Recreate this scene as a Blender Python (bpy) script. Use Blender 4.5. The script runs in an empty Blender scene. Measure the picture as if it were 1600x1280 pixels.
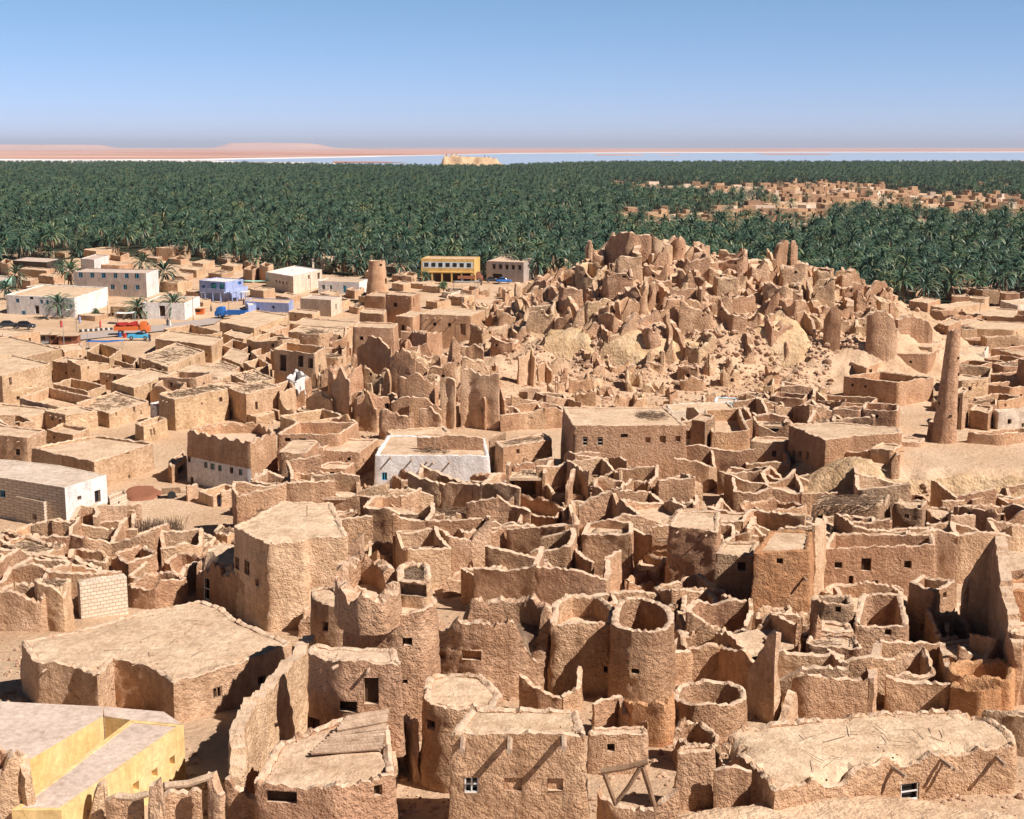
import bpy, bmesh, math, random
from mathutils import Vector, noise
import numpy as np
random.seed(7)
C = bpy.context.scene.collection
sc = bpy.context.scene
# ------------------------------------------------------------------ camera, world, sun, exposure
CAMH = 38.0
FPX = 2198.0
TH = math.atan(410/FPX)
cam_d = bpy.data.cameras.new('camera'); cam = bpy.data.objects.new('camera', cam_d); C.objects.link(cam)
cam.location = (0, 0, CAMH); cam.rotation_euler = (math.pi/2-TH, 0, 0)
cam_d.sensor_width = 36; cam_d.lens = 36*FPX/1600; cam_d.clip_start = 1; cam_d.clip_end = 200000
sc.camera = cam
SUN = Vector((0.62, -0.33, 0.71)).normalized()
w = bpy.data.worlds.new('World'); sc.world = w; w.use_nodes = True
nt = w.node_tree; bg = nt.nodes['Background']
sky = nt.nodes.new('ShaderNodeTexSky'); sky.sky_type = 'NISHITA'; sky.sun_disc = False
sky.sun_elevation = math.asin(SUN.z); sky.sun_rotation = math.atan2(SUN.x, SUN.y)
sky.altitude = 0; sky.air_density = 0.6; sky.dust_density = 0.0; sky.ozone_density = 6.0
# desert sky of the photograph: lilac towards the horizon, purer blue above (a tint by elevation; above the view it is dimmed to deepen shadows)
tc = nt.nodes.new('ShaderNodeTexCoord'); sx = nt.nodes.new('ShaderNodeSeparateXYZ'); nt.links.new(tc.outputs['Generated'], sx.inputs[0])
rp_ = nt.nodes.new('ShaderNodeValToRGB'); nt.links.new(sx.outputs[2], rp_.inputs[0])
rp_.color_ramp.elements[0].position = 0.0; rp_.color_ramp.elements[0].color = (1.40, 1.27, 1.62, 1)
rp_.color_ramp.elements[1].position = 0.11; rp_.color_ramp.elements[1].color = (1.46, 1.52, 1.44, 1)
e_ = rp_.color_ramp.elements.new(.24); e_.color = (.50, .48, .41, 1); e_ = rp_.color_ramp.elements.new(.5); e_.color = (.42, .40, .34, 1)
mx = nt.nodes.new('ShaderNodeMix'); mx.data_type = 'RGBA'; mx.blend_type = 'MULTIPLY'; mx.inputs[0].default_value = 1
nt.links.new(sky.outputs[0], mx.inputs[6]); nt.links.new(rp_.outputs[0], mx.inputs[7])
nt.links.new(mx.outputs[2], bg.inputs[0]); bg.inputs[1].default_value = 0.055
sd = bpy.data.lights.new('sun', 'SUN'); sd.energy = 5.0; sd.angle = math.radians(0.5); sd.color = (1.0, 0.92, 0.85)
so = bpy.data.objects.new('sun', sd); C.objects.link(so); so.rotation_euler = SUN.to_track_quat('Z', 'Y').to_euler()
sc.view_settings.view_transform = 'Standard'; sc.view_settings.look = 'None'
sc.view_settings.exposure = 0.53; sc.view_settings.gamma = 1
# ------------------------------------------------------------------ projection helpers (real places read off the photograph)
cT, sT = math.cos(TH), math.sin(TH)
def ray(px, py):
    a, b = (px-800)/FPX, (640-py)/FPX
    return Vector((a, cT+b*sT, -sT+b*cT))
def U(px, py, z):
    d = ray(px, py); t = (z-CAMH)/d.z
    return Vector((d.x*t, d.y*t, z))
def project(p):
    x, y, z = p[0], p[1], p[2]-CAMH
    dep = y*cT-z*sT
    return 800+FPX*x/dep, 640-FPX*(y*sT+z*cT)/dep
def ztop(y, py):
    k = (640-py)/FPX
    return CAMH+y*(k*cT-sT)/(cT+k*sT)
def ss(t):
    t = max(0., min(1., t)); return t*t*(3-2*t)
def lerp_tab(x, tab):
    if x <= tab[0][0]: return tab[0][1]
    for (a, b), (c, d) in zip(tab, tab[1:]):
        if x <= c: return b+(d-b)*(x-a)/(c-a)
    return tab[-1][1]
RIDGE = [(-16, 0), (-8, 3), (2, 9), (11, 13), (17, 16.5), (21, 19.5), (30, 19.5), (36, 17.5), (47, 16), (56, 14.5), (64, 12), (71, 9.5), (78, 6), (88, 0)]
RPROF = [(0, 0), (.12, .05), (.2, .12), (.27, .17), (.33, .42), (.42, .5), (.6, .66), (.8, .82), (.95, 1), (1.08, 1), (1.35, .8), (1.8, .25), (2.1, 0)]
def terrain(x, y, fine=True):
    z = 0.0
    # ruined hill
    if -25 < x < 95 and 195 < y < 340:
        h = lerp_tab(x, RIDGE)
        wob = 4*noise.noise((x*.06, y*.03, 3.3))
        foot = 214+wob-ss((x-60)/25)*-8
        t = (y-foot)/(266-foot)
        k = lerp_tab(t, RPROF)
        hz = h*k
        if hz > .05 and fine:
            m = min(1, hz/3)
            p = Vector((x*.16, y*.16, 0))
            hz += m*(1.7*noise.noise(p)+1.3*(.35-abs(noise.noise(p*2.3)))*1.6+.7*noise.noise(p*6.1)+.4*noise.noise(p*13))
            hz = hz*.75+.25*(math.floor(hz/1.6)*1.6+1.6*ss((hz/1.6-math.floor(hz/1.6)-.35)/.3))
        z = max(z, hz)
    # low mound under the middle ruins
    d = ((x+14)/26)**2+((y-222)/34)**2
    if d < 1: z = max(z, 2.6*ss(1-d)+(.35*noise.noise((x*.3, y*.3, 9)) if fine else 0))
    # sandy shelf with a rock ledge on the right
    if x > 20 and 120 < y < 200:
        edge = 141+3.0*noise.noise((x*.07, 1.7, 0))+(1.2*noise.noise((x*.4, 4, 0)) if fine else 0) - (x-60)*.05
        f = ss((y-edge)/5.5)
        if fine: f = (f*.5+.5*(math.floor(f*4)/4+ .25*ss((f*4-math.floor(f*4))*2-.6)))
        side = ss((x-(27+2*noise.noise((y*.2, 8, 1))))/12)
        back = 1-ss((y-168)/22)
        z = max(z, 4.3*f*side*back)
    # the slope that climbs towards the viewpoint
    if y < 125:
        z += 7.0*ss((125-y)/80)
    if fine and y < 420: z += .16*noise.noise((x*.25, y*.25, 5))+.05*noise.noise((x*1.1, y*1.1, 2))
    return z
def G(px, py, fine=False):
    d = ray(px, py)
    t0 = (CAMH-26)/-d.z; step = 1.2/d.length*max(1, t0/150)
    t = t0; p0 = t
    while True:
        z = CAMH+d.z*t
        if z <= terrain(d.x*t, d.y*t, fine): break
        if z < -.5: break
        p0 = t; t += step
    for _ in range(12):
        m = (p0+t)/2
        if CAMH+d.z*m <= terrain(d.x*m, d.y*m, fine): t = m
        else: p0 = m
    return Vector((d.x*t, d.y*t, CAMH+d.z*t))
# ------------------------------------------------------------------ materials
MATS = {}
def nodes_mat(name):
    m = bpy.data.materials.new(name); m.use_nodes = True
    MATS[name] = m
    n = m.node_tree; b = n.nodes['Principled BSDF']
    b.inputs['Roughness'].default_value = .95
    b.inputs['Specular IOR Level'].default_value = .15
    return m, n, b
def N(n, t, **kw):
    nd = n.nodes.new('ShaderNode'+t)
    for k, v in kw.items():
        if k in nd.inputs.keys(): nd.inputs[k].default_value = v
        else: setattr(nd, k, v)
    return nd
def ramp(n, fac, stops):
    r = n.nodes.new('ShaderNodeValToRGB'); e = r.color_ramp.elements
    e[0].position, e[0].color = stops[0][0], (*stops[0][1], 1)
    e[1].position, e[1].color = stops[-1][0], (*stops[-1][1], 1)
    for p, c in stops[1:-1]:
        x = e.new(p); x.color = (*c, 1)
    n.links.new(fac, r.inputs[0]); return r
def mixc(n, f, a, b, mode='MIX'):
    m = n.nodes.new('ShaderNodeMix'); m.data_type = 'RGBA'; m.blend_type = mode
    for s, v in ((0, f), (6, a), (7, b)):
        if hasattr(v, 'is_output'): n.links.new(v, m.inputs[s])
        elif s == 0: m.inputs[0].default_value = v
        else: m.inputs[s].default_value = (*v, 1)
    return m.outputs[2]
def mud(name, c1, c2, c3, big=.35, lump=5.0, bs=.6, bd=.06, vary=.18, pebble=0.0, top=None):
    """lumpy salt-mud plaster: three tones by noise, lumps and pits as bump; 'top' = sun-bleached dust on upward faces"""
    m, n, b = nodes_mat(name); L = n.links
    geo = N(n, 'NewGeometry'); pos = geo.outputs['Position']
    n1 = N(n, 'TexNoise', Scale=big, Detail=6, Roughness=.6); L.new(pos, n1.inputs['Vector'])
    n2 = N(n, 'TexNoise', Scale=big*6, Detail=4, Roughness=.65); L.new(pos, n2.inputs['Vector'])
    r = ramp(n, n1.outputs[0], [(.32, c1), (.5, c2), (.68, c3)])
    r2 = ramp(n, n2.outputs[0], [(.3, (.76, .74, .72)), (.7, (1.12, 1.12, 1.12))])
    col = mixc(n, 1, r.outputs[0], r2.outputs[0], 'MULTIPLY')
    oi = N(n, 'ObjectInfo')
    r3 = ramp(n, oi.outputs['Random'], [(0, (1-vary, 1-vary*1.1, 1-vary*1.3)), (.35, (1, 1-vary*.15, 1-vary*.1)), (.7, (1+vary*.3, 1+vary*.4, 1+vary*.2)), (1, (1+vary*.7, 1+vary*.8, 1+vary*.8))])
    col = mixc(n, 1, col, r3.outputs[0], 'MULTIPLY')
    if top:
        sep = N(n, 'SeparateXYZ'); L.new(geo.outputs['True Normal'], sep.inputs[0])
        mr = N(n, 'MapRange'); mr.inputs[1].default_value = .55; mr.inputs[2].default_value = .9
        L.new(sep.outputs[2], mr.inputs[0])
        n4 = N(n, 'TexNoise', Scale=.8, Detail=7, Roughness=.7); L.new(pos, n4.inputs['Vector'])
        tr = ramp(n, n4.outputs[0], [(.3, tuple(v*.82 for v in top)), (.6, top)])
        col = mixc(n, mr.outputs[0], col, tr.outputs[0])
    # rain streaks run down the plaster; here and there it has cracked
    mp = N(n, 'Mapping'); mp.inputs['Scale'].default_value = (1.6, 1.6, .16); L.new(pos, mp.inputs[0])
    ns = N(n, 'TexNoise', Scale=1.0, Detail=5, Roughness=.7); L.new(mp.outputs[0], ns.inputs['Vector'])
    col = mixc(n, .8, col, ramp(n, ns.outputs[0], [(.34, (.80, .76, .72)), (.5, (1, 1, 1)), (.66, (1.1, 1.1, 1.08))]).outputs[0], 'MULTIPLY')
    wv = mixc(n, .25, pos, n1.outputs['Color'], 'ADD')
    vc = N(n, 'TexVoronoi', Scale=.55, feature='DISTANCE_TO_EDGE'); L.new(wv, vc.inputs['Vector'])
    ck = ramp(n, vc.outputs['Distance'], [(.0, (.35, .3, .27)), (.014, (1, 1, 1))])
    cm = ramp(n, n2.outputs[0], [(.5, (0, 0, 0)), (.58, (1, 1, 1))])
    col = mixc(n, cm.outputs[0], col, mixc(n, .7, col, ck.outputs[0], 'MULTIPLY'))
    # dark straw and stone flecks that belong to the plaster
    v = N(n, 'TexVoronoi', Scale=lump*1.6); L.new(pos, v.inputs['Vector'])
    fl = ramp(n, v.outputs['Distance'], [(.05, (.6, .55, .5)), (.16, (1, 1, 1))])
    col = mixc(n, .35, col, fl.outputs[0], 'MULTIPLY')
    L.new(col, b.inputs['Base Color'])
    h1 = N(n, 'TexNoise', Scale=lump, Detail=5, Roughness=.6); L.new(pos, h1.inputs['Vector'])
    v2 = N(n, 'TexVoronoi', Scale=lump*1.1, feature='SMOOTH_F1'); L.new(pos, v2.inputs['Vector'])
    ad = N(n, 'Math', operation='SUBTRACT'); L.new(h1.outputs[0], ad.inputs[0]); 
    mu = N(n, 'Math', operation='MULTIPLY'); L.new(v2.outputs['Distance'], mu.inputs[0]); mu.inputs[1].default_value = .5
    L.new(mu.outputs[0], ad.inputs[1])
    v3 = N(n, 'TexVoronoi', Scale=lump*2.6, feature='F1'); L.new(pos, v3.inputs['Vector'])
    h3 = N(n, 'TexNoise', Scale=lump*4.5, Detail=3, Roughness=.6); L.new(pos, h3.inputs['Vector'])
    m3 = N(n, 'Math', operation='MULTIPLY_ADD'); L.new(v3.outputs['Distance'], m3.inputs[0]); m3.inputs[1].default_value = -.3; L.new(ad.outputs[0], m3.inputs[2])
    m4 = N(n, 'Math', operation='MULTIPLY_ADD'); L.new(h3.outputs[0], m4.inputs[0]); m4.inputs[1].default_value = .4; L.new(m3.outputs[0], m4.inputs[2])
    bp = N(n, 'Bump', Strength=bs, Distance=bd*2.4); L.new(m4.outputs[0], bp.inputs['Height'])
    if top:      # wind-smoothed tops are less lumpy than the faces
        sm_ = N(n, 'MapRange'); sm_.inputs[3].default_value = bs; sm_.inputs[4].default_value = bs*.35; L.new(mr.outputs[0], sm_.inputs[0]); L.new(sm_.outputs[0], bp.inputs['Strength'])
    L.new(bp.outputs[0], b.inputs['Normal'])
    return m
TOP = (.66, .48, .34)
mud('mud', (.44, .25, .15), (.545, .325, .195), (.63, .40, .255), lump=4.0, bs=.9, bd=.095, top=TOP)
mud('mud_pale', (.53, .335, .205), (.61, .405, .26), (.68, .47, .315), lump=3.5, bs=.8, bd=.10, top=TOP)  # paler mud
mud('mud_rough', (.45, .265, .16), (.555, .34, .21), (.635, .415, .27), lump=3.2, bs=.95, bd=.12, top=TOP)
mud('mud_orange', (.48, .235, .115), (.56, .30, .155), (.62, .37, .21), lump=3.5, bs=.7, bd=.10)
mud('mud_far', (.43, .275, .165), (.54, .36, .225), (.63, .435, .28), big=.3, lump=2.4, bs=.8, bd=.12, vary=.22, top=TOP)
mud('mud_dark', (.33, .20, .125), (.41, .26, .165), (.48, .32, .21), lump=4, bs=.8, bd=.12, top=(.58, .41, .28))  # darker mud: brown houses, and shade put into the colour of shaded walls
mud('roof_dust', (.52, .36, .235), (.64, .465, .32), (.72, .55, .39), big=.5, lump=2.2, bs=.5, bd=.08, vary=.06)
mud('roof_grey', (.54, .42, .35), (.60, .475, .40), (.65, .52, .44), big=.5, lump=6, bs=.2, bd=.03, vary=.04)
mud('whitewash', (.68, .64, .62), (.76, .73, .71), (.81, .79, .77), lump=4, bs=.4, bd=.06, vary=.06)
mud('pale_stone', (.55, .44, .35), (.63, .52, .42), (.70, .58, .48), lump=4, bs=.4, bd=.06, vary=.12)
mud('yellow_plaster', (.66, .46, .19), (.74, .53, .25), (.78, .58, .31), lump=8, bs=.2, bd=.03, vary=.02)
mud('ochre_plaster', (.60, .38, .13), (.66, .44, .16), (.7, .48, .2), lump=8, bs=.12, bd=.02, vary=.02)
mud('grey_render', (.33, .27, .24), (.40, .33, .29), (.45, .38, .34), lump=6, bs=.2, bd=.03, vary=.05)
mud('lavender_plaster', (.28, .34, .58), (.33, .40, .66), (.4, .46, .7), lump=8, bs=.12, bd=.02, vary=.04)
mud('pale_blue_plaster', (.55, .66, .74), (.60, .70, .78), (.64, .74, .8), lump=8, bs=.12, bd=.02, vary=.04)
mud('mint_plaster', (.38, .68, .56), (.42, .72, .6), (.46, .75, .62), lump=8, bs=.12, bd=.02, vary=.04)
mud('sand', (.58, .39, .25), (.66, .465, .31), (.71, .52, .36), big=.12, lump=1.6, bs=.6, bd=.14, vary=0)
mud('rock', (.52, .34, .19), (.62, .435, .26), (.69, .51, .33), big=.25, lump=1.1, bs=.6, bd=.2, vary=.05)
mud('rubble_stone', (.42, .26, .17), (.54, .36, .245), (.66, .47, .34), big=1.2, lump=3, bs=.6, bd=.08, vary=.1)
mud('dark_interior', (.05, .03, .02), (.07, .04, .025), (.09, .05, .03), lump=3, bs=.3, bd=.05)  # near-black backing, painted in for the shade inside openings and shopfronts
mud('thatch', (.19, .12, .08), (.30, .2, .135), (.42, .30, .21), big=3, lump=9, bs=.9, bd=.06, vary=.1)
mud('wood', (.22, .13, .08), (.30, .19, .12), (.38, .26, .17), big=2, lump=9, bs=.4, bd=.03, vary=.1)
mud('palm_log', (.38, .26, .18), (.48, .34, .24), (.56, .42, .31), big=2, lump=9, bs=.6, bd=.04, vary=.1)
def plain(name, c, rough=.7, metal=0, spec=.4):
    m, n, b = nodes_mat(name)
    nz = N(n, 'TexNoise', Scale=3, Detail=4); tc = N(n, 'TexCoord'); n.links.new(tc.outputs['Object'], nz.inputs['Vector'])
    r = ramp(n, nz.outputs[0], [(.3, tuple(v*.85 for v in c)), (.7, tuple(min(1, v*1.1) for v in c))])
    n.links.new(r.outputs[0], b.inputs['Base Color'])
    b.inputs['Roughness'].default_value = rough; b.inputs['Metallic'].default_value = metal
    b.inputs['Specular IOR Level'].default_value = spec
    return m
for nm, c in dict(blue_paint=(.02, .13, .42), sky_blue_paint=(.05, .33, .55), red_paint=(.45, .04, .03), orange_paint=(.6, .14, .03),
                  white_paint=(.75, .75, .75), dark_paint=(.03, .03, .035), green_paint=(.05, .3, .22), rust=(.28, .11, .06), steel=(.3, .28, .27),
                  rubber=(.02, .02, .02), skin=(.25, .12, .07), cloth_white=(.7, .69, .66), cloth_dark=(.04, .04, .06), cloth_red=(.5, .05, .05),
                  donkey_hide=(.09, .07, .06), yellow_paint=(.7, .4, .03), asphalt=(.44, .36, .31), kerb_white=(.6, .58, .55),
                  shutter=(.13, .2, .19), magenta_cloth=(.45, .03, .15)).items():
    plain(nm, c)
plain('glass_dark', (.012, .014, .018), .15, 0, .5)
def brick_mat():
    m, n, b = nodes_mat('white_brick')
    geo = N(n, 'NewGeometry'); tc = geo.outputs['Position']
    # brick coordinates: along-wall distance from position crossed with the normal
    sep = N(n, 'SeparateXYZ'); n.links.new(tc, sep.inputs[0])
    ad = N(n, 'Math', operation='ADD'); n.links.new(sep.outputs[0], ad.inputs[0])
    mu = N(n, 'Math', operation='MULTIPLY'); n.links.new(sep.outputs[1], mu.inputs[0]); mu.inputs[1].default_value = .8
    n.links.new(mu.outputs[0], ad.inputs[1])
    cb = N(n, 'CombineXYZ'); n.links.new(ad.outputs[0], cb.inputs[0]); n.links.new(sep.outputs[2], cb.inputs[1])
    dn = N(n, 'TexNoise', Scale=1.5, Detail=3); n.links.new(tc, dn.inputs['Vector']); cbo = mixc(n, .06, cb.outputs[0], dn.outputs['Color'], 'ADD')
    br = n.nodes.new('ShaderNodeTexBrick'); n.links.new(cbo, br.inputs['Vector'])
    br.inputs['Scale'].default_value = 1; br.inputs['Brick Width'].default_value = .62; br.inputs['Row Height'].default_value = .3
    br.inputs['Mortar Size'].default_value = .035
    br.inputs['Color1'].default_value = (.70, .59, .46, 1); br.inputs['Color2'].default_value = (.60, .49, .38, 1)
    br.inputs['Mortar'].default_value = (.42, .30, .21, 1)
    n.links.new(br.outputs[0], b.inputs['Base Color'])
    bp = N(n, 'Bump', Strength=.6, Distance=.03); bp.invert = True
    n.links.new(br.outputs['Fac'], bp.inputs['Height']); n.links.new(bp.outputs[0], b.inputs['Normal'])
brick_mat()
def leaf_mat(name, c1, c2):
    m, n, b = nodes_mat(name)
    oi = N(n, 'ObjectInfo'); geo = N(n, 'NewGeometry')
    nz = N(n, 'TexNoise', Scale=.06, Detail=5, Roughness=.7); n.links.new(geo.outputs['Position'], nz.inputs['Vector'])
    r = ramp(n, nz.outputs[0], [(.35, c1), (.65, c2)])
    r3 = ramp(n, oi.outputs['Random'], [(0, (.6, .62, .66)), (.6, (1, 1, 1)), (.93, (1.25, 1.15, .95)), (1, (1.9, 1.25, .9))])
    n.links.new(mixc(n, 1, r.outputs[0], r3.outputs[0], 'MULTIPLY'), b.inputs['Base Color'])
    b.inputs['Roughness'].default_value = .45; b.inputs['Specular IOR Level'].default_value = .4
leaf_mat('palm_leaf', (.035, .082, .056), (.07, .132, .080))
leaf_mat('palm_leaf_light', (.11, .16, .085), (.19, .22, .12))
leaf_mat('shrub_leaf', (.05, .09, .03), (.08, .13, .05))
plain('palm_dry', (.22, .15, .09), .9); plain('palm_trunk', (.17, .12, .085), .95)
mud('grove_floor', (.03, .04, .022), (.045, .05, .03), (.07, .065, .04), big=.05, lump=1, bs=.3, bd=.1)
M = lambda k: MATS[k]
# ------------------------------------------------------------------ object helpers
THINGS = []
def prop(o, label=None, cat=None, group=None, kind=None):
    if label: o['label'] = label
    if cat: o['category'] = cat; THINGS.append(o)
    if group: o['group'] = group
    if kind: o['kind'] = kind
    return o
def wloc(o):
    l = Vector((0, 0, 0))
    while o is not None: l += o.location; o = o.parent
    return l
def mesh_from(name, verts, faces, mats, parent=None, midx=None, smooth=None, origin=None):
    me = bpy.data.meshes.new(name)
    o = bpy.data.objects.new(name, me); C.objects.link(o)
    if origin is None:
        origin = wloc(parent)
    else: o.location = origin
    ox, oy, oz = origin
    me.from_pydata([(v[0]-ox, v[1]-oy, v[2]-oz) for v in verts], [], faces)
    for m in (mats if isinstance(mats, (list, tuple)) else [mats]): me.materials.append(M(m))
    if midx: me.polygons.foreach_set('material_index', midx)
    if smooth is not None:
        me.polygons.foreach_set('use_smooth', [True]*len(faces)); me.update()
        me.set_sharp_from_angle(angle=math.radians(smooth))
    me.update()
    if parent: o.parent = parent
    return o
def empty(name, loc, label, cat, group=None, rz=0):
    o = bpy.data.objects.new(name, None); C.objects.link(o); o.location = loc; o.rotation_euler = (0, 0, rz)
    o.empty_display_size = .5
    return prop(o, label, cat, group)
class MB:
    def __init__(s): s.v, s.f, s.m = [], [], []
    def box(s, x0, x1, y0, y1, z0, z1, m=0, fr=None):
        b = len(s.v)
        for z in (z0, z1):
            for x, y in ((x0, y0), (x1, y0), (x1, y1), (x0, y1)):
                s.v.append(fr(x, y, z) if fr else (x, y, z))
        for q in ((0, 3, 2, 1), (4, 5, 6, 7), (0, 1, 5, 4), (1, 2, 6, 5), (2, 3, 7, 6), (3, 0, 4, 7)):
            s.f.append(tuple(b+i for i in q)); s.m.append(m)
    def tube(s, a, b, r0, r1=None, n=7, m=0):
        a, b = Vector(a), Vector(b); r1 = r0 if r1 is None else r1
        d = (b-a).normalized(); u = d.orthogonal().normalized(); v = d.cross(u); k = len(s.v)
        for P, r in ((a, r0), (b, r1)):
            for i in range(n):
                t = 2*math.pi*i/n; s.v.append(tuple(P+u*(r*math.cos(t))+v*(r*math.sin(t))))
        for i in range(n):
            j = (i+1) % n; s.f.append((k+i, k+j, k+n+j, k+n+i)); s.m.append(m)
        s.f.append(tuple(k+n+i for i in range(n))); s.m.append(m); s.f.append(tuple(k+n-1-i for i in range(n))); s.m.append(m)
    def poly(s, pts, m=0):
        k = len(s.v); s.v += [tuple(p) for p in pts]; s.f.append(tuple(range(k, k+len(pts)))); s.m.append(m)
    def build(s, name, mats, parent=None, smooth=None, local=False, origin=None):
        if local:
            o = mesh_from(name, s.v, s.f, mats, None, s.m, smooth)
            if parent: o.parent = parent
            return o
        return mesh_from(name, s.v, s.f, mats, parent, s.m, smooth, origin)
# ------------------------------------------------------------------ mud architecture
from mathutils.geometry import delaunay_2d_cdt as cdt
ROOFS = []
FOOT = []                                                     # footprints, so that scattered ruins keep clear of built ones
def nz(p, f, s=0.): return noise.noise((p[0]*f+s, p[1]*f+s*.7, p[2]*f))
def rounded(poly, r):
    """poly = [(x,y)] ; cut each corner back by r, two extra points on the arc"""
    out = []; n = len(poly)
    for i in range(n):
        a, b, c = poly[i-1], poly[i], poly[(i+1) % n]
        da, dc = a-b, c-b; la, lc = da.length, dc.length
        k = min(r, la*.35, lc*.35)
        if k < .04 or la < 1e-6 or lc < 1e-6: out.append(b); continue
        p, q = b+da/la*k, b+dc/lc*k; mid = b*.5+(p+q)*.25
        out += [p, mid, q]
    return out
def area2(p): return sum(p[i-1].x*p[i].y-p[i].x*p[i-1].y for i in range(len(p)))
class Ring:
    """closed mud wall: outer face, lumpy top, inner face, roof or floor. poly: world xy of the wall top's outer edge"""
    def __init__(s, poly, zb, zt, thick=.45, zroof=None, cell=.5, rag=.1, seed=0, batter=.05, round_=.35, hv=None, amp=.07, ragf=.5, teeth=0):
        poly = [Vector((p[0], p[1])) for p in poly]
        hv = list(hv) if hv else [0]*len(poly)
        if area2(poly) < 0: poly.reverse(); hv.reverse()
        s.cpoly, s.hv = poly, hv
        s.per = rounded(poly, round_); s.zb, s.zt, s.th, s.zr = zb, zt, thick, zroof
        s.cell, s.rag, s.seed, s.bat, s.amp, s.ragf, s.teeth = cell, rag, seed, batter, amp, ragf, teeth
        n = len(s.per); s.cum = [0]
        for i in range(n): s.cum.append(s.cum[-1]+(s.per[(i+1) % n]-s.per[i]).length)
        s.Lt = s.cum[-1]; s.wins = []
        if any(hv):
            pass
    def at(s, t):
        t %= s.Lt; n = len(s.per)
        for i in range(n):
            if t <= s.cum[i+1] or i == n-1:
                a, b = s.per[i], s.per[(i+1) % n]; l = s.cum[i+1]-s.cum[i]
                return a.lerp(b, (t-s.cum[i])/l if l > 0 else 0), i
    def hoff(s, p):
        if not any(s.hv): return 0
        best, val = 1e9, 0; n = len(s.cpoly)
        for i in range(n):
            a, b = s.cpoly[i], s.cpoly[(i+1) % n]; d = b-a; l2 = d.length_squared or 1e-9
            u = max(0, min(1, (p-a).dot(d)/l2)); q = (a+d*u-p).length
            if q < best: best, val = q, s.hv[i]+(s.hv[(i+1) % n]-s.hv[i])*u
        return val
    def T(s, p, t):
        q = (p.x, p.y, s.seed*3.1)
        r = s.rag*(1.3*nz(q, s.ragf, s.seed)+.7*nz(q, s.ragf*2.9, s.seed))
        if s.rag > .14:
            k = nz(q, .33, s.seed+40)
            if k > .12: r -= (k-.12)*s.rag*14
        z = s.zt+s.hoff(p)+r
        if s.teeth:
            c = (t/s.teeth) % 1.0
            if c < .45: z -= .35
        return max(z, s.zb+.5)
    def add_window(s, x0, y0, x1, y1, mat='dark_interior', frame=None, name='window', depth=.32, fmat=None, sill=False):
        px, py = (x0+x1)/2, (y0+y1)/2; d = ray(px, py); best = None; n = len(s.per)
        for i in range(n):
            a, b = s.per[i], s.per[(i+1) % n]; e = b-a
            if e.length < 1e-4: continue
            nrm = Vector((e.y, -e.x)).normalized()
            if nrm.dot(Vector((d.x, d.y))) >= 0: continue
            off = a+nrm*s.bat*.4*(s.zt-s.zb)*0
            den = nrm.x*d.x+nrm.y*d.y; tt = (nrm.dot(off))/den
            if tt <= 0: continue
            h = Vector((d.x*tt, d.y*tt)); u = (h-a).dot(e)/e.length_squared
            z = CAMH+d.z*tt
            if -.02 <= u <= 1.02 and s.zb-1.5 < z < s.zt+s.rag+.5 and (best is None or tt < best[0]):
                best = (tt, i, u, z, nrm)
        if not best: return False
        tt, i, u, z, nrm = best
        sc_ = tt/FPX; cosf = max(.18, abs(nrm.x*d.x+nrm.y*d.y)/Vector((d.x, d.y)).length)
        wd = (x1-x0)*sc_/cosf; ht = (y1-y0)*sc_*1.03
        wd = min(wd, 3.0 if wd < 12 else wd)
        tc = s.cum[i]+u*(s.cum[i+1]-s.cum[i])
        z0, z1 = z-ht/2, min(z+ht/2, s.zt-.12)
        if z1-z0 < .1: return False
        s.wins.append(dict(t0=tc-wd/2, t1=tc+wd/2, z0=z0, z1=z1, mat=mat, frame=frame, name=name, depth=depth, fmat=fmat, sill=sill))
        return True
    def build(s, name, mats, parent=None, whitebelow=None, wb_test=None):
        # samples along the perimeter
        ts = []
        n = len(s.per)
        for i in range(n):
            l = s.cum[i+1]-s.cum[i]; k = max(1, int(math.ceil(l/s.cell)))
            ts += [s.cum[i]+l*j/k for j in range(k)]
        for w_ in s.wins:
            for e in (w_['t0'] % s.Lt, w_['t1'] % s.Lt):
                ts = [t for t in ts if abs(t-e) > s.cell*.3 or t in s.cum[:0]]
                ts.append(e)
        ts = sorted(set(round(t, 5) for t in ts))
        hmax = s.zt-s.zb; nr = max(2, int(math.ceil(hmax/s.cell)))
        lv = [s.zb+hmax*k/nr for k in range(nr)]
        for w_ in s.wins:
            for e in (w_['z0'], w_['z1']):
                lv = [z for z in lv if abs(z-e) > s.cell*.3 or z == s.zb]
                lv.append(e)
        lv = sorted(set(round(z, 4) for z in lv)); nl = len(lv)
        V, F, MI = [], [], []
        P = []; NR = []; seg = []
        for t in ts:
            p, i = s.at(t+1e-4); P.append(p); seg.append(i)
        m = len(ts)
        for k in range(m):
            a, b, c = P[k-1], P[k], P[(k+1) % m]
            e1, e2 = (b-a), (c-b)
            n1 = Vector((e1.y, -e1.x)).normalized() if e1.length > 1e-6 else Vector((0, 0))
            n2 = Vector((e2.y, -e2.x)).normalized() if e2.length > 1e-6 else n1
            q = n1+n2; q = q.normalized() if q.length > 1e-3 else n2
            NR.append((q, 1/max(.5, q.dot(n2))))
        def inwin(t, z, pad=.02):
            for w_ in s.wins:
                tt = t
                if w_['t0']-pad > tt: tt += s.Lt
                if tt > w_['t1']+s.Lt-pad: tt -= s.Lt
                if w_['t0']-pad <= tt <= w_['t1']+pad and w_['z0']-pad <= z <= w_['z1']+pad: return w_
            return None
        def outer(k, z):
            p = P[k]; q, _ = NR[k]
            o = s.bat*(s.zt-z)
            if not inwin(ts[k], z):
                o += s.amp*(1.2*nz((p.x, p.y, z), .7, s.seed)+.9*nz((p.x, p.y, z), 2.1, s.seed)+.5*nz((p.x, p.y, z), 5.3))
            return (p.x+q.x*o, p.y+q.y*o, z)
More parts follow.
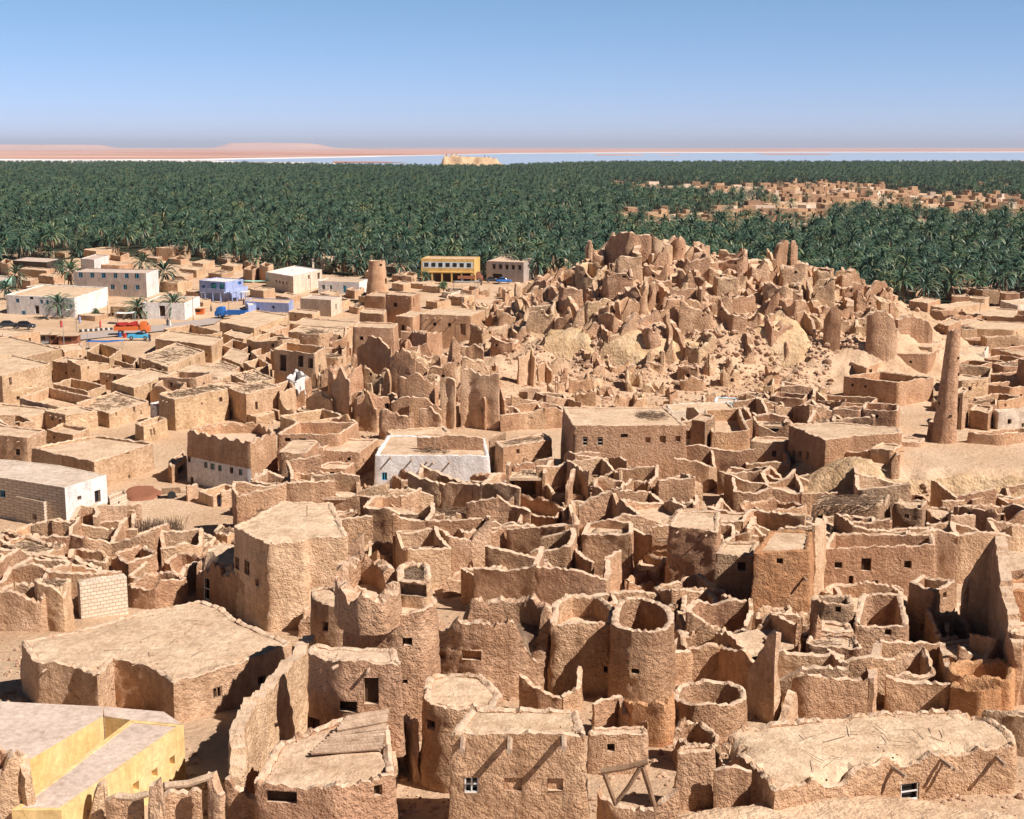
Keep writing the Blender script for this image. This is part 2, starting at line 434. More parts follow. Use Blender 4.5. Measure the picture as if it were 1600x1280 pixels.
        tops = [s.T(P[k], ts[k]) for k in range(m)]
        rnd = random.Random(s.seed*17+3)
        cols = []
        wcap = max([w_['z1'] for w_ in s.wins], default=-9)
        for k in range(m):
            T = tops[k]
            col = []
            for r, z in enumerate(lv):
                zz = min(z, T-.03*(nl-r)-.05)
                if inwin(ts[k], z): zz = z
                col.append(len(V)); V.append(outer(k, zz))
            T += rnd.uniform(-1, 1)*(.07 if s.amp else 0)*(1.6 if s.rag > .14 else 1)
            T = max(T, max((w_['z1']+.1 for w_ in s.wins if inwin(ts[k], w_['z1'])), default=-99))
            tops[k] = T
            col.append(len(V)); V.append(outer(k, T))
            q, mt = NR[k]; p = P[k]; th = s.th*(1+.18*nz((p.x, p.y, 0), .9, s.seed+5))
            jl = s.rag*.5+(.07 if s.amp else .01)
            i1 = (p.x-q.x*th*.5, p.y-q.y*th*.5, T+jl*rnd.random())
            col.append(len(V)); V.append(i1)
            i2 = (p.x-q.x*th*mt, p.y-q.y*th*mt, T-jl*rnd.random()*.7)
            col.append(len(V)); V.append(i2)
            zr = s.zr if s.zr is not None else s.zb
            zr_ = min(zr, T-.04) if s.zr is not None else zr
            ni = 1 if T-zr < 1.2 else 3
            col.append([None]*3)
            for j in range(3):
                f = (j+1)/3; z = T+(zr_-T)*f; a = s.amp if j < 2 else 0
                o = th*mt+a*nz((p.x, p.y, z), 1.3, s.seed+9)
                col[-1][j] = len(V); V.append((p.x-q.x*o, p.y-q.y*o, z))
            cols.append(col)
        wb = whitebelow
        for k in range(m):
            a, b = cols[k], cols[(k+1) % m]
            tm = (ts[k]+(ts[k+1] if k+1 < m else s.Lt))/2
            for r in range(nl):
                zm = (lv[r]+(lv[r+1] if r+1 < nl else s.zt))/2
                if r+1 < nl and inwin(tm, zm, -.01): continue
                F.append((a[r], b[r], b[r+1], a[r+1]))
                mi = 0
                if wb is not None and zm < wb and (wb_test is None or wb_test(NR[k][0])): mi = 2
                MI.append(mi)
            for r in (nl, nl+1): F.append((a[r], b[r], b[r+1], a[r+1])); MI.append(0)
            pa, pb = a[nl+2], b[nl+2]
            for j in range(3): F.append((pa, pb, b[-1][j], a[-1][j])); MI.append(0); pa, pb = a[-1][j], b[-1][j]
        # roof / floor: inner loop filled
        bm = bmesh.new(); 
        loop = [c[-1][2] for c in cols]
        bm.free()
        pts2 = [Vector(V[i][:2]) for i in loop]; nl_ = len(pts2); zr0 = s.zr if s.zr is not None else s.zb
        pl = [(p.x, p.y) for p in pts2]; g_ = max(.7, s.cell*2.2)
        x_ = min(p[0] for p in pl)+g_*.6
        while x_ < max(p[0] for p in pl):
            y_ = min(p[1] for p in pl)+g_*.6
            while y_ < max(p[1] for p in pl):
                if inpoly(x_, y_, pl) and min((Vector((x_, y_))-q).length_squared for q in pts2) > (g_*.45)**2: pts2.append(Vector((x_+rnd.uniform(-.2, .2)*g_, y_+rnd.uniform(-.2, .2)*g_)))
                y_ += g_
            x_ += g_
        try:
            cv, _, cf, ov, _, _ = cdt(pts2, [(i, (i+1) % nl_) for i in range(nl_)], [], 1, 1e-5)
            mp = []
            for i, c in enumerate(cv):
                o_ = [q for q in ov[i] if q < nl_] if ov[i] else []
                if o_: mp.append(loop[o_[0]])
                else: mp.append(len(V)); V.append((c.x, c.y, zr0+(.12*nz((c.x, c.y, 0), .35, s.seed)+.05*nz((c.x, c.y, 0), 1.3)+.03 if s.amp else 0)))
            for f in cf: F.append(tuple(mp[q] for q in f)); MI.append(1)
        except Exception as e: print('roof', name, e)
        ml = list(mats)
        while len(ml) < 3: ml.append('whitewash')
        o = mesh_from(name, V, F, ml, parent, MI, 50)
        s.cols = cols
        return o
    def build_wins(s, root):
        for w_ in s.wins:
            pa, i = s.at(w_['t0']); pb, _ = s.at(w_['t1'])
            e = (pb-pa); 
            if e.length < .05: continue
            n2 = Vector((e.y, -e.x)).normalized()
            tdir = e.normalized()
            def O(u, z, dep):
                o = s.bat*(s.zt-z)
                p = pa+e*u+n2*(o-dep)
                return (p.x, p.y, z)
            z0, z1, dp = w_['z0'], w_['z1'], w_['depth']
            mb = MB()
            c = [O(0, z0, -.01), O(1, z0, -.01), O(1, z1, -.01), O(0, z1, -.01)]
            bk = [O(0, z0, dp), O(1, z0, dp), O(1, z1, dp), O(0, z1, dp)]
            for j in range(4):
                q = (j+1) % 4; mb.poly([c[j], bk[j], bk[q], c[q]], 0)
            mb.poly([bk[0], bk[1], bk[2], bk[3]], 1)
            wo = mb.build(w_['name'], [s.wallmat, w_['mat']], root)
            fr = w_['frame']
            if fr:
                fb = MB(); W = e.length; H_ = z1-z0; b = min(.07, W*.12) if not w_.get('thickf') else .1
                def bar(u0, u1, a0, a1, d0, d1):
                    fb.box(u0, u1, d0, d1, a0, a1, 0, lambda x, y, z: O(x, z, y))
                ub = b/W
                bar(0, 1, z0, z0+b, dp*.15, dp*.15+.06); bar(0, 1, z1-b, z1, dp*.15, dp*.15+.06)
                bar(0, ub, z0+b, z1-b, dp*.15, dp*.15+.06); bar(1-ub, 1, z0+b, z1-b, dp*.15, dp*.15+.06)
                if 'v' in fr: bar(.5-ub/2, .5+ub/2, z0+b, z1-b, dp*.15+.003, dp*.15+.05)
                if 'h' in fr: bar(ub, 1-ub, (z0+z1)/2-b/2, (z0+z1)/2+b/2, dp*.15+.006, dp*.15+.045)
                fb.build('frame', w_['fmat'] or 'white_paint', wo)
    def beam(s, root, px, py, ln=.8, r=.1, mat='palm_log'):
        d = ray(px, py); best = None; n = len(s.per)
        for i in range(n):
            a, b = s.per[i], s.per[(i+1) % n]; e = b-a
            if e.length < 1e-4: continue
            nrm = Vector((e.y, -e.x)).normalized()
            den = nrm.x*d.x+nrm.y*d.y
            if den >= 0: continue
            tt = nrm.dot(a)/den; h = Vector((d.x*tt, d.y*tt)); u = (h-a).dot(e)/e.length_squared
            if -.05 <= u <= 1.05 and (best is None or tt < best[0]): best = (tt, h, CAMH+d.z*tt, nrm)
        if not best: return
        _, h, z, nrm = best
        mb = MB(); mb.tube((h.x-nrm.x*.3, h.y-nrm.y*.3, z+.02), (h.x+nrm.x*ln, h.y+nrm.y*ln, z-.04*ln), r, r*.9, 7)
        mb.build('beam', mat, root, 40)
SEEDC = [0]
def nseed(): SEEDC[0] += 1; return SEEDC[0]
def house(label, top, drop=None, z=None, z0=None, par=.18, thick=.4, rag=.12, mat='mud', roof='roof_dust', wins=(), beams=(), cell=None, ruin=False,
          name=None, cat=None, group=None, hv=None, batter=.045, round_=.35, floor=None, amp=.07, ragf=.5, teeth=0, wb=None, wbt=None, beamlen=.8, beamr=.1, debris=0, white='whitewash', stack=False):
    """top: pixel outline of the wall top. drop: how many pixels below the nearest corner its foot stands."""
    near = max(top, key=lambda p: p[1])
    if z is None:
        g = G(near[0], near[1]+drop); z = ztop(g.y, near[1]); z0 = g.z if z0 is None else z0
    if hv: poly = [U(x, y, z+h) for (x, y), h in zip(top, hv)]
    else: poly = [U(x, y, z) for x, y in top]
    if z0 is None: z0 = min(terrain(p.x, p.y, False) for p in poly)
    D = sum(p.y for p in poly)/len(poly)
    zbase = z0-.3 if stack else min([z0]+[terrain(p.x, p.y, False) for p in poly])-.5
    if not ruin: ROOFS.append((poly, z-par, D))
    cell = cell or max(.24, D/420.)
    sd_ = nseed()
    p2 = [Vector((p.x, p.y)) for p in poly]
    FOOT.append(p2)
    cx = sum(p.x for p in poly)/len(poly); cy = D
    xs = [p.x for p in poly]; ys = [p.y for p in poly]; small = min(max(xs)-min(xs), max(ys)-min(ys))
    thick = min(thick, small*.2)
    if ruin: zr = z0+.15 if floor is None else z-floor
    else: zr = z-par
    rg = Ring(p2, zbase, z, thick, zr, cell, rag, sd_, batter, round_, hv, amp, ragf, teeth)
    rg.wallmat = mat
    nm = name or ('roofless_house' if ruin else 'mud_house')
    ct = cat or ('ruin' if ruin else 'house')
    root = empty(nm, (cx, cy, z0), label, ct, group)
    for w_ in wins: rg.add_window(*w_[:4], **(w_[4] if len(w_) > 4 else {}))
    ar = random.Random(sd_*7+1); sides = []
    if amp and D < 330 and z-z0 > 1.5:
        for i in range(len(rg.per)):
            a_, b_ = rg.per[i], rg.per[(i+1) % len(rg.per)]; e_ = b_-a_
            if e_.length > 2 and Vector((e_.y, -e_.x)).normalized().dot((a_+b_)*.5) < -D*.15: sides.append((i, e_.length))
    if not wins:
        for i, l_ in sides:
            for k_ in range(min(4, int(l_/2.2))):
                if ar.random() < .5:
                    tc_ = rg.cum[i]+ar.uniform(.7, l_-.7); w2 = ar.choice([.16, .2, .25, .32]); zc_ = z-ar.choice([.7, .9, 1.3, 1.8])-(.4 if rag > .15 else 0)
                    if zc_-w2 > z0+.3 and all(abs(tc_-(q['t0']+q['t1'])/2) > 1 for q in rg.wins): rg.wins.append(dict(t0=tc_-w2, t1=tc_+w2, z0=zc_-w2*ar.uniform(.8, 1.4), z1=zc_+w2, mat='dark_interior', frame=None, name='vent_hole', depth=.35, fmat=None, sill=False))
    rf = roof if not ruin else (mat if floor is None and roof == 'roof_dust' else roof)
    if not ruin or roof != 'roof_dust': rf = roof
    wall = rg.build('wall', [mat, rf if not ruin else 'sand' if roof == 'roof_dust' else roof, white], root, wb, wbt)
    rg.build_wins(root)
    for b in beams: rg.beam(root, b[0], b[1], beamlen, beamr)
    if not beams and not ruin and ar.random() < .4 and sides:
        i, l_ = sides[0]; a_ = rg.per[i]; e_ = (rg.per[(i+1) % len(rg.per)]-a_).normalized(); n_ = Vector((e_.y, -e_.x))
        for k_ in range(min(6, int(l_/1.1))):
            if ar.random() < .35: continue
            p_ = a_+e_*(l_*(k_+.5)/min(6, int(l_/1.1))+ar.uniform(-.15, .15)); zz = z-par-.3; q_ = p_-n_*.2; o_ = p_+n_*ar.uniform(.3, .6)
            mb = MB(); mb.tube((q_.x, q_.y, zz), (o_.x, o_.y, zz-.03), .075, .065, 6); mb.build('beam', 'palm_log', root, 40)
    root['_z'] = z
    if debris:
        pile(poly, z-par+.02, debris, D, root)
    return root, rg, z, poly
def inpoly(x, y, P):
    c = False; n = len(P)
    for i in range(n):
        a, b = P[i-1], P[i]
        if (a[1] > y) != (b[1] > y) and x < (b[0]-a[0])*(y-a[1])/(b[1]-a[1])+a[0]: c = not c
    return c
def pile(poly, z, n, D, root=None, label=None, mat='thatch', spread=.85):
    """loose palm sticks and brushwood lying on a roof"""
    mb = MB(); rnd = random.Random(nseed()); P = [(p[0], p[1]) for p in poly]
    xs = [p[0] for p in P]; ys = [p[1] for p in P]; cx, cy = sum(xs)/len(xs), sum(ys)/len(ys)
    P2 = [(cx+(x-cx)*spread, cy+(y-cy)*spread) for x, y in P]
    k = 0; tries = 0; r = max(.02, D/4200.); a0 = rnd.uniform(0, 3.14)
    while k < n and tries < n*20:
        tries += 1
        x, y = rnd.uniform(min(xs), max(xs)), rnd.uniform(min(ys), max(ys))
        if not inpoly(x, y, P2): continue
        a = a0+rnd.gauss(0, .5)+(1.57 if rnd.random() < .25 else 0); l = rnd.uniform(.5, 1.5)*min(1.2, .25*(max(xs)-min(xs)))
        dx, dy = math.cos(a)*l/2, math.sin(a)*l/2
        if not (inpoly(x+dx, y+dy, P2) and inpoly(x-dx, y-dy, P2)): continue
        zz = z+rnd.random()**2*r*7
        mb.tube((x-dx, y-dy, zz+rnd.uniform(0, r)), (x+dx, y+dy, zz+rnd.uniform(0, r*3)), r*rnd.uniform(.6, 1.3), r*rnd.uniform(.4, 1), 4); k += 1
    if not mb.v: return None
    o = mb.build('brushwood', [mat], root, None) if root else mb.build('brushwood_pile', [mat], None, None, False, Vector((cx, cy, z)))
    if not root: prop(o, label or 'heap of dry palm sticks and brushwood', 'brushwood')
    else: o['kind'] = 'stuff' if False else 'part'; del o['kind']
    return o
def wallpiece(label, pts, thick=.5, mat='mud', jag=.25, name='ruin_fragment', cat='ruin', group=None, cell=None, root=None, z0=None, taper=.55, amp=.1, pname='wall_fragment', wins=()):
    """free standing broken wall. pts: (x, ytop, ybase) in pixels, or world (Vector foot, ztop) pairs"""
    base = []
    for p in pts:
        if len(p) == 3:
            g = G(p[0], p[2]) if z0 is None else U(p[0], p[2], z0)
            base.append((g, ztop(g.y, p[1])))
        else: base.append(p)
    D = sum(b[0].y for b in base)/len(base)
    cell = cell or max(.22, D/430.); sd_ = nseed()
    path = []
    for (a, ta), (b, tb) in zip(base, base[1:]):
        l = (Vector((b.x, b.y))-Vector((a.x, a.y))).length; k = max(1, int(math.ceil(l/cell)))
        for j in range(k):
            f = j/k; path.append((a.lerp(b, f), ta+(tb-ta)*f))
    path.append((base[-1][0].copy(), base[-1][1]))
    m = len(path); hmax = max(t-p.z for p, t in path)
    nr = max(3, int(hmax/cell)); V, F = [], []; Ls, Rs = [], []
    rnd = random.Random(sd_)
    for k in range(m):
        p, t = path[k]
        a = path[max(0, k-1)][0]; c = path[min(m-1, k+1)][0]
        e = Vector((c.x-a.x, c.y-a.y)); q = Vector((e.y, -e.x)).normalized() if e.length > 1e-6 else Vector((0, -1))
        tt = t+jag*(1.1*nz((p.x, p.y, sd_*2.3), .9, sd_)+.8*nz((p.x, p.y, sd_), 2.6)+.35*rnd.uniform(-1, 1))+rnd.uniform(-.09, .09)
        zb = p.z-.6; tt = max(tt, p.z+.15)
        endf = .6 if k in (0, m-1) else 1
        L_, R_ = [], []
        for r in range(nr+1):
            f = r/nr; z = zb+(tt-zb)*f; w_ = thick/2*(1-(1-taper)*f**1.3)*endf
            wob = amp*2*nz((p.x, p.y, z), .45, sd_)
            al = amp*nz((p.x, p.y, z), 1.9, sd_+4)+wob; ar = amp*nz((p.x, p.y, z), 1.9, sd_+8)-wob
            L_.append(len(V)); V.append((p.x+q.x*(w_+al), p.y+q.y*(w_+al), z))
            R_.append(len(V)); V.append((p.x-q.x*(w_+ar), p.y-q.y*(w_+ar), z+(.12*rnd.random() if r == nr else 0)))
        Ls.append(L_); Rs.append(R_)
    for k in range(m-1):
        for r in range(nr):
            F.append((Ls[k][r], Ls[k+1][r], Ls[k+1][r+1], Ls[k][r+1])); F.append((Rs[k+1][r], Rs[k][r], Rs[k][r+1], Rs[k+1][r+1]))
        F.append((Ls[k][nr], Ls[k+1][nr], Rs[k+1][nr], Rs[k][nr]))
    for k, fl in ((0, 0), (m-1, 1)):
        for r in range(nr):
            q = (Rs[k][r], Ls[k][r], Ls[k][r+1], Rs[k][r+1]); F.append(q if not fl else q[::-1])
    c0 = path[m//2][0]
    if root: return mesh_from(pname, V, F, mat, root, None, 50)
    o = mesh_from(name, V, F, mat, None, None, 50, Vector((c0.x, c0.y, c0.z)))
    FOOT.append([Vector((p.x+dx, p.y+dy)) for p, dx, dy in ((path[0][0], -.4, -.4), (path[-1][0], .4, -.4), (path[-1][0], .4, .4), (path[0][0], -.4, .4))])
    return prop(o, label, cat, group)
def boxlf(Lp, Fp, Rp):
    """flat-roofed block given left, front and right corners of its roof; the back corner closes the parallelogram"""
    return Lp, Fp, Rp
def block(label, Lp, Fp, Rp, drop, depthf=1.0, **kw):
    g = G(Fp[0], Fp[1]+drop); z = ztop(g.y, Fp[1])
    A, B_, D_ = U(*Lp, z), U(*Fp, z), U(*Rp, z)
    E = A+(D_-B_)*depthf
    q = project(E)
    return house(label, [Lp, Fp, Rp, q], z=z, z0=kw.pop('z0', g.z), **kw)
# ------------------------------------------------------------------ ground sheet
def ground():
    ys = [-60+2.0*i for i in range(55)]                       # 50..
    y = 50.0
    ys = [v for v in ys if v < 48]
    while y < 345: ys.append(y); y += .9 if y < 190 else .62
    while y < 120000: ys.append(y); y += max(2, y*.012 if y < 1000 else y*.04)
    nx = 420; V, F = [], []
    for y in ys:
        W_ = max(60, y*.46+45)
        for i in range(nx+1):
            x = (i/nx*2-1)*W_; V.append((x, y, terrain(x, y)))
    for j in range(len(ys)-1):
        for i in range(nx):
            a = j*(nx+1)+i; F.append((a, a+1, a+nx+2, a+nx+1))
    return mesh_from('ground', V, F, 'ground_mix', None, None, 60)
def ground_mat():
    m, n, b = nodes_mat('ground_mix'); L = n.links
    geo = N(n, 'NewGeometry'); pos = geo.outputs['Position']
    sep = N(n, 'SeparateXYZ'); L.new(pos, sep.inputs[0])
    n1 = N(n, 'TexNoise', Scale=.09, Detail=8, Roughness=.65); L.new(pos, n1.inputs['Vector'])
    near = ramp(n, n1.outputs[0], [(.35, (.56, .37, .23)), (.5, (.64, .445, .29)), (.65, (.70, .51, .35))])
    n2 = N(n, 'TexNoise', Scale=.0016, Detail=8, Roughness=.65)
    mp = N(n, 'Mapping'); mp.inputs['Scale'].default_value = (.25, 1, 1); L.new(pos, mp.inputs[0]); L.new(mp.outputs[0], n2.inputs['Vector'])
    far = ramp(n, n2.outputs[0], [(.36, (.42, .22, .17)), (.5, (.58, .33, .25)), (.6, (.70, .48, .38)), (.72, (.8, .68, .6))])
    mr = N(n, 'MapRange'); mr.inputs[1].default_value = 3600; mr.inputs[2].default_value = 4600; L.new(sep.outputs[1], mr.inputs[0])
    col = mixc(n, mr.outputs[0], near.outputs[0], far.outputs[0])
    n3 = N(n, 'TexNoise', Scale=2.2, Detail=6, Roughness=.7); L.new(pos, n3.inputs['Vector'])
    col = mixc(n, 1, col, ramp(n, n3.outputs[0], [(.3, (.8, .78, .76)), (.7, (1.1, 1.1, 1.1))]).outputs[0], 'MULTIPLY')
    L.new(col, b.inputs['Base Color'])
    v = N(n, 'TexNoise', Scale=1.7, Detail=9, Roughness=.7); L.new(pos, v.inputs['Vector'])
    bp = N(n, 'Bump', Strength=.8, Distance=.5); L.new(v.outputs[0], bp.inputs['Height']); L.new(bp.outputs[0], b.inputs['Normal'])
ground_mat()
prop(ground(), kind='structure')
# ------------------------------------------------------------------ foreground of the old fortress town
dk = {}
def FW(x0, y0, x1, y1, **k): return (x0, y0, x1, y1, k)
R_, H_ = 'roofless_mud_room', 'mud_house'
house('broad flat dusty-roofed mud house behind the yellow building, thin stick on its roof', [(31,1002),(125,985),(219,955),(316,939),(348,950),(378,973),(457,1005),(400,1026),(270,1070),(240,1045),(176,1029),(152,1058),(119,1042),(56,1036)], 62, par=.03, rag=.12, mat='mud_pale', roof='roof_dust',
      wins=[FW(332,1073,346,1091,frame='v',fmat='wood'), FW(402,1056,415,1070)], hv=[0,0,0,0,0,0,0,0,0,0,0,0,0,0], round_=.25)
def yellow():
    zr = ztop(G(287, 1221).y, 1133); root = empty('plastered_building', U(180, 1180, 7), 'bright yellow plastered building with grey slab roofs and long open slot', 'building')
    P = lambda x, y: U(x, y, zr); rw = [(204,1125),(287,1133),(96,1264),(20,1266),(34,1240)]
    # right wing, left wing (stands a little higher behind the slot), back link
    for nm, pts, zo in (('right_wing', [(204,1125),(287,1133),(96,1266),(18,1266)], 0), ('left_wing', [(-120,1075),(0,1096),(161,1104),(161,1119),(46,1187),(-30,1232),(-140,1290)], .0), ('back_wing', [(162,1104),(256,1112),(285,1132),(206,1125),(163,1119)], -.003)):
        Q = [P(*p) for p in pts]; Q = [Vector((q.x, q.y, zr+zo)) for q in Q]
        if area2([q.xy for q in Q]) < 0: Q.reverse()
        n = len(Q); V = [tuple(q) for q in Q]+[(q.x, q.y, 3.0) for q in Q]
        F = [tuple(range(n))]+[(n+i, n+(i+1) % n, (i+1) % n, i) for i in range(n)]; mi = [1]+[0]*n
        if nm == 'right_wing':
            rg = Ring([q.xy for q in Q], 3.0, zr, .25, zr-.004, .5, 0, 3, 0, .02, None, 0); rg.wallmat = 'yellow_plaster'
            for w_ in ((265,1182,273,1197), (237,1202,246,1216), (208,1222,217,1237)): rg.add_window(*w_, mat='ochre_plaster')
            rg.build(nm, ['yellow_plaster', 'roof_grey'], root); rg.build_wins(root)
        else: mesh_from(nm, V, F, ['yellow_plaster', 'roof_grey'], root, mi)
        FOOT.append([q.xy for q in Q])
yellow()
# terrace house with log steps
t4, r4, z4, p4 = house('mud house with log-covered terrace below a dark doorway', [(396,1226),(436,1156),(604,1100),(617,1212),(530,1234)], 110, round_=.3, par=.12, rag=.15, mat='mud_rough',
      wins=[FW(416,1234,464,1256), FW(584,1226,597,1244)])
def logs(root, pts, z, n, r=.13, mat='palm_log'):
    a0, a1, b0, b1 = pts
    for k in range(n):
        f = k/(n-1); a, b = a0.lerp(b0, f), a1.lerp(b1, f); mb = MB()
        rr = r*random.uniform(.8, 1.15)
        m_ = a.lerp(b, .5)+Vector((0, 0, random.uniform(-.04, .05)))
        mb.tube(a, m_, rr, rr*.95, 8); mb.tube(m_, b, rr*.95, rr*.85, 8)
        mb.build('palm_log', mat, root, 40)
logs(t4, (U(486,1176,z4+.12), U(598,1168,z4+.12), U(524,1142,z4+.35), U(604,1128,z4+.35)), 0, 9)
logs(t4, (U(526,1140,z4+.5), U(604,1126,z4+.5), U(540,1122,z4+.75), U(608,1110,z4+.75)), 0, 6)
house('square mud house with tall black doorway above the log terrace', [(482,1022),(486,1008),(620,1014),(625,1036),(535,1035)], round_=.15, z=ztop(U(587,1116,z4).y, 1038), z0=z4-2, stack=True, par=.05, rag=.12, mat='mud_rough', roof='mud_pale',
      wins=[FW(569,1058,592,1100), FW(483,1120,503,1149), FW(512,1094,556,1112)], beams=[(528,1040),(576,1046)], beamlen=.5)
wallpiece('tall pale sunlit wall climbing up behind the terrace house', [(486,992,1140),(470,1018,1165),(448,1040,1190),(415,1080,1225),(388,1112,1260),(374,1150,1290),(378,1215,1310)], thick=.9, mat='mud_pale', jag=.2, taper=.8)
wallpiece('parapet wall on the right edge of the log terrace', [(618,1108,1180),(612,1150,1215),(614,1200,1260)], thick=.5, mat='mud_pale', jag=.15, taper=.8)
# round towers and curved rooms
tw, rt, zt_, pt = house('round mud tower with cracked face and ragged top', [(534,938),(556,951),(590,957),(619,959),(655,958),(676,948),(684,938),(655,925),(600,917),(550,922)], 195, par=.15, rag=.14, mat='mud_rough', round_=.8, amp=.1,
      wins=[FW(631,995,644,1008), FW(630,1060,637,1067), FW(555,980,562,988)])
def crack(root, pts, dist_z, mat='dark_interior'):
    pass
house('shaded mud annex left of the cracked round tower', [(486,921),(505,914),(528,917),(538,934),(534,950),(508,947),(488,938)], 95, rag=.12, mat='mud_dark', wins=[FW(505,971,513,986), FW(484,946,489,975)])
house('crumbling ring of rubble wall on the round tower', [(524,898),(530,880),(560,868),(598,874),(622,890),(625,918),(600,934),(560,936),(530,925)], z=zt_+1.5, z0=zt_-.3, stack=True, ruin=True, rag=.5, mat='mud_rough', ragf=.9, thick=.7, roof='mud_rough', floor=1.5)
house('small room with thatch beside the rubble ring', [(620,886),(640,876),(672,884),(674,900),(668,912),(622,908)], z=zt_+1.4, z0=zt_-1.2, stack=True, rag=.15, mat='mud_pale', wins=[FW(623,898,666,932,mat='thatch')], roof='thatch', debris=60)
wallpiece('thin lit wall strip standing in the dark gap', [(636,1120,1180),(650,1132,1215),(652,1190,1225)], thick=.5, mat='mud_pale', jag=.2)
house('large rough walled enclosure with a hole in its front', [(674,966),(700,972),(745,977),(800,975),(845,966),(862,955),(858,940),(820,932),(760,934),(700,942)], 118, ruin=True, floor=1.6, rag=.35, ragf=1.0, mat='mud_rough', roof='thatch', thick=.6, amp=.14, round_=1.2,
      wins=[FW(722,1016,752,1031,mat='mud_orange'), FW(686,1018,697,1030,mat='mud_orange')])
house('square roofless room joined to the left of a round tower', [(860,975),(905,975),(958,975),(962,950),(935,930),(890,928),(866,940)], 112, ruin=True, floor=1.5, rag=.12, mat='mud_rough', amp=.1, wins=[FW(943,1040,952,1050)], roof='mud_pale')
house('round roofless tower with small square opening', [(956,978),(958,955),(968,936),(1000,930),(1035,940),(1052,955),(1053,970),(1046,982),(1020,988),(985,986)], 118, ruin=True, floor=2.2, rag=.12, mat='mud_rough', round_=1.0, thick=.4, amp=.1, wins=[FW(987,1044,999,1052)], roof='mud_orange')
# tall house left of centre
house('tall mud house with pale roof and shaded left face', [(365,823),(440,784),(520,786),(543,838),(480,840),(476,846),(418,851)], 135, par=.02, rag=.1, mat='mud_pale', roof='roof_dust', wins=[FW(369,870,376,890,frame='vh',fmat='wood'), FW(384,876,392,898,frame='vh',fmat='wood'), FW(402,905,407,915)], amp=.1)
house('lower stepped wing on the shaded side of the tall house', [(305,862),(340,842),(372,846),(400,868),(384,900)], 70, rag=.3, mat='mud', teeth=1.1, wins=[FW(320,902,329,937,mat='glass_dark',frame='h')])
house('narrow mud house with stone-strewn roof in front of the dark alley', [(660,1086),(668,1060),(700,1051),(755,1056),(786,1082),(770,1102),(730,1106),(700,1108),(668,1100)], 130, par=.05, rag=.14, mat='mud_rough', wins=[FW(668,1125,680,1140)], amp=.1)
f10 = house('large mud house at the bottom with three small windows', [(704,1147),(738,1106),(904,1108),(915,1148)], 170, round_=.2, par=.06, rag=.1, mat='mud_rough', roof='roof_dust', amp=.1, wins=[FW(726,1210,748,1238,frame='vh',fmat='cloth_white',mat='glass_dark'), FW(788,1212,815,1235,mat='mud',depth=.14), FW(856,1214,880,1234,mat='mud',depth=.16)], beams=[(723,1156),(796,1156),(880,1152)], beamlen=1.1, beamr=.16)
# timber propped wall
house('yellowish mud wall box above the timber prop', [(917,1149),(922,1136),(1008,1134),(1014,1146)], z=None, drop=62, rag=.06, mat='mud_pale', par=.1)
def prop_frame():
    g = G(960, 1275); y = U(975, 1198, 12).y
    z1 = ztop(f10[3][0].y, 1205)
    P = lambda x, y_, dy=0: U(x, y_, zz(y_))
    Y0 = f10[3][0].y-.3
    def Q(px, py): # point on the vertical plane y = Y0
        d = ray(px, py); t = Y0/d.y; return Vector((d.x*t, Y0, CAMH+d.z*t))
    root = empty('timber_prop', Q(985, 1262), 'triangular timber prop frame carrying a slanting beam under the yellowish wall', 'timber frame')
    for nm, a, b, r in (('beam', (938,1205), (1012,1190), .16), ('strut', (944,1208), (962,1258), .12), ('strut', (1004,1198), (1022,1258), .13), ('brace', (1000,1200), (963,1254), .11)):
        mb = MB(); A, B_ = Q(*a), Q(*b); m_ = (A+B_)/2+Vector((.03, 0, -.06)); mb.tube(A, m_, r, r*.95, 8); mb.tube(m_, B_, r*.95, r*.85, 8); mb.build(nm, 'wood', root, 40)
    return Y0
prop_frame()
# centre bottom walls and rings
W = wallpiece
W('slanting wall dropping to the right in front of the rough enclosure', [(812,1056,1110),(845,1080,1115),(878,1092,1118)], thick=.5, mat='mud_rough', jag=.12)
W('short wall with hooked top beside the slanting wall', [(878,1090,1118),(905,1074,1110),(903,1042,1095)], thick=.5, mat='mud_rough', jag=.12)
W('low wall stub right of the large bottom house', [(925,1098,1150),(968,1090,1140),(975,1115,1150),(1010,1128,1165)], thick=.45, mat='mud', jag=.12)
W('curved orange wall under the round tower', [(966,1090,1130),(990,1100,1160),(1035,1100,1165),(1052,1085,1160)], thick=.45, mat='mud_orange', jag=.12)
house('oval roofless room with two small openings', [(1045,1090),(1060,1070),(1095,1062),(1140,1064),(1166,1074),(1168,1092),(1135,1102),(1085,1106)], 62, ruin=True, floor=1.7, rag=.14, mat='mud_rough', round_=1.2, wins=[], thick=.4, roof='mud')
house('tiny broken ring wall between pillar and oval room', [(1053,1138),(1062,1126),(1090,1124),(1122,1142),(1124,1158),(1100,1168),(1060,1160)], 45, ruin=True, rag=.22, mat='mud_rough', round_=.8, thick=.35, roof='mud_dark', floor=1.2)
house('square yellowish mud pillar house near the bottom centre', [(1056,1178),(1062,1166),(1112,1164),(1120,1174)], 90, rag=.1, mat='mud_rough', par=.1)
W('low broken wall at the foot of the timber prop', [(935,1240,1290),(965,1262,1300),(1020,1265,1305),(1058,1230,1300)], thick=.5, mat='mud_rough', jag=.15)
W('shaded wall under a wooden lintel', [(1114,1200,1275),(1140,1196,1275),(1172,1206,1275)], thick=.4, mat='mud', jag=.1)
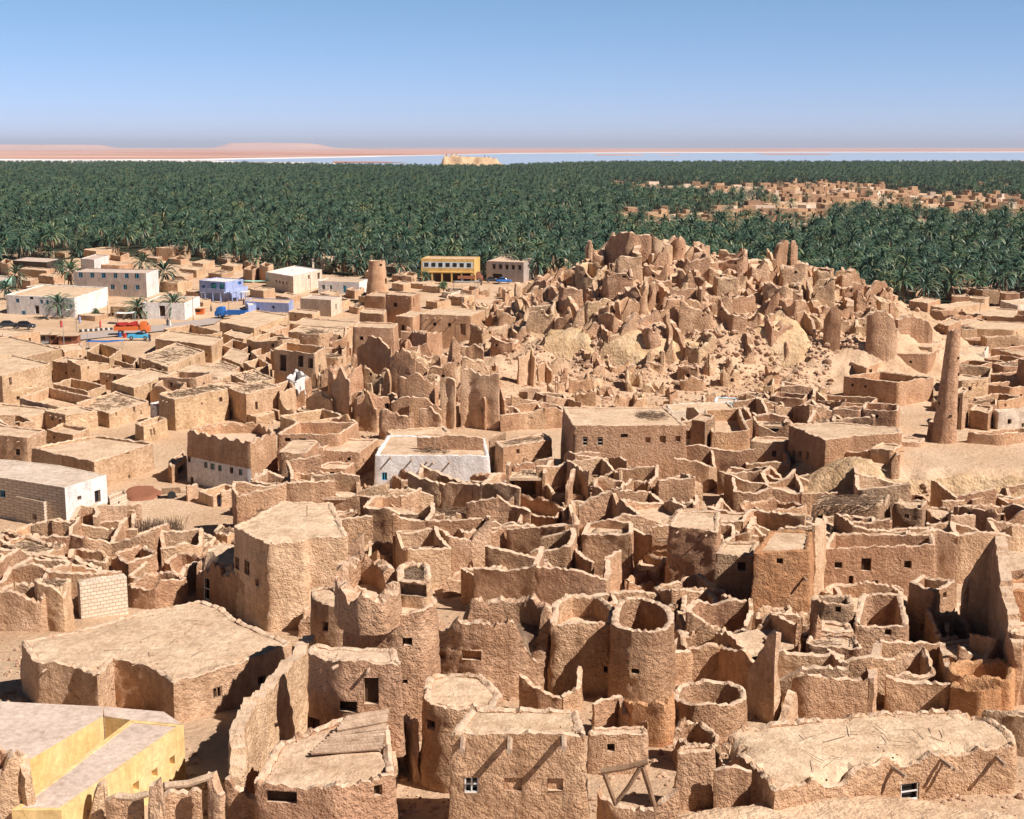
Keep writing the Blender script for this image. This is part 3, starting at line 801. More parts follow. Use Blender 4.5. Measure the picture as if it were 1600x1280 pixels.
# big right roof
house('long low mud house with wide dusty roof at bottom right', [(1124,1150),(1160,1136),(1250,1126),(1344,1115),(1420,1111),(1481,1109),(1528,1114),(1560,1130),(1587,1150),(1588,1168),(1500,1173),(1466,1179),(1400,1188),(1325,1206),(1260,1222),(1209,1240),(1186,1208),(1150,1180)], 62, par=.05, rag=.16, mat='mud_rough', roof='roof_dust', amp=.12,
      wins=[FW(1407,1222,1434,1250,mat='glass_dark',frame='h',fmat='cloth_white')], beams=[(1395,1200),(1468,1186),(1474,1190),(1556,1182)], beamlen=1.0, beamr=.12)
# right side rooms
house('small two-tier turret beside the round roofless tower', [(1066,926),(1070,918),(1106,918),(1122,934),(1122,958),(1100,962),(1064,956)], 45, ruin=True, floor=1.0, rag=.12, mat='mud_rough', roof='mud')
house('lower tier of the turret', [(1062,962),(1070,952),(1118,954),(1124,964),(1100,968)], 42, rag=.06, mat='mud_orange')
W('jagged pinnacle wall right of the turret', [(1124,925,1010),(1140,938,1012),(1152,950,1015)], thick=.6, mat='mud_rough')
W('wavy shaded wall with two square gaps', [(1048,1020,1078),(1080,1018,1072),(1110,1030,1066),(1130,1012,1075),(1160,1016,1085),(1185,1040,1090)], thick=.5, mat='mud', jag=.15)
W('broken wall above the wavy one', [(1128,996,1040),(1160,985,1045),(1195,998,1060),(1212,1010,1080)], thick=.5, mat='mud', jag=.18)
W('tall pale wall corner left of the dark rooms', [(1172,1050,1110),(1190,1010,1120),(1206,985,1130),(1210,1000,1120)], thick=.8, mat='mud_pale', jag=.15)
house('tall square mud house with pale sloping roof', [(1044,822),(1060,796),(1126,800),(1122,832)], 116, par=.06, rag=.1, round_=.2, mat='mud', roof='roof_dust', amp=.1)
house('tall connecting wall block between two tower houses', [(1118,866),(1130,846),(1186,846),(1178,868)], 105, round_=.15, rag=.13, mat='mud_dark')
house('tower house with orange lower face', [(1178,864),(1204,828),(1270,830),(1266,862)], 138, round_=.15, par=.1, rag=.1, mat='mud_orange', roof='roof_dust', amp=.1, beams=[(1256,902)])
W('tall thin sunlit fin wall beside the orange tower house', [(1266,822,975),(1276,812,960),(1284,830,940)], thick=.6, mat='mud_pale', jag=.15, taper=.8)
house('wide mud house with windows and broken parapet', [(1284,858),(1300,832),(1458,834),(1462,852)], 88, ruin=True, floor=1.6, round_=.15, rag=.14, mat='mud', roof='mud', hv=[0,0,.3,.3], wins=[FW(1346,872,1361,892), FW(1413,876,1424,888), FW(1326,899,1333,912), FW(1362,906,1371,916), FW(1304,878,1316,888)])
W('zigzag inner wall rising behind the windowed house', [(1300,812,860),(1325,806,862),(1345,812,866),(1352,830,870)], thick=.4, mat='mud', jag=.2)
W('broken pillar wall behind the windowed house', [(1360,826,872),(1376,812,870),(1392,838,872)], thick=.4, mat='mud', jag=.2)
house('flat log roof house below the windowed house', [(1284,925),(1300,912),(1400,915),(1415,926),(1340,932)], 40, rag=.12, mat='mud_pale', debris=0)
house('roofless room with curved parapet', [(1332,980),(1345,926),(1410,928),(1421,980)], 80, round_=.7, ruin=True, floor=2.2, rag=.1, mat='mud_rough', roof='mud', wins=[FW(1383,983,1393,993)])
house('shadowed room left of the curved parapet', [(1266,938),(1272,930),(1330,930),(1334,946),(1288,944)], 100, ruin=True, floor=2.5, rag=.12, mat='mud_dark', roof='mud_dark', wins=[FW(1306,945,1314,957)])
house('mud house with a pointed hole and protruding beam', [(1274,988),(1282,968),(1330,975),(1336,988)], 75, rag=.1, mat='mud_rough', wins=[FW(1302,1000,1312,1014)], beams=[(1334,1003)])
W('thin leaning post wall left of the pointed hole', [(1264,1045,1070),(1272,960,1068),(1278,975,1066)], thick=.45, mat='mud_rough')
W('arched broken wall with dark hollow', [(1236,1062,1125),(1258,1052,1128),(1290,1060,1125),(1352,1062,1122)], thick=.5, mat='mud_rough', jag=.15)
W('lit wall sweeping down beside the hollow', [(1218,1130,1140),(1236,1082,1128),(1256,1056,1118)], thick=.8, mat='mud_pale')
W('back wall of the open room with barred window', [(1372,1002,1075),(1420,1005,1072),(1470,1008,1072)], thick=.4, mat='mud', jag=.05)
W('lit side wall of the open room', [(1372,1003,1072),(1362,1030,1095),(1358,1062,1118)], thick=.6, mat='mud_pale', jag=.06, taper=.85)
W('right side wall of the open room', [(1470,1006,1074),(1476,1040,1095),(1484,1066,1112)], thick=.45, mat='mud', jag=.12, taper=.85)
W('low front wall of the open room', [(1382,1060,1112),(1420,1066,1112),(1482,1068,1114)], thick=.5, mat='mud_rough', jag=.1, taper=.8)
house('tall narrow house with dark left face and lit front', [(1420,912),(1440,899),(1496,906),(1460,924)], 108, round_=.12, rag=.12, mat='mud', ruin=True, floor=1.2, wins=[FW(1473,925,1478,935), FW(1441,975,1449,988)])
W('small lit wall corner at the foot of the narrow house', [(1422,988,1012),(1432,998,1012),(1456,984,1014)], thick=.5, mat='mud_pale', jag=.08)
W('very tall ragged wall fin at the right side', [(1497,925,1035),(1506,900,1035),(1538,842,1040),(1548,832,1042),(1560,885,1062),(1572,955,1085),(1584,1010,1105)], thick=.8, mat='mud', jag=.15, taper=.92)
house('flat roofed mud house at the right edge behind the tall fin', [(1552,890),(1556,862),(1660,860),(1690,890)], 110, rag=.1, mat='mud_rough', par=.05)
house('lower mud house at the right edge', [(1572,925),(1570,905),(1650,902),(1680,930),(1620,928)], 120, rag=.12, mat='mud_orange')
house('mud house at the right edge beneath the tall fin', [(1580,990),(1578,972),(1650,970),(1680,995)], 110, rag=.1, mat='mud')
house('curved roofless room under the tall fin', [(1480,1040),(1510,1028),(1548,1030),(1580,1032),(1588,1052),(1580,1068),(1540,1062),(1486,1058)], 55, ruin=True, rag=.14, mat='mud_orange', round_=1, floor=1.4, roof='mud')
house('low ring room in front of the tall fin', [(1484,1072),(1492,1060),(1560,1066),(1568,1080),(1530,1086)], 45, ruin=True, rag=.14, mat='mud_orange', floor=1.2, roof='mud')
house('dark mud room at the right edge beside the wide dusty roof', [(1530,1112),(1545,1108),(1640,1112),(1680,1125),(1600,1122)], 60, ruin=True, rag=.14, mat='mud_dark', roof='mud_dark')
# left bottom corner fragments
W('leaning broken wall in the bottom left corner', [(0,1215,1330),(30,1180,1325),(46,1176,1320),(52,1215,1330)], thick=.8, mat='mud_pale')
W('leaning timber-edged wall left corner', [(-20,1180,1330),(10,1165,1320),(28,1168,1320)], thick=.6, mat='mud')
W('low lumpy wall under the yellow building', [(95,1262,1310),(130,1256,1312),(150,1275,1312)], thick=.6, mat='mud_rough')
W('thin pointed wall fin under the yellow building', [(140,1280,1320),(158,1228,1318),(170,1218,1316),(172,1250,1318)], thick=.5, mat='mud_pale')
W('hollowed wall carrying a log', [(170,1250,1330),(200,1246,1330),(228,1240,1330)], thick=.5, mat='mud_rough')
W('lumpy pillar wall with bent log', [(236,1262,1340),(240,1222,1340),(256,1218,1340),(262,1262,1340)], thick=.7, mat='mud_pale')
W('rough shaded wall between two pillars', [(258,1240,1330),(290,1236,1325),(318,1240,1325)], thick=.5, mat='mud')
W('lumpy pillar wall right of the bent log', [(330,1210,1340),(340,1215,1340),(352,1245,1345)], thick=.7, mat='mud_pale')
W('rough wall block at the foot of the pale climbing wall', [(356,1215,1320),(385,1236,1320),(420,1256,1320),(470,1262,1320)], thick=.8, mat='mud_rough')
W('ruined lower wall beneath the log terrace', [(400,1256,1320),(440,1262,1320),(500,1256,1320),(560,1262,1320)], thick=.8, mat='mud_rough')
for lab, a, b in (('bent log lying across two lumpy pillars', (256,1228), (332,1212)), ('straight log resting on the hollowed wall', (184,1244), (232,1240))):
    A, B_ = U(*a, 15.2), U(*b, 15.2); mb = MB(); m_ = (A+B_)/2+Vector((0, 0, -.15))
    A = U(*a, 12); B_ = U(*b, 12); m_ = (A+B_)/2+Vector((0, 0, -.12))
    mb.tube(A, m_, .17, .16, 8); mb.tube(m_, B_, .16, .15, 8); prop(mb.build('log', 'palm_log', None, 40, origin=A), lab, 'log')

ROOFZ = [r['_z'] for l in ('broad flat dusty', 'long low mud house with wide', 'large mud house at the bottom') for r in THINGS if r['label'].startswith(l)]
print('ROOFZ', ROOFZ)
# ------------------------------------------------------------------ middle ground
house('large mud house with a row of six small windows, white patch on its roof', [(879,636),(896,665),(1073,665),(1040,636)], 96, par=.1, rag=.08, mat='mud', amp=.05, cell=.45,
      wins=[FW(910,685,918,696,mat='glass_dark',frame='h',fmat='pale_stone'), FW(933,685,942,696,mat='glass_dark',frame='h',fmat='pale_stone'), FW(970,678,981,684), FW(1009,683,1016,692,mat='mud_orange'), FW(1031,681,1040,692,mat='mud_orange'), FW(1056,681,1063,690,mat='mud_orange')], beams=[(900,668)])
def roofpatch(label, pts, z, mat, dz=.03, name='roof_sheet', cat='roof sheet'):
    P = [U(x, y, z) for x, y in pts]; c = sum(P, Vector())/len(P)
    mb = MB(); k = len(P); top = [(p.x, p.y, z+dz+.03) for p in P]; bot = [(p.x, p.y, z+dz) for p in P]
    if area2([Vector((p.x, p.y)) for p in P]) < 0: top.reverse(); bot.reverse()
    mb.poly(top); mb.poly(bot[::-1])
    for i in range(k): j = (i+1) % k; mb.poly([bot[i], bot[j], top[j], top[i]])
    return prop(mb.build(name, mat, None, None, origin=Vector((c.x, c.y, z))), label, cat)
def zof(px, py, drop): g = G(px, py+drop); return ztop(g.y, py)
z_ = zof(895, 665, 96)
pile([U(985,660,z_), U(1060,657,z_), U(1035,643,z_), U(990,643,z_)], z_, 90, 165, None, 'brown heap of palm brushwood on the roof of the six-windowed house')
# white house
whz = house('whitewashed mud house with protruding beams and two dark windows', [(585,712),(606,680),(757,684),(765,713)], 52, par=.12, rag=.08, mat='whitewash', roof='roof_dust', amp=.05, wins=[FW(597,738,605,750,mat='glass_dark',frame='v',fmat='sky_blue_paint'), FW(667,741,677,752,mat='glass_dark',frame='v',fmat='steel')],
      beams=[(611,714),(644,718),(668,721),(677,722),(703,722)], beamlen=.7)
W('rubble parapet with drying wood on the white house roof', [(652,684,702),(700,681,702),(755,684,704)], thick=.5, mat='mud_rough', jag=.15, z0=whz[2]-.1)
pile([U(640,708,whz[2]), U(712,711,whz[2]), U(705,700,whz[2]), U(640,700,whz[2])], whz[2], 60, 150, None, 'small heap of sticks at the roof edge of the white house')
block('mud house with three beams beside the white house', (773,690), (786,700), (863,686), 55, mat='mud', beams=[(818,716),(835,716),(854,714)], beamlen=.9, debris=60, rag=.1)
W('dark wall recess between white house and three-beam house', [(764,690,742),(775,682,740),(790,676,738)], thick=.5, mat='mud_dark')
block('flat pale roof building behind the white house', (604,672), (612,682), (705,676), 30, mat='mud_pale', rag=.05)
# tower house and neighbours
block('small two-storey tower house with white shutters', (435,707), (478,709), (498,689), 72, mat='mud', roof='roof_dust', par=.03, rag=.05, wins=[FW(448,727,459,740,mat='white_paint',frame='v',fmat='pale_stone'), FW(449,762,459,774,frame='v',fmat='wood',mat='dark_interior')])
block('low mud annex left of the white-shuttered tower house', (393,756), (436,760), (440,742), 42, mat='mud', rag=.08, wins=[FW(410,771,421,779,mat='mud_orange')])
block('mud house with two small windows behind the tower house', (432,678), (530,680), (560,660), 55, mat='mud', ruin=True, floor=1.6, rag=.1, wins=[FW(445,684,454,690), FW(467,685,478,690)], roof='mud_pale')
block('mud house right of the tower house with a shaded corner', (494,705), (562,706), (592,686), 40, mat='mud', rag=.08)
block('low mud house in front of the shaded corner', (494,731), (540,733), (556,723), 35, mat='mud', rag=.08)
# castle-like house with white band
cz = zof(391, 690, 85)
cst = house('castle-like mud house with crenels and a whitewashed lower half', [(291,671),(340,681),(391,690),(431,674),(418,660),(375,658),(330,661)], 84, ruin=True, floor=1.3, par=.2, rag=.06, mat='mud', cell=.4, amp=.04, teeth=1.9, wb=0, wbt=None, roof='mud_pale', thick=.35,
      wins=[FW(295,713,300,722,mat='glass_dark'), FW(321,723,326,732,mat='shutter',depth=.12), FW(331,725,337,734,mat='shutter',depth=.12), FW(343,728,348,736,mat='shutter',depth=.12), FW(361,730,366,740,mat='glass_dark'), FW(375,733,380,742,mat='shutter',depth=.12), FW(301,745,305,756), FW(384,760,390,778)]) if False else None
def castle():
    top = [(291,671),(340,681),(391,690),(431,674),(405,659),(340,660)]
    g = G(391, 775); z = ztop(g.y, 690); zw = ztop(g.y, 731)
    return house('castle-like mud house with crenels and a whitewashed lower half', top, z=z, z0=g.z, ruin=True, floor=1.3, rag=.06, mat='mud', cell=.4, amp=.04, teeth=1.9, wb=zw, wbt=lambda n: n.x < -.2, roof='mud_pale', thick=.35,
      wins=[FW(295,713,300,722,mat='glass_dark'), FW(321,723,326,732,mat='shutter',depth=.12), FW(331,725,337,734,mat='shutter',depth=.12), FW(343,728,348,736,mat='shutter',depth=.12), FW(361,730,366,740,mat='glass_dark'), FW(375,733,380,742,mat='shutter',depth=.12), FW(301,745,305,756), FW(383,760,390,776)])
castle()
block('small ochre courtyard pen before the castle-like house', (308,768), (333,775), (377,762), 18, mat='mud_pale', ruin=True, rag=.05, thick=.3)
W('curved ochre wall stub left of the courtyard pen', [(292,760,784),(300,758,782),(309,757,776)], thick=.35, mat='mud_pale', jag=.05, taper=.9)
W('low ochre courtyard wall running to the castle-like house', [(345,768,792),(362,765,788),(377,762,782)], thick=.3, mat='mud_pale', jag=.05, taper=.9)
block('small low shed at the left wall of the castle-like house', (262,722), (268,730), (292,712), 26, mat='mud', rag=.06, wins=[FW(276,728,290,740)])
# white house far left
wl = house('white and grey brick house with bright painted side and dark doorway', [(-60,733),(0,746),(101,762),(166,742),(92,727),(21,719),(-40,716)], 66, par=.0, rag=.01, mat='white_brick', roof='pale_stone', amp=0, batter=0, round_=.02, thick=.2, name='brick_house', white='whitewash', wb=99, wbt=lambda n: n.x > .3,
      wins=[FW(121,774,127,781,mat='glass_dark'), FW(148,766,157,785,mat='glass_dark',name='door_opening'), FW(0,766,8,777,mat='glass_dark',frame='v',fmat='sky_blue_paint')])
block('low white brick annex in front of the brick house', (24,776), (68,785), (101,769), 40, mat='white_brick', amp=0, batter=0, rag=.03, round_=.02, ruin=True, floor=.5, thick=.25, roof='pale_stone', wins=[FW(51,803,57,812,mat='mud')])
block('white brick stub annex right of the bright white house', (168,774), (172,781), (198,771), 26, mat='white_brick', amp=0, batter=0, rag=.04, round_=.02, thick=.2, roof='rubble_stone')
# big left house
house('large mud house with sunlit right wall and notched left parapets', [(48,700),(147,723),(240,692),(150,680)], 44, par=.25, rag=.1, mat='mud_far', cell=.5, wins=[FW(196,698,202,710), FW(189,704,193,709), FW(229,735,233,742), FW(199,742,202,747), FW(217,741,220,745)])
for lab, a, b, c, dr in (('small walled yard on the notched left side', (93,703), (123,712), (150,702), 12), ('shaded parapet block on the roof of the large mud house', (142,706), (170,712), (190,704), 10)):
    block(lab, a, b, c, dr, mat='mud', ruin=True, rag=.08, z0=None)
# left centre band of old houses  (left, front, right corner of the roof, drop)
OLD = [
 ((-60,540),(22,562),(97,545),42,'m',dict(debris=0)), ((-60,572),(3,588),(80,568),48,'m',dict(wins=[FW(14,590,18,602)])),
 ((81,564),(118,569),(139,562),34,'m',dict(wins=[FW(125,582,128,587),FW(133,580,136,586),FW(102,581,105,585)])), ((92,541),(100,550),(134,544),26,'p',{}),
 ((135,549),(171,560),(190,546),28,'m',dict(ruin=True)), ((172,560),(208,572),(216,560),20,'m',dict(ruin=True)),
 ((216,558),(262,574),(320,549),30,'m',dict(debris=110)), ((242,529),(331,541),(349,527),26,'m',{}), ((255,514),(304,527),(348,519),16,'m',dict(ruin=True)),
 ((346,558),(376,569),(391,553),18,'p',dict(par=.02)), ((275,580),(345,592),(373,580),24,'m',dict(par=.03,wins=[FW(289,592,299,601,mat='glass_dark',frame='v',fmat='white_paint')])),
 ((245,616),(272,625),(359,607),50,'f',dict(debris=120,round_=1)), ((172,597),(209,607),(270,584),32,'m',dict(wins=[FW(232,598,235,602),FW(238,606,241,610)])),
 ((82,600),(137,612),(166,602),22,'m',dict(ruin=True)), ((30,622),(105,640),(150,621),28,'p',dict(ruin=True,floor=1.5)), ((60,612),(110,621),(120,614),14,'m',dict(ruin=True)),
 ((118,630),(170,647),(233,627),22,'m',dict(debris=90,wins=[FW(180,642,183,650),FW(208,636,211,644),FW(219,641,221,648)])),
 ((-60,672),(42,685),(72,672),42,'m',dict(wins=[FW(25,701,32,711)])), ((72,672),(114,681),(140,670),20,'m',dict(par=.4)), ((-60,642),(38,652),(100,640),24,'p',{}),
 ((210,662),(224,668),(262,655),26,'f',dict(ruin=True,floor=1,wins=[FW(234,671,237,681),FW(239,669,242,680)])), ((140,575),(190,583),(200,574),14,'m',dict(ruin=True)),
 ((-60,600),(10,612),(60,604),22,'m',{}), ((55,580),(80,586),(90,580),12,'m',{}),
 ((320,575),(352,586),(375,573),20,'m',dict(debris=30)), ((380,566),(400,577),(425,570),22,'p',dict(ruin=True)), ((360,585),(392,600),(430,592),30,'m',dict(debris=60)),
 ((355,606),(384,616),(440,604),46,'m',dict(debris=60,wins=[FW(398,628,402,640)])), ((430,600),(437,614),(462,606),40,'p',dict(ruin=True)),
 ((343,503),(397,513),(452,493),22,'m',dict(wins=[FW(405,515,407,520),FW(420,512,422,517),FW(437,508,439,512)])), ((450,487),(488,491),(500,486),14,'m',{}),
 ((385,530),(412,538),(450,526),24,'m',dict(ruin=True)), ((450,518),(531,524),(549,513),28,'m',dict(debris=20)), ((452,506),(540,513),(562,503),14,'p',{}),
 ((428,545),(492,553),(509,542),50,'p',dict(ruin=True,floor=1.5,wins=[FW(438,556,448,578),FW(466,556,474,572),FW(482,560,490,575),FW(497,570,500,582)])),
 ((395,512),(420,520),(452,510),14,'p',{}), ((348,522),(380,530),(398,520),14,'m',{}), ((346,540),(378,548),(395,538),14,'m',dict(ruin=True)),
 ((392,549),(402,558),(428,548),24,'p',dict(ruin=True)),
 ((240,640),(258,648),(300,640),16,'m',dict(ruin=True)), ((300,640),(322,646),(372,634),10,'p',{}),
 ((462,640),(520,652),(548,640),14,'m',dict(debris=30)), ((436,650),(470,662),(540,650),26,'m',dict(ruin=True)),
 ((-60,520),(15,526),(63,518),24,'p',dict(wins=[FW(45,528,48,536)])), ((360,640),(400,652),(438,642),14,'m',{}),
]
mm = dict(m='mud_far', p='mud_pale', f='mud_far')
for a, b, c, dr, t, kw in OLD:
    kw = dict(kw); d_ = kw.get('debris', 0)
    look = 'roofless room' if kw.get('ruin') else ('brushwood-roofed mud house' if d_ else ('mud house with small windows' if kw.get('wins') else 'flat-roofed mud house'))
    block(look+' in the old left quarter', a, b, c, dr, mat=mm[t], rag=kw.pop('rag', .09), thick=.35, amp=.06, **kw)
block('little white shrine with one white wall and rust roof', (234,630), (244,635), (260,631), 30, mat='whitewash', rag=.02, amp=.01, roof='rust', name='shrine', cat='shrine')
block('broken white-plastered wall room with brick side', (442,590), (461,598), (482,587), 34, mat='whitewash', ruin=True, rag=.2)
block('white parapet room between brown rooms', (191,575), (243,583), (247,575), 8, mat='whitewash', ruin=True, rag=.05)
# ---------------- modern quarter
def storey_wins(x0, y0, x1, y1, n, w_, h_, **k):
    return [FW(x0+(x1-x0)*i/(n-1)-w_/2, y0+(y1-y0)*i/(n-1)-h_/2, x0+(x1-x0)*i/(n-1)+w_/2, y0+(y1-y0)*i/(n-1)+h_/2, **k) for i in range(n)]
MOD = dict(rag=.015, amp=0, batter=0, round_=.02, thick=.2, cell=1.2)
gk = dict(mat='glass_dark', frame='v', fmat='sky_blue_paint', depth=.15)
block('long grey two-storey building with six upper windows and a white end', (114,425), (228,427), (247,421), 38, mat='grey_render', roof='roof_grey', name='long_building', wb=99, wbt=lambda n: n.x > .6, wins=storey_wins(126,430,216,431,6,6,8,**gk)+storey_wins(176,449,215,449,3,6,7,**gk), **MOD)
block('white house with blue windows and broken plaster, flat mud roof', (9,461), (116,466), (168,449), 30, mat='whitewash', roof='roof_dust', name='white_house', wins=[FW(25,467,30,474,**gk), FW(46,463,52,468,mat='dark_interior'), FW(63,469,67,474,**gk), FW(72,469,76,475,**gk), FW(55,479,61,490,mat='dark_interior'), FW(109,475,112,480,**gk), FW(34,486,40,494,mat='sky_blue_paint')], rag=.06, amp=.02, batter=0, round_=.1, thick=.3)
block('low tan house with striped lit side behind the white house', (128,450), (150,457), (169,449), 16, mat='mud_pale', rag=.05)
block('white building with arched dark doorway and sunlit right wall', (222,473), (288,474), (312,463), 26, mat='whitewash', roof='roof_dust', name='white_house', wins=[FW(249,478,258,494)], **MOD)
block('low tan shop beside the arched white building', (172,479), (221,481), (235,475), 16, mat='mud_far', rag=.05, wins=[FW(174,489,178,493)])
def blue_building():
    r, rg, z, P = block('blue two-storey building with balcony and pillars', (311,438), (352,441), (380,436), 30, mat='lavender_plaster', roof='whitewash', name='painted_building', wins=[FW(330,444,338,451,mat='green_paint'), FW(343,444,350,451,mat='green_paint'), FW(372,440,377,446,mat='blue_paint'), FW(316,446,320,451,mat='blue_paint')], **MOD)
    g = G(352, 471); zc = ztop(g.y, 455)
    a, b, c = U(318,455,zc), U(354,457,zc), U(382,452,zc)
    mb = MB()
    d1 = (b-a).normalized(); d2 = (c-b).normalized()
    for p, q in ((a, b), (b, c)):
        d = (q-p).normalized(); nrm = Vector((d.y, -d.x, 0))
        L_ = (q-p).length
        mb.box(0, L_, 0, 1.0, -.15, .05, 0, lambda x, y, zz, p=p, d=d, nrm=nrm: tuple(p+d*x+nrm*y+Vector((0, 0, zz))))
        mb.box(0, L_, .9, 1.0, .05, .9, 0, lambda x, y, zz, p=p, d=d, nrm=nrm: tuple(p+d*x+nrm*y+Vector((0, 0, zz))))
    mb.build('balcony', 'lavender_plaster', r)
    for p, q, n in ((a, b, 3), (b, c, 4)):
        d = (q-p).normalized(); nrm = Vector((d.y, -d.x, 0)); L_ = (q-p).length
        for k in range(n):
            m2 = MB(); s_ = p+d*(L_*(k+.5)/n)+nrm*.9; m2.tube((s_.x, s_.y, 0), (s_.x, s_.y, zc-.15), .18, .18, 6); m2.build('pillar', 'lavender_plaster', r)
blue_building()
def hotel():
    r, rg, z, P = block('yellow two-storey building with pale blue band of windows', (658,404), (741,405), (750,401), 36, mat='ochre_plaster', roof='roof_dust', name='painted_building', **MOD)
    # blue band and loggia on the front
    Pf = P[0], P[1]
    a, b = Vector(Pf[0]), Vector(Pf[1]); d = (b-a).normalized(); nrm = Vector((d.y, -d.x, 0))
    if nrm.y > 0: nrm = -nrm
    L_ = (b-a).length; zt = ztop(a.y, 409); zb_ = ztop(a.y, 418.5)
    fr = lambda x, y, zz: tuple(Vector((a.x, a.y, 0))+d*x+nrm*y+Vector((0, 0, zz)))
    mb = MB(); mb.box(.4, L_-.4, -.05, .04, zb_, zt, 0, fr); mb.build('window_band', 'pale_blue_plaster', r)
    for k in range(7):
        x = L_*(.1+.8*k/6); h = zt-zb_
        m2 = MB(); m2.box(x-.6, x+.6, .045, .09, zb_+h*.2, zb_+h*.85, 0, fr); m2.build('window', 'glass_dark', r)
    zc = ztop(a.y, 425)
    mb = MB(); mb.box(.2, L_-.2, .003, 1.6, zc, zc+.25, 0, fr); mb.build('canopy', 'ochre_plaster', r)
    mb = MB(); mb.box(.6, L_-.6, .003, .02, .1, zc-.3, 0, fr); mb.build('shopfront', 'dark_interior', r)
    for k in range(6):
        x = .6+(L_-1.2)*k/5; m2 = MB(); m2.box(x-.2, x+.2, 1.2, 1.5, 0, zc, 0, fr); m2.build('pillar', 'ochre_plaster', r)
hotel()
block('grey two-storey building with white frame right of the yellow building', (760,408), (818,410), (838,403), 32, mat='grey_render', roof='mud_pale', name='concrete_building', wins=storey_wins(772,418,812,418,5,5,7,mat='dark_interior')+[FW(764,428,790,440,mat='dark_interior')], **MOD)
block('lit wall block behind the grey two-storey building', (758,400), (778,405), (835,398), 14, mat='mud_pale', rag=.05)
block('large whitewashed hall with small row of windows', (415,425), (458,432), (503,421), 28, mat='pale_stone', roof='whitewash', name='hall', wins=storey_wins(421,440,448,443,6,2,3,mat='dark_interior')+[FW(496,427,500,436,mat='dark_interior'), FW(481,430,484,436,mat='dark_interior')], **MOD)
block('lower wing in front of the whitewashed hall', (415,434), (450,438), (458,434), 16, mat='grey_render', roof='whitewash', **MOD)
block('white house with blue door and tan cornice', (497,439), (561,441), (575,436), 20, mat='whitewash', roof='roof_dust', wins=[FW(536,446,541,457,mat='sky_blue_paint',name='door'), FW(503,446,508,452,mat='shutter'), FW(515,446,519,452,mat='shutter')], **MOD)
block('low lavender wall building with two doorways', (384,471), (451,474), (458,468), 15, mat='lavender_plaster', roof='roof_dust', wins=[FW(401,480,405,487,mat='dark_interior'), FW(425,478,429,482,mat='dark_interior')], **MOD)
block('pale breeze-block house beside the tapered watchtower', (469,466), (517,469), (534,463), 26, mat='pale_stone', roof='roof_grey', wins=[FW(524,475,526,483,mat='dark_interior')], **MOD)
block('mint green building cut by the left edge', (-40,436), (0,440), (20,433), 12, mat='mint_plaster', roof='roof_grey', name='painted_building', **MOD)
block('open concrete frame building with dark upper floor', (16,407), (73,410), (97,404), 16, mat='glass_dark', roof='roof_grey', name='concrete_building', **MOD)
block('brown lower floor of the concrete frame building', (28,420), (73,423), (86,420), 16, mat='mud', rag=.05)
block('grey and white cube house behind the grove edge', (126,404), (147,406), (170,399), 20, mat='whitewash', roof='roof_grey', wb=99, wbt=lambda n: n.x > .6, **MOD)
block('tan house in front of the white cube house', (157,414), (187,415), (212,411), 12, mat='mud', wins=storey_wins(166,420,182,420,4,1.5,2.5), rag=.05, wb=None)
block('tall tan house with stair shadows at the grove edge', (243,387), (270,388), (297,385), 20, mat='mud_pale', rag=.08, wins=[FW(272,392,279,399,mat='mud')])
block('tan house at the grove edge left of the stair-shadow house', (130,390), (150,393), (187,388), 14, mat='mud_pale', rag=.1)
block('low lavender shop wall with white roof by the blue truck', (383,470), (388,478), (400,476), 14, mat='lavender_plaster', roof='whitewash', **MOD)
rn = random.Random(5)
GR = [(0,398,40,9),(45,396,40,10),(85,394,30,8),(130,405,22,7),(215,392,26,9),(302,392,30,10),(335,402,40,9),(378,398,34,12),(405,414,22,26),(172,398,30,8),(228,402,26,7),(262,404,34,8),(300,410,36,10),(345,414,34,9),(380,420,26,20),(280,420,40,12),(325,426,40,8),(380,409,25,12),(470,403,28,16),(490,402,40,18),(520,404,40,14),(554,400,32,22),(532,414,26,10),(505,414,30,12),(600,416,38,10),(612,430,40,10),(628,430,24,14),(640,442,40,8),(612,442,30,12),(570,424,20,12),(0,410,20,18),(100,424,20,12),(840,406,20,12),(540,452,30,12),(560,462,24,12),(500,458,30,12),(508,470,40,10),(545,478,30,10),(250,440,50,16),(255,460,30,8),(290,455,30,10),(268,430,34,10),(60,430,40,12),(20,436,40,14),(40,448,60,8),(390,452,40,12),(430,462,40,10),(300,470,30,8),(120,492,50,8),(690,456,30,8),(660,446,40,10),(720,452,30,10),(665,470,40,12),(700,462,44,14)]
for x, y, w_, h_ in GR:
    t = rn.random(); wh = rn.random() < .22
    a, b, c = (x, y), (x+w_*rn.uniform(.45, .7), y+rn.uniform(2, 3.5)), (x+w_, y-rn.uniform(1, 3))
    ws = storey_wins(x+w_*.12, y+h_*.45, x+w_*.5, y+h_*.5, 3, 1.6, 2.4) if t < .5 and h_ > 9 else ()
    ru = t > .72
    lab = ('small whitewashed house' if wh else 'roofless tan house' if ru else 'tan house with tiny windows' if ws else 'tan flat-roofed house')+' between square and grove'
    block(lab, a, b, c, h_, mat='pale_stone' if wh else rn.choice(['mud_far', 'mud_pale', 'mud_far']), rag=.1, thick=.35, ruin=ru, wins=ws, debris=0 if t > .25 else 25, z0=0)
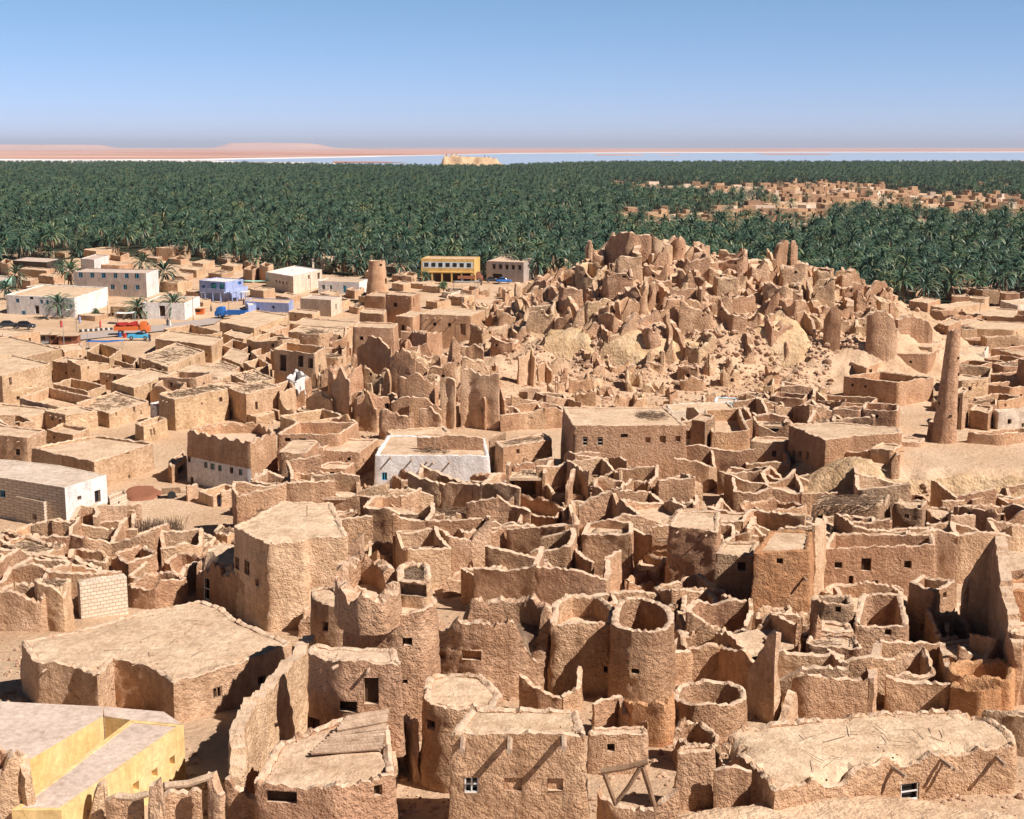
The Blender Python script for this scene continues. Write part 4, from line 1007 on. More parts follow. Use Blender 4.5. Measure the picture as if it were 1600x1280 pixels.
# tapered watchtower on the little fort
def taper_tower(label, xc, ytop_, ybase, rt_px, rb_px, cell=.45, mat='mud', lean=0, nm='watchtower', holes=(), seed=3, nring=28, ridg=0):
    g = G(xc, ybase); z1 = ztop(g.y, ytop_); s_ = g.y/FPX*1.02
    r0, r1 = rb_px*s_, rt_px*s_; V, F = [], []; n = nring; nr = max(10, int((z1-g.z)/cell)); zb = g.z-.4
    for k in range(nr+1):
        f = k/nr; z = zb+(z1-zb)*f; r = r0+(r1-r0)*f**.8
        for i in range(n):
            a = 2*math.pi*i/n; p = (math.cos(a), math.sin(a))
            rr = r*(1+ridg*math.sin(f*60))+.09*nz((p[0]*r, p[1]*r, z), .9, seed)+.06*nz((p[0]*r, p[1]*r, z), 2.6, seed)
            zz = z+(.22*nz((p[0]*r, p[1]*r, 0), 1.4, seed)+.1*(i % 3) if k == nr else 0)
            V.append((g.x+lean*f+p[0]*rr, g.y+p[1]*rr, zz))
    for k in range(nr):
        for i in range(n): j = (i+1) % n; F.append((k*n+i, k*n+j, (k+1)*n+j, (k+1)*n+i))
    b = len(V)
    for dr, dz in ((.35, -.05), (.45, -1.2)):
        for i in range(n):
            a = 2*math.pi*i/n; V.append((g.x+lean+math.cos(a)*max(.1, r1-dr), g.y+math.sin(a)*max(.1, r1-dr), z1+dz))
    for i in range(n):
        j = (i+1) % n; F.append((nr*n+i, nr*n+j, b+j, b+i)); F.append((b+i, b+j, b+n+j, b+n+i))
    F.append(tuple(b+n+i for i in range(n)))
    root = empty(nm, g, label, 'tower')
    mesh_from('shaft', V, F, mat, root, None, 60)
    for hx, hy, hw, hh in holes:
        f = (ybase-hy)/(ybase-ytop_); r = (r0+(r1-r0)*f**.8); dx = (hx-xc-(lean/s_)*f)*s_; zz = ztop(g.y-r, hy)
        dx = max(-r*.9, min(r*.9, dx)); dy = -math.sqrt(r*r-dx*dx); nv = Vector((dx, dy, 0)).normalized(); tv = Vector((-nv.y, nv.x, 0))
        c = Vector((g.x+lean*f+dx, g.y+dy, zz)); mb = MB(); w2, h2 = hw*s_/2, hh*s_/2
        mb.box(-w2, w2, -.5, .1, -h2, h2, 0, lambda x, y, z: tuple(c+tv*x+nv*y+Vector((0, 0, z)))); mb.build('opening', 'dark_interior', root)
    return root
taper_tower('squat tapered mud watchtower on the small fort beyond the ruins', 590, 408, 472, 12, 20, holes=[(597,414,4,3),(605,440,3,8)], seed=11)
block('square fort base under the tapered watchtower', (569,462), (602,464), (620,458), 26, mat='mud', rag=.08, z0=0)
block('tall fort block right of the tapered watchtower', (602,460), (643,463), (656,458), 46, mat='mud', rag=.06, wins=[FW(615,473,621,479), FW(645,466,647,480)], z0=0)
block('flat-roofed fort house with small windows and a wooden door', (655,491), (736,494), (758,485), 42, mat='mud', roof='roof_dust', par=.03, rag=.05, wins=[FW(677,503,682,510), FW(700,504,705,510), FW(719,506,728,523,mat='wood',name='door')], z0=0, beams=[(668,497),(680,497),(690,497),(714,497)], depthf=1.0)
block('left wing of the flat-roofed fort house', (617,494), (645,496), (668,488), 34, mat='mud', roof='roof_dust', par=.03, rag=.05, wins=[FW(627,508,633,518)], z0=0)
block('plain fort terrace wall left of the flat-roofed wing', (551,511), (615,513), (622,505), 62, mat='mud', rag=.08, z0=0)
block('lit fort room above the terrace wall', (562,488), (600,491), (604,484), 24, mat='mud_far', rag=.05, z0=0)
# slender minaret right
taper_tower('tall slender tapering mud minaret on the sandy shelf', 1474, 518, 690, 9.5, 20.5, cell=.5, mat='mud_rough', lean=.5, nm='minaret', holes=[(1487,560,3,3),(1489,586,4,4),(1461,632,3,3),(1478,650,3,3)], seed=5, nring=32)
RT = [ # right-hand town around the minaret
 ((1329,566),(1354,575),(1384,563),24,'m',dict(ruin=True,wins=[FW(1358,577,1362,586)])), ((1318,588),(1404,598),(1460,590),36,'m',dict(ruin=True,floor=1.2,wins=[FW(1330,600,1334,604),FW(1350,602,1354,606)])),
 ((1388,552),(1450,554),(1470,545),30,'m',dict(par=.3)), ((1420,540),(1457,543),(1472,534),18,'p',{}), ((1276,626),(1360,632),(1372,622),30,'m',dict(ruin=True,thick=.3)), ((1300,640),(1345,642),(1352,636),32,'m',dict(ruin=True)),
 ((1346,640),(1402,644),(1406,632),34,'m',dict(ruin=True)), ((1490,552),(1540,553),(1545,541),15,'w',{}), ((1490,568),(1530,572),(1552,566),20,'m',dict(ruin=True)), ((1537,560),(1575,566),(1600,560),22,'m',dict(ruin=True)),
 ((1500,512),(1585,516),(1620,505),16,'p',dict(wins=[])), ((1453,478),(1476,482),(1540,474),18,'p',{}), ((1495,490),(1590,497),(1650,488),14,'p',{}), ((1563,470),(1590,478),(1660,472),18,'w',dict(wins=[FW(1580,484,1597,492,mat='glass_dark')])),
 ((1465,505),(1482,510),(1502,500),20,'m',{}), ((1484,503),(1495,508),(1540,502),16,'p',{}), ((1500,530),(1560,534),(1620,528),14,'m',dict(ruin=True)), ((1548,545),(1600,548),(1660,542),16,'m',dict(ruin=True)),
 ((1490,586),(1530,590),(1540,580),20,'m',{}), ((1492,612),(1505,616),(1514,608),56,'p',dict(wins=[FW(1494,622,1499,666)])), ((1520,622),(1560,628),(1600,620),30,'m',dict(ruin=True)), ((1532,600),(1580,606),(1640,600),26,'m',dict(ruin=True,floor=2)),
 ((1551,640),(1560,645),(1660,640),26,'w',dict(wins=[FW(1574,655,1580,663),FW(1596,661,1600,667)])), ((1515,640),(1545,645),(1553,636),28,'m',{}), ((1545,584),(1590,590),(1660,584),30,'m',dict(ruin=True)),
 ((1590,560),(1625,566),(1660,560),60,'m',{}), ((1450,660),(1478,664),(1482,658),26,'m',{}), ((1200,655),(1232,690),(1288,684),0,'x',{}), ((1510,676),(1560,680),(1640,672),16,'m',dict(ruin=True)),
 ((1100,640),(1112,676),(1172,674),54,'m',dict(ruin=True,floor=1.5,wins=[FW(1158,711,1163,714)],hv=None)), ((1180,650),(1210,655),(1228,650),22,'m',dict(ruin=True)), ((1205,620),(1256,624),(1262,616),34,'m',dict(ruin=True,thick=.3)),
 ((1172,690),(1228,692),(1236,684),40,'m',dict(wins=[FW(1206,704,1213,714,frame='v',fmat='wood')])), ((1040,632),(1050,645),(1150,640),18,'w',{}), ((1115,628),(1150,630),(1153,622),16,'b',{}), ((1080,655),(1102,660),(1118,650),70,'d',{}),
 ((1360,700),(1395,704),(1412,695),22,'m',{}), ((1400,690),(1440,692),(1446,684),8,'p',{}),
 ((1480,440),(1520,444),(1560,440),10,'p',dict(ruin=True)), ((1420,470),(1450,474),(1470,468),14,'m',{}), ((1400,452),(1430,456),(1450,452),10,'m',{}),
 ((1300,430),(1330,433),(1345,430),8,'p',{}), ((1330,428),(1350,432),(1362,428),10,'p',{}), ((1250,405),(1275,408),(1285,404),8,'m',{}),
]
mm2 = dict(m='mud', p='mud_pale', w='pale_stone', b='pale_blue_plaster', d='mud_dark')
for a, b, c, dr, t, kw in RT:
    if t == 'x': continue
    kw = dict(kw); kw.pop('hv', None)
    nm = {'w': 'whitish flat-roofed house', 'b': 'pale blue plastered house', 'd': 'dark shaded mud house'}.get(t, 'roofless mud room' if kw.get('ruin') else 'mud house with openings' if kw.get('wins') else 'flat-roofed mud house')
    block(nm+(' around the slender minaret' if b[0] > 1260 else ' between six-windowed house and hill'), a, b, c, dr, mat=mm2[t], rag=.1, amp=.06, **({'thick': .35} | kw))
# long house on the shelf
house('long mud house on the shelf with a row of narrow windows', [(1232,664),(1290,688),(1332,682),(1410,676),(1405,668),(1300,660)], 52, mat='mud', par=.05, rag=.08, wins=[FW(1231,703,1234,711), FW(1240,704,1244,715), FW(1250,705,1254,715), FW(1261,706,1265,718)], z0=1)
W('long low retaining wall on the sandy shelf edge', [(1290,708,722),(1350,706,720),(1400,707,722),(1402,712,742)], thick=.5, mat='mud', jag=.1, taper=.8)
W('broken wall end casting a triangular shadow on the ledge', [(1392,722,745),(1398,708,745),(1404,730,744)], thick=.5, mat='mud', jag=.1)
# shaded row under the ledge
UL = [((1268,790),(1375,792),(1392,775),58,'d',dict(debris=200,wins=[FW(1277,805,1285,811),FW(1328,784,1334,791)])), ((1395,790),(1442,795),(1450,782),55,'d',dict(wins=[FW(1414,803,1421,809,mat='mud_pale'),FW(1430,775,1440,782)])),
 ((1445,800),(1488,806),(1494,796),44,'d',dict(round_=1.2)), ((1402,772),(1510,779),(1560,772),30,'m',dict(ruin=True,wins=[FW(1430,774,1441,782)])), ((1488,790),(1560,800),(1640,798),60,'m',dict(ruin=True,wins=[FW(1512,800,1519,822),FW(1563,805,1569,826)])),
 ((1150,785),(1200,800),(1268,792),30,'m',dict(ruin=True,round_=1)), ((1200,810),(1262,822),(1268,808),30,'m',dict(ruin=True,floor=1)), ((1185,840),(1262,846),(1272,832),20,'p',{}), ((1300,812),(1352,818),(1362,808),34,'m',dict(ruin=True)),
 ((1455,850),(1500,858),(1540,850),34,'m',dict(ruin=True)), ((1500,842),(1580,850),(1650,842),26,'m',dict(ruin=True))]
for a, b, c, dr, t, kw in UL:
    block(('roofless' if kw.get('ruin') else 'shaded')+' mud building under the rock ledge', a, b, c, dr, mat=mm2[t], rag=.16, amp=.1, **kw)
# centre rooms between the white house and the round towers
CR = [((492,765),(540,775),(556,762),24,'m'), ((556,770),(590,778),(600,765),22,'m'), ((612,745),(640,756),(650,742),30,'m'), ((640,760),(700,775),(730,757),34,'m'), ((570,790),(622,800),(640,785),30,'m'), ((735,742),(800,752),(868,745),34,'m'),
 ((690,775),(770,788),(800,770),26,'m'), ((780,790),(868,812),(892,792),34,'m'), ((925,758),(972,764),(976,752),70,'m'), ((950,738),(1000,742),(1008,732),40,'m'), ((1012,760),(1040,764),(1096,755),60,'m'), ((920,845),(972,850),(980,832),44,'m'),
 ((700,845),(790,855),(810,838),26,'p'), ((820,830),(868,870),(880,850),20,'m'), ((860,870),(902,880),(910,862),30,'m'), ((730,880),(780,890),(822,872),30,'m'), ((555,862),(600,870),(640,852),26,'m'), ((645,808),(700,822),(760,812),26,'p'),
 ((800,760),(830,770),(868,755),26,'m'), ((890,905),(940,920),(962,905),24,'m'), ((860,925),(900,930),(930,915),30,'m'), ((990,880),(1030,890),(1042,872),40,'m'), ((975,905),(1005,915),(1040,900),30,'m'), ((460,790),(500,800),(540,785),26,'p'),
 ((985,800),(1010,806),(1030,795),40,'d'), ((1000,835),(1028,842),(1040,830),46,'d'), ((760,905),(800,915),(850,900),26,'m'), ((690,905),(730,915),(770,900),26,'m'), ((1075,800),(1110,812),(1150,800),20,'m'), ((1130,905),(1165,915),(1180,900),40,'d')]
rn = random.Random(9)
for a, b, c, dr, t in CR:
    ru = t == 'm' and rn.random() < .8
    block(('lumpy roofless room' if ru else 'small flat mud house')+' in the maze behind the round towers', a, b, c, dr, mat={'m': rn.choice(['mud', 'mud_rough']), 'p': 'mud_pale', 'd': 'mud_dark'}[t], ruin=ru, rag=.25, amp=.12, thick=.36, round_=rn.choice([.12, .2, .45]), roof='roof_dust' if not ru or rn.random() < .5 else 'mud', floor=None if rn.random() < .6 else 1.4, debris=0 if ru else 30, hv=[rn.uniform(-.8, .4) for _ in range(4)] if ru else None, batter=.02)
# lower left: straw roofed pens
LL = [((0,850),(60,872),(102,858),46,'m'), ((62,862),(80,868),(106,850),40,'m'), ((104,872),(166,880),(172,862),34,'m'), ((172,862),(200,880),(248,866),40,'m'), ((-20,925),(62,928),(100,912),60,'p'), ((200,835),(222,845),(262,835),20,'p'),
 ((0,830),(40,842),(90,828),16,'m'), ((250,880),(300,890),(330,872),30,'m'), ((52,912),(98,918),(112,905),70,'p'), ((190,905),(242,915),(300,900),40,'m'), ((265,845),(300,855),(340,838),20,'p'), ((330,830),(355,840),(375,828),20,'p')]
for a, b, c, dr, t in LL:
    ru = rn.random() < .7
    block(('roofless lumpy pen' if ru else 'low mud hut')+' below the white brick house', a, b, c, dr, mat='mud' if t == 'm' else 'mud_pale', ruin=ru, rag=.18, amp=.1, thick=.4, round_=rn.choice([.4, 1.2]), debris=0 if ru else 60)
block('white brick wall box above the flat roof house', (120,907), (124,913), (198,901), 55, mat='white_brick', amp=0, batter=0, rag=.08, ruin=True, round_=.05, floor=1)
# ------------------------------------------------------------------ scattered ruins on the hill and in the middle field
def clear(x, y, r, s=1):
    for P in FOOT:
        cx = sum(p.x for p in P)/len(P); cy = sum(p.y for p in P)/len(P)
        if abs(cx-x) > 25 or abs(cy-y) > 25: continue
        if inpoly(x, y, [(p.x, p.y) for p in P]): return False
        for i in range(len(P)):
            a, b = P[i-1], P[i]; e = b-a; u = max(0, min(1, (Vector((x, y))-a).dot(e)/(e.length_squared or 1)))
            if (a+e*u-Vector((x, y))).length < r: return False
    return True
W('massive dark crag of wall crowning the hill top', [(948,388,412),(962,366,412),(985,364,412),(1000,368,410),(1018,370,412)], thick=2.4, mat='mud_rough', jag=.5, taper=.8)
W('lit stump beside the crowning crag', [(1018,366,412),(1030,376,412),(1050,385,412)], thick=2.6, mat='mud_pale', jag=.5, taper=.7)
W('small block topping the crowning crag', [(986,358,368),(1000,357,368),(1015,361,368)], thick=2, mat='mud_rough', jag=.2)
W('rounded dark slab right of the hill top', [(1070,400,424),(1080,386,424),(1090,390,424),(1096,410,424)], thick=1.0, mat='mud', jag=.3)
W('twin pointed slab on the right of the hill top', [(1092,372,395),(1100,378,395),(1108,395,398)], thick=1.0, mat='mud', jag=.3)
W('tall slim leaning tower ruin on the hill crest', [(1234,380,425),(1239,376,425),(1244,390,425)], thick=.8, mat='mud_rough', jag=.4, taper=.6)
W('broad wall with shadow on the hill face below the summit', [(1046,455,488),(1062,452,488),(1080,450,488),(1090,450,488)], thick=.8, mat='mud', jag=.3)
W('lit wall end at the right of the broad wall', [(1090,448,490),(1096,450,500)], thick=.8, mat='mud_pale', jag=.3)
W('large hollow slab on the right shoulder', [(1352,462,480),(1368,438,480),(1380,440,482),(1392,462,484)], thick=1.0, mat='mud', jag=.4)
W('tall dark-faced bastion at the right foot of the hill', [(1352,492,555),(1366,488,562),(1380,486,566),(1384,500,568)], thick=1.0, mat='mud_rough', jag=.5, taper=.8)
W('tall lit fin at the right foot of the hill', [(1380,486,566),(1392,500,568),(1400,540,566)], thick=1.0, mat='mud_pale', jag=.5, taper=.7)
W('twin column wall on the right slope', [(1286,500,540),(1296,482,545),(1304,478,545),(1312,492,545)], thick=.9, mat='mud', jag=.5, taper=.7)
W('thick drum ruin at the right end of the hill', [(1400,502,530),(1420,492,530),(1445,500,536),(1456,520,540)], thick=1.4, mat='mud_rough', jag=.7, taper=.7)
W('curved broken shell low on the right slope', [(1244,490,512),(1256,488,512),(1268,498,520),(1272,520,535)], thick=.8, mat='mud', jag=.4)
# middle field: named big pieces
MF = [([(627,520,560),(645,518,560),(668,522,565),(690,522,562)],'m'), ([(700,560,610),(708,530,612),(720,540,612)],'m'), ([(560,545,590),(575,530,592),(590,528,595),(612,545,598)],'m'), ([(520,600,650),(535,575,655),(548,600,660)],'p'), ([(612,560,640),(630,545,642),(650,560,645)],'m'),
 ([(622,590,660),(645,585,662),(668,592,664),(680,600,664)],'m'), ([(688,600,668),(700,590,668),(712,600,670)],'p'), ([(720,580,668),(735,576,668),(752,590,670),(780,584,672)],'p'), ([(728,548,590),(740,538,590),(756,548,592)],'m'), ([(640,625,668),(665,620,668),(690,640,670)],'m'),
 ([(556,640,672),(575,618,674),(590,640,676)],'m'), ([(480,622,650),(500,612,652),(520,630,655)],'p'), ([(745,620,668),(752,612,668),(760,625,672)],'m'), ([(655,640,675),(672,634,675),(690,650,677)],'p'), ([(770,610,668),(782,600,668),(790,625,672)],'m'), ([(810,560,600),(830,545,600),(836,560,604)],'p'),
 ([(840,575,600),(852,565,600),(862,580,604)],'m'), ([(520,660,680),(540,650,682),(560,664,684)],'m'), ([(600,600,650),(606,575,652),(612,602,655)],'m'), ([(636,575,610),(650,562,612),(668,580,612)],'m')]
for pts, t in MF: W('tall jagged wall fragment in the ruin field', pts, thick=.75, mat='mud' if t == 'm' else 'mud_pale', jag=.5, taper=.45)
rn = random.Random(21)
def scatter(n, zone, lab, hr, lr, rmin, tries=9000, zmin=None, mats=('mud', 'mud_far', 'mud_pale', 'mud_rough'), angs=(0, 1.57, .5, 2.1), th=(.5, .95)):
    k = 0
    for _ in range(tries):
        if k >= n: break
        px, py = rn.uniform(min(p[0] for p in zone), max(p[0] for p in zone)), rn.uniform(min(p[1] for p in zone), max(p[1] for p in zone))
        if not inpoly(px, py, zone): continue
        g = G(px, py, True)
        if not clear(g.x, g.y, rmin): continue
        D = g.y; a = rn.choice(angs)+rn.gauss(0, .18); l = rn.uniform(*lr); h = rn.uniform(*hr)*rn.choice([.6, 1, 1, 1.3])
        ns = rn.choice([2, 3, 3, 4]); pts = []
        bend = rn.gauss(0, .3)
        pk = rn.random()
        for i in range(ns+1):
            f = i/ns-.5; aa = a+bend*f
            x, y = g.x+math.cos(aa)*l*f, g.y+math.sin(aa)*l*f
            z = terrain(x, y); hh = h*(1-.45*abs(f+.5-pk))*rn.choice([.55, .8, 1, 1.05])
            pts.append((Vector((x, y, z)), z+max(.3, hh)))
        wallpiece(lab, pts, thick=rn.uniform(*th), mat=rn.choice(mats), jag=rn.uniform(.2, .55), taper=rn.uniform(.6, .9), amp=.18, cell=max(.35, D/520))
        if rn.random() < .7:      # an L: a second leg
            aa = a+1.57; l2 = l*rn.uniform(.4, .8); x0, y0 = pts[0][0].x, pts[0][0].y
            q = []
            for i in range(3):
                f = i/2; x, y = x0+math.cos(aa)*l2*f, y0+math.sin(aa)*l2*f; z = terrain(x, y); q.append((Vector((x, y, z)), z+max(.3, h*rn.uniform(.5, 1)*(1-.5*f))))
            leg = wallpiece(lab, q, thick=th[0], mat=rn.choice(mats), jag=.4, taper=.75, amp=.16, cell=max(.35, D/520))
        k += 1
def shells(n, zone, lab, size, hr, rmin=.2, hj=(-2.2, .4), rag=.45, th=(.45, .8), mats=('mud', 'mud_rough', 'mud_far')):
    '''broken room shells standing on the slope'''
    k = 0
    for _ in range(6000):
        if k >= n: break
        px, py = rn.uniform(min(p[0] for p in zone), max(p[0] for p in zone)), rn.uniform(min(p[1] for p in zone), max(p[1] for p in zone))
        if not inpoly(px, py, zone): continue
        g = G(px, py, True); sx, sy = rn.uniform(*size)/2, rn.uniform(*size)/2; a = rn.choice([0, .5, -.3])+rn.gauss(0, .15); c, s = math.cos(a), math.sin(a)
        cs = [Vector((g.x+u*c-v*s+rn.gauss(0, .35), g.y+u*s+v*c+rn.gauss(0, .35))) for u, v in ((-sx, -sy), (sx, -sy), (sx, sy), (-sx, sy))]
        if not all(clear(p.x, p.y, rmin) for p in cs) or not clear(g.x, g.y, rmin): continue
        h = rn.uniform(*hr); z = g.z+h; hv = [rn.uniform(*hj) for _ in cs]; lo = min(terrain(p.x, p.y) for p in cs)
        hv = [max(v, terrain(p.x, p.y)+.4-z) for v, p in zip(hv, cs)]
        pts = [project((p.x, p.y, z+v)) for p, v in zip(cs, hv)]
        house(lab, pts, z=z, z0=lo, ruin=True, rag=rag, ragf=.8, amp=.18, thick=rn.uniform(*th), mat=rn.choice(mats), round_=rn.choice([.15, .3, .7]), hv=hv, batter=.03, floor=min(h, z-g.z), name='ruined_shell', cat='ruin')
        k += 1
shells(52, [(790,500),(860,440),(950,400),(1060,395),(1240,415),(1380,450),(1400,480),(1260,500),(1150,505),(1000,500),(880,520)], 'broken room shell on the upper hill', (2.2, 5), (2.2, 4.2))
shells(9, [(880,530),(1150,500),(1400,480),(1400,540),(1280,560),(1150,570),(1000,570)], 'broken room shell on the hill face', (2.2, 4.5), (1.8, 3.4))
shells(26, [(480,560),(560,545),(700,550),(790,590),(800,670),(560,690),(420,660),(470,600)], 'broken room shell in the ruin field', (2.5, 5.5), (2.4, 5.4), hj=(-2.5, .8), th=(.35, .6))
shells(16, [(860,600),(1100,590),(1290,620),(1100,645),(880,640)], 'broken room shell at the foot of the hill', (2, 4), (1.2, 2.6), hj=(-1, .2))
shells(10, [(700,480),(800,460),(820,500),(790,550),(760,540)], 'broken room shell left of the hill', (2, 4), (1.2, 2.6), hj=(-1, .2))
scatter(28, [(480,560),(560,545),(700,550),(790,590),(800,670),(560,690),(420,660),(470,600)], 'low jagged wall fragment in the ruin field', (1.6, 3.6), (2, 5), 1.6)
scatter(80, [(800,470),(880,420),(960,395),(1040,395),(1160,400),(1260,425),(1380,450),(1400,470),(1260,470),(1150,480),(1000,490),(850,500),(790,500)], 'jagged wall fragment on the upper hill', (1.8, 4.0), (2.2, 5), 1.0, th=(.8, 1.5))
scatter(16, [(850,500),(1150,480),(1400,470),(1390,540),(1250,520),(1150,560),(1040,560),(900,520)], 'jagged mud wall fragment on the hill face', (1.6, 3.6), (2, 5), 1.2, th=(.8, 1.4))
scatter(18, [(850,600),(880,560),(1100,575),(1250,590),(1290,620),(1100,640),(880,640)], 'low broken wall fragment at the foot of the hill', (1.2, 3.0), (1.6, 4), 1.5)
scatter(14, [(690,470),(800,455),(830,500),(800,560),(760,560),(760,500)], 'low broken wall fragment left of the hill', (1.0, 2.6), (1.6, 4), 1.5)
# infill rooms for the crowded quarters
def fill(n, zone, lab, size, hr, kinds, rmin=.9, mats=('mud', 'mud_rough', 'mud_pale'), ang=0, ach=(0, 0, .5, -.4), ruinp=.6, deb=.3, tries=6000, amp=.1, rag=.22, hj=.9):
    k = 0
    for _ in range(tries):
        if k >= n: break
        px, py = rn.uniform(min(p[0] for p in zone), max(p[0] for p in zone)), rn.uniform(min(p[1] for p in zone), max(p[1] for p in zone))
        if not inpoly(px, py, zone): continue
        g = G(px, py)
        sx, sy = rn.uniform(*size)/2, rn.uniform(*size)/2; a = ang+rn.choice(ach)+rn.gauss(0, .15); c, s = math.cos(a), math.sin(a)
        cs = [(g.x+u*c-v*s, g.y+u*s+v*c) for u, v in ((-sx, -sy), (sx, -sy), (sx, sy), (-sx, sy))]
        if not all(clear(x, y, rmin) for x, y in cs+[(g.x, g.y)]): continue
        cs = [Vector((x+rn.gauss(0, .3), y+rn.gauss(0, .3))) for x, y in cs]
        h = rn.uniform(*hr); ru = rn.random() < ruinp; z = g.z+h
        hv = [rn.uniform(-hj, hj*.5) for _ in cs] if ru else None
        pts = [project((p.x, p.y, z+(hv[i] if hv else 0))) for i, p in enumerate(cs)]
        d_ = 0 if ru or rn.random() > deb else 40
        ws = ()
        look = ('ragged roofless room' if ru else 'brushwood-topped mud hut' if d_ else 'flat-roofed mud hut')
        house(look+' '+lab, pts, z=z, z0=g.z, ruin=ru, rag=rag*rn.uniform(.6, 1.6) if ru else rag*.5, amp=amp, thick=rn.uniform(.28, .42), mat=rn.choice(mats), round_=rn.choice([.15, .3, .3, .9]), debris=d_, hv=hv, batter=.02)
        k += 1
def cluster(n, zone, lab, cell, hr, nmax=3, mats=('mud', 'mud_rough', 'mud_pale'), roofp=.36, angs=(0, .3, -.25), rmin=.1, thick=.42):
    '''a ruined house of several joined rooms: walls between jittered grid nodes share corners; some rooms keep their flat roof'''
    k = 0
    for _ in range(5000):
        if k >= n: break
        px, py = rn.uniform(min(p[0] for p in zone), max(p[0] for p in zone)), rn.uniform(min(p[1] for p in zone), max(p[1] for p in zone))
        if not inpoly(px, py, zone): continue
        g = G(px, py)
        if not clear(g.x, g.y, 1.0): continue
        nx, ny = rn.randint(1, nmax), rn.randint(1, nmax-1) if nmax > 1 else 1; a = rn.choice(angs)+rn.gauss(0, .1); c, s = math.cos(a), math.sin(a); D = g.y
        W_ = [0]; H_ = [0]
        for _i in range(nx): W_.append(W_[-1]+rn.uniform(*cell))
        for _i in range(ny): H_.append(H_[-1]+rn.uniform(*cell)*.9)
        base = rn.uniform(*hr); cx, cy = W_[-1]/2, H_[-1]/2
        nodes_ = {}
        for i in range(nx+1):
            for j in range(ny+1):
                u, v = W_[i]-cx+rn.gauss(0, .25), H_[j]-cy+rn.gauss(0, .25); x, y = g.x+u*c-v*s, g.y+u*s+v*c
                nodes_[i, j] = (Vector((x, y, terrain(x, y, False))), base+rn.uniform(-.9, .6))
        free = {q: clear(p[0].x, p[0].y, rmin) for q, p in nodes_.items()}
        if sum(free.values()) < max(3, len(free)*.6): continue
        root = empty('ruined_house', g, lab, 'ruin'); made = 0; m0 = rn.choice(mats); cl = max(.24, D/430.)
        for (i, j), (p, h) in nodes_.items():
            for di, dj in ((1, 0), (0, 1)):
                q = nodes_.get((i+di, j+dj))
                if not q or rn.random() < .1 or not (free[i, j] and free[i+di, j+dj]): continue
                p2, h2 = q; m_ = p.lerp(p2, rn.uniform(.35, .65)); bow = rn.gauss(0, .18); e = (p2-p); m_ = m_+Vector((-e.y, e.x, 0)).normalized()*bow*min(3, e.length)*.5
                if not clear(m_.x, m_.y, .05): continue
                hm = (h+h2)/2+rn.choice([0, 0, -.3, -1.2, .4]); z_ = g.z
                d_ = e.normalized()*.1
                wallpiece(None, [(p-d_, z_+h), (m_, z_+max(.5, hm)), (p2+d_, z_+h2)], thick=thick*rn.uniform(.8, 1.2), mat=m0 if rn.random() < .8 else rn.choice(mats), jag=rn.uniform(.04, .13), taper=.9, amp=.08, cell=cl, root=root, pname='wall'); made += 1
        for i in range(nx):
            for j in range(ny):
                Q = [nodes_[i, j], nodes_[i+1, j], nodes_[i+1, j+1], nodes_[i, j+1]]
                if not all(free[x] for x in ((i, j), (i+1, j), (i+1, j+1), (i, j+1))): continue
                P = [q[0].xy for q in Q]; FOOT.append(P)
                if rn.random() < roofp:
                    zt_ = g.z+min(q[1] for q in Q)-.25; mb = MB(); t_ = [(p.x, p.y, zt_) for p in P]; b_ = [(p.x, p.y, zt_-.3) for p in P]
                    mb.poly(t_); mb.poly(b_[::-1])
                    for x in range(4): mb.poly([b_[x], b_[(x+1) % 4], t_[(x+1) % 4], t_[x]])
                    mb.build('roof', 'roof_dust', root); ROOFS.append(([Vector((p.x, p.y, zt_)) for p in P], zt_, D))
                    if rn.random() < .35: pile([Vector((p.x, p.y, 0)) for p in P], zt_+.02, 26, D, root)
                elif rn.random() < .4:      # a few fallen beams across the room
                    for _i in range(rn.randint(2, 5)):
                        f = rn.uniform(.15, .85); A = Q[0][0].lerp(Q[3][0], f); B_ = Q[1][0].lerp(Q[2][0], f+rn.uniform(-.1, .1)); zz = g.z+min(q[1] for q in Q)-rn.uniform(.4, .9)
                        mb = MB(); mb.tube((A.x, A.y, zz), (B_.x, B_.y, zz+rn.uniform(-.3, .1)), .09, .08, 6); mb.build('beam', 'wood', root, 40)
        if made < 2 and not root.children:
            THINGS.remove(root); bpy.data.objects.remove(root); continue
        k += 1
    print(lab, k)
cluster(50, [(500,800),(640,778),(900,790),(1040,810),(1040,880),(1130,900),(900,960),(620,900),(540,880),(440,790)], 'joined ruined rooms behind the round towers', (3.0, 5.4), (2.8, 5.2))
cluster(13, [(880,1000),(1060,960),(1300,990),(1600,1030),(1560,1110),(1200,1110),(1060,1050)], 'joined ruined rooms, crowded lower right', (2.7, 4.6), (2.2, 4.0), rmin=.35, nmax=2)
cluster(26, [(1090,740),(1300,770),(1600,780),(1600,920),(1300,900),(1150,870)], 'joined ruined rooms under the rock ledge', (3, 5), (2.4, 4.2))
cluster(15, [(0,850),(180,850),(320,865),(310,930),(200,930),(60,960),(0,950)], 'joined ruined rooms below the white brick house', (3, 6), (1.8, 3.2), nmax=3)
cluster(14, [(1100,640),(1320,640),(1320,700),(1230,720),(1110,700)], 'joined ruined rooms by the shelf house', (2.4, 4.4), (2, 3.6))
cluster(8, [(560,640),(640,650),(800,650),(870,650),(860,672),(560,672)], 'joined ruined rooms before the ruin field', (2.4, 4.4), (1.8, 3.4))
fill(16, [(900,990),(1060,970),(1300,990),(1560,1030),(1520,1110),(1200,1110),(1060,1050)], 'in the crowded lower right', (2.4, 4.2), (2.0, 3.6), 0, rmin=.25, ach=(0, .2))
fill(14, [(440,740),(900,770),(1040,800),(900,960),(620,900),(440,790)], 'behind the round towers', (3, 5.5), (2.2, 4.0), 0, rmin=.3, ruinp=.2)
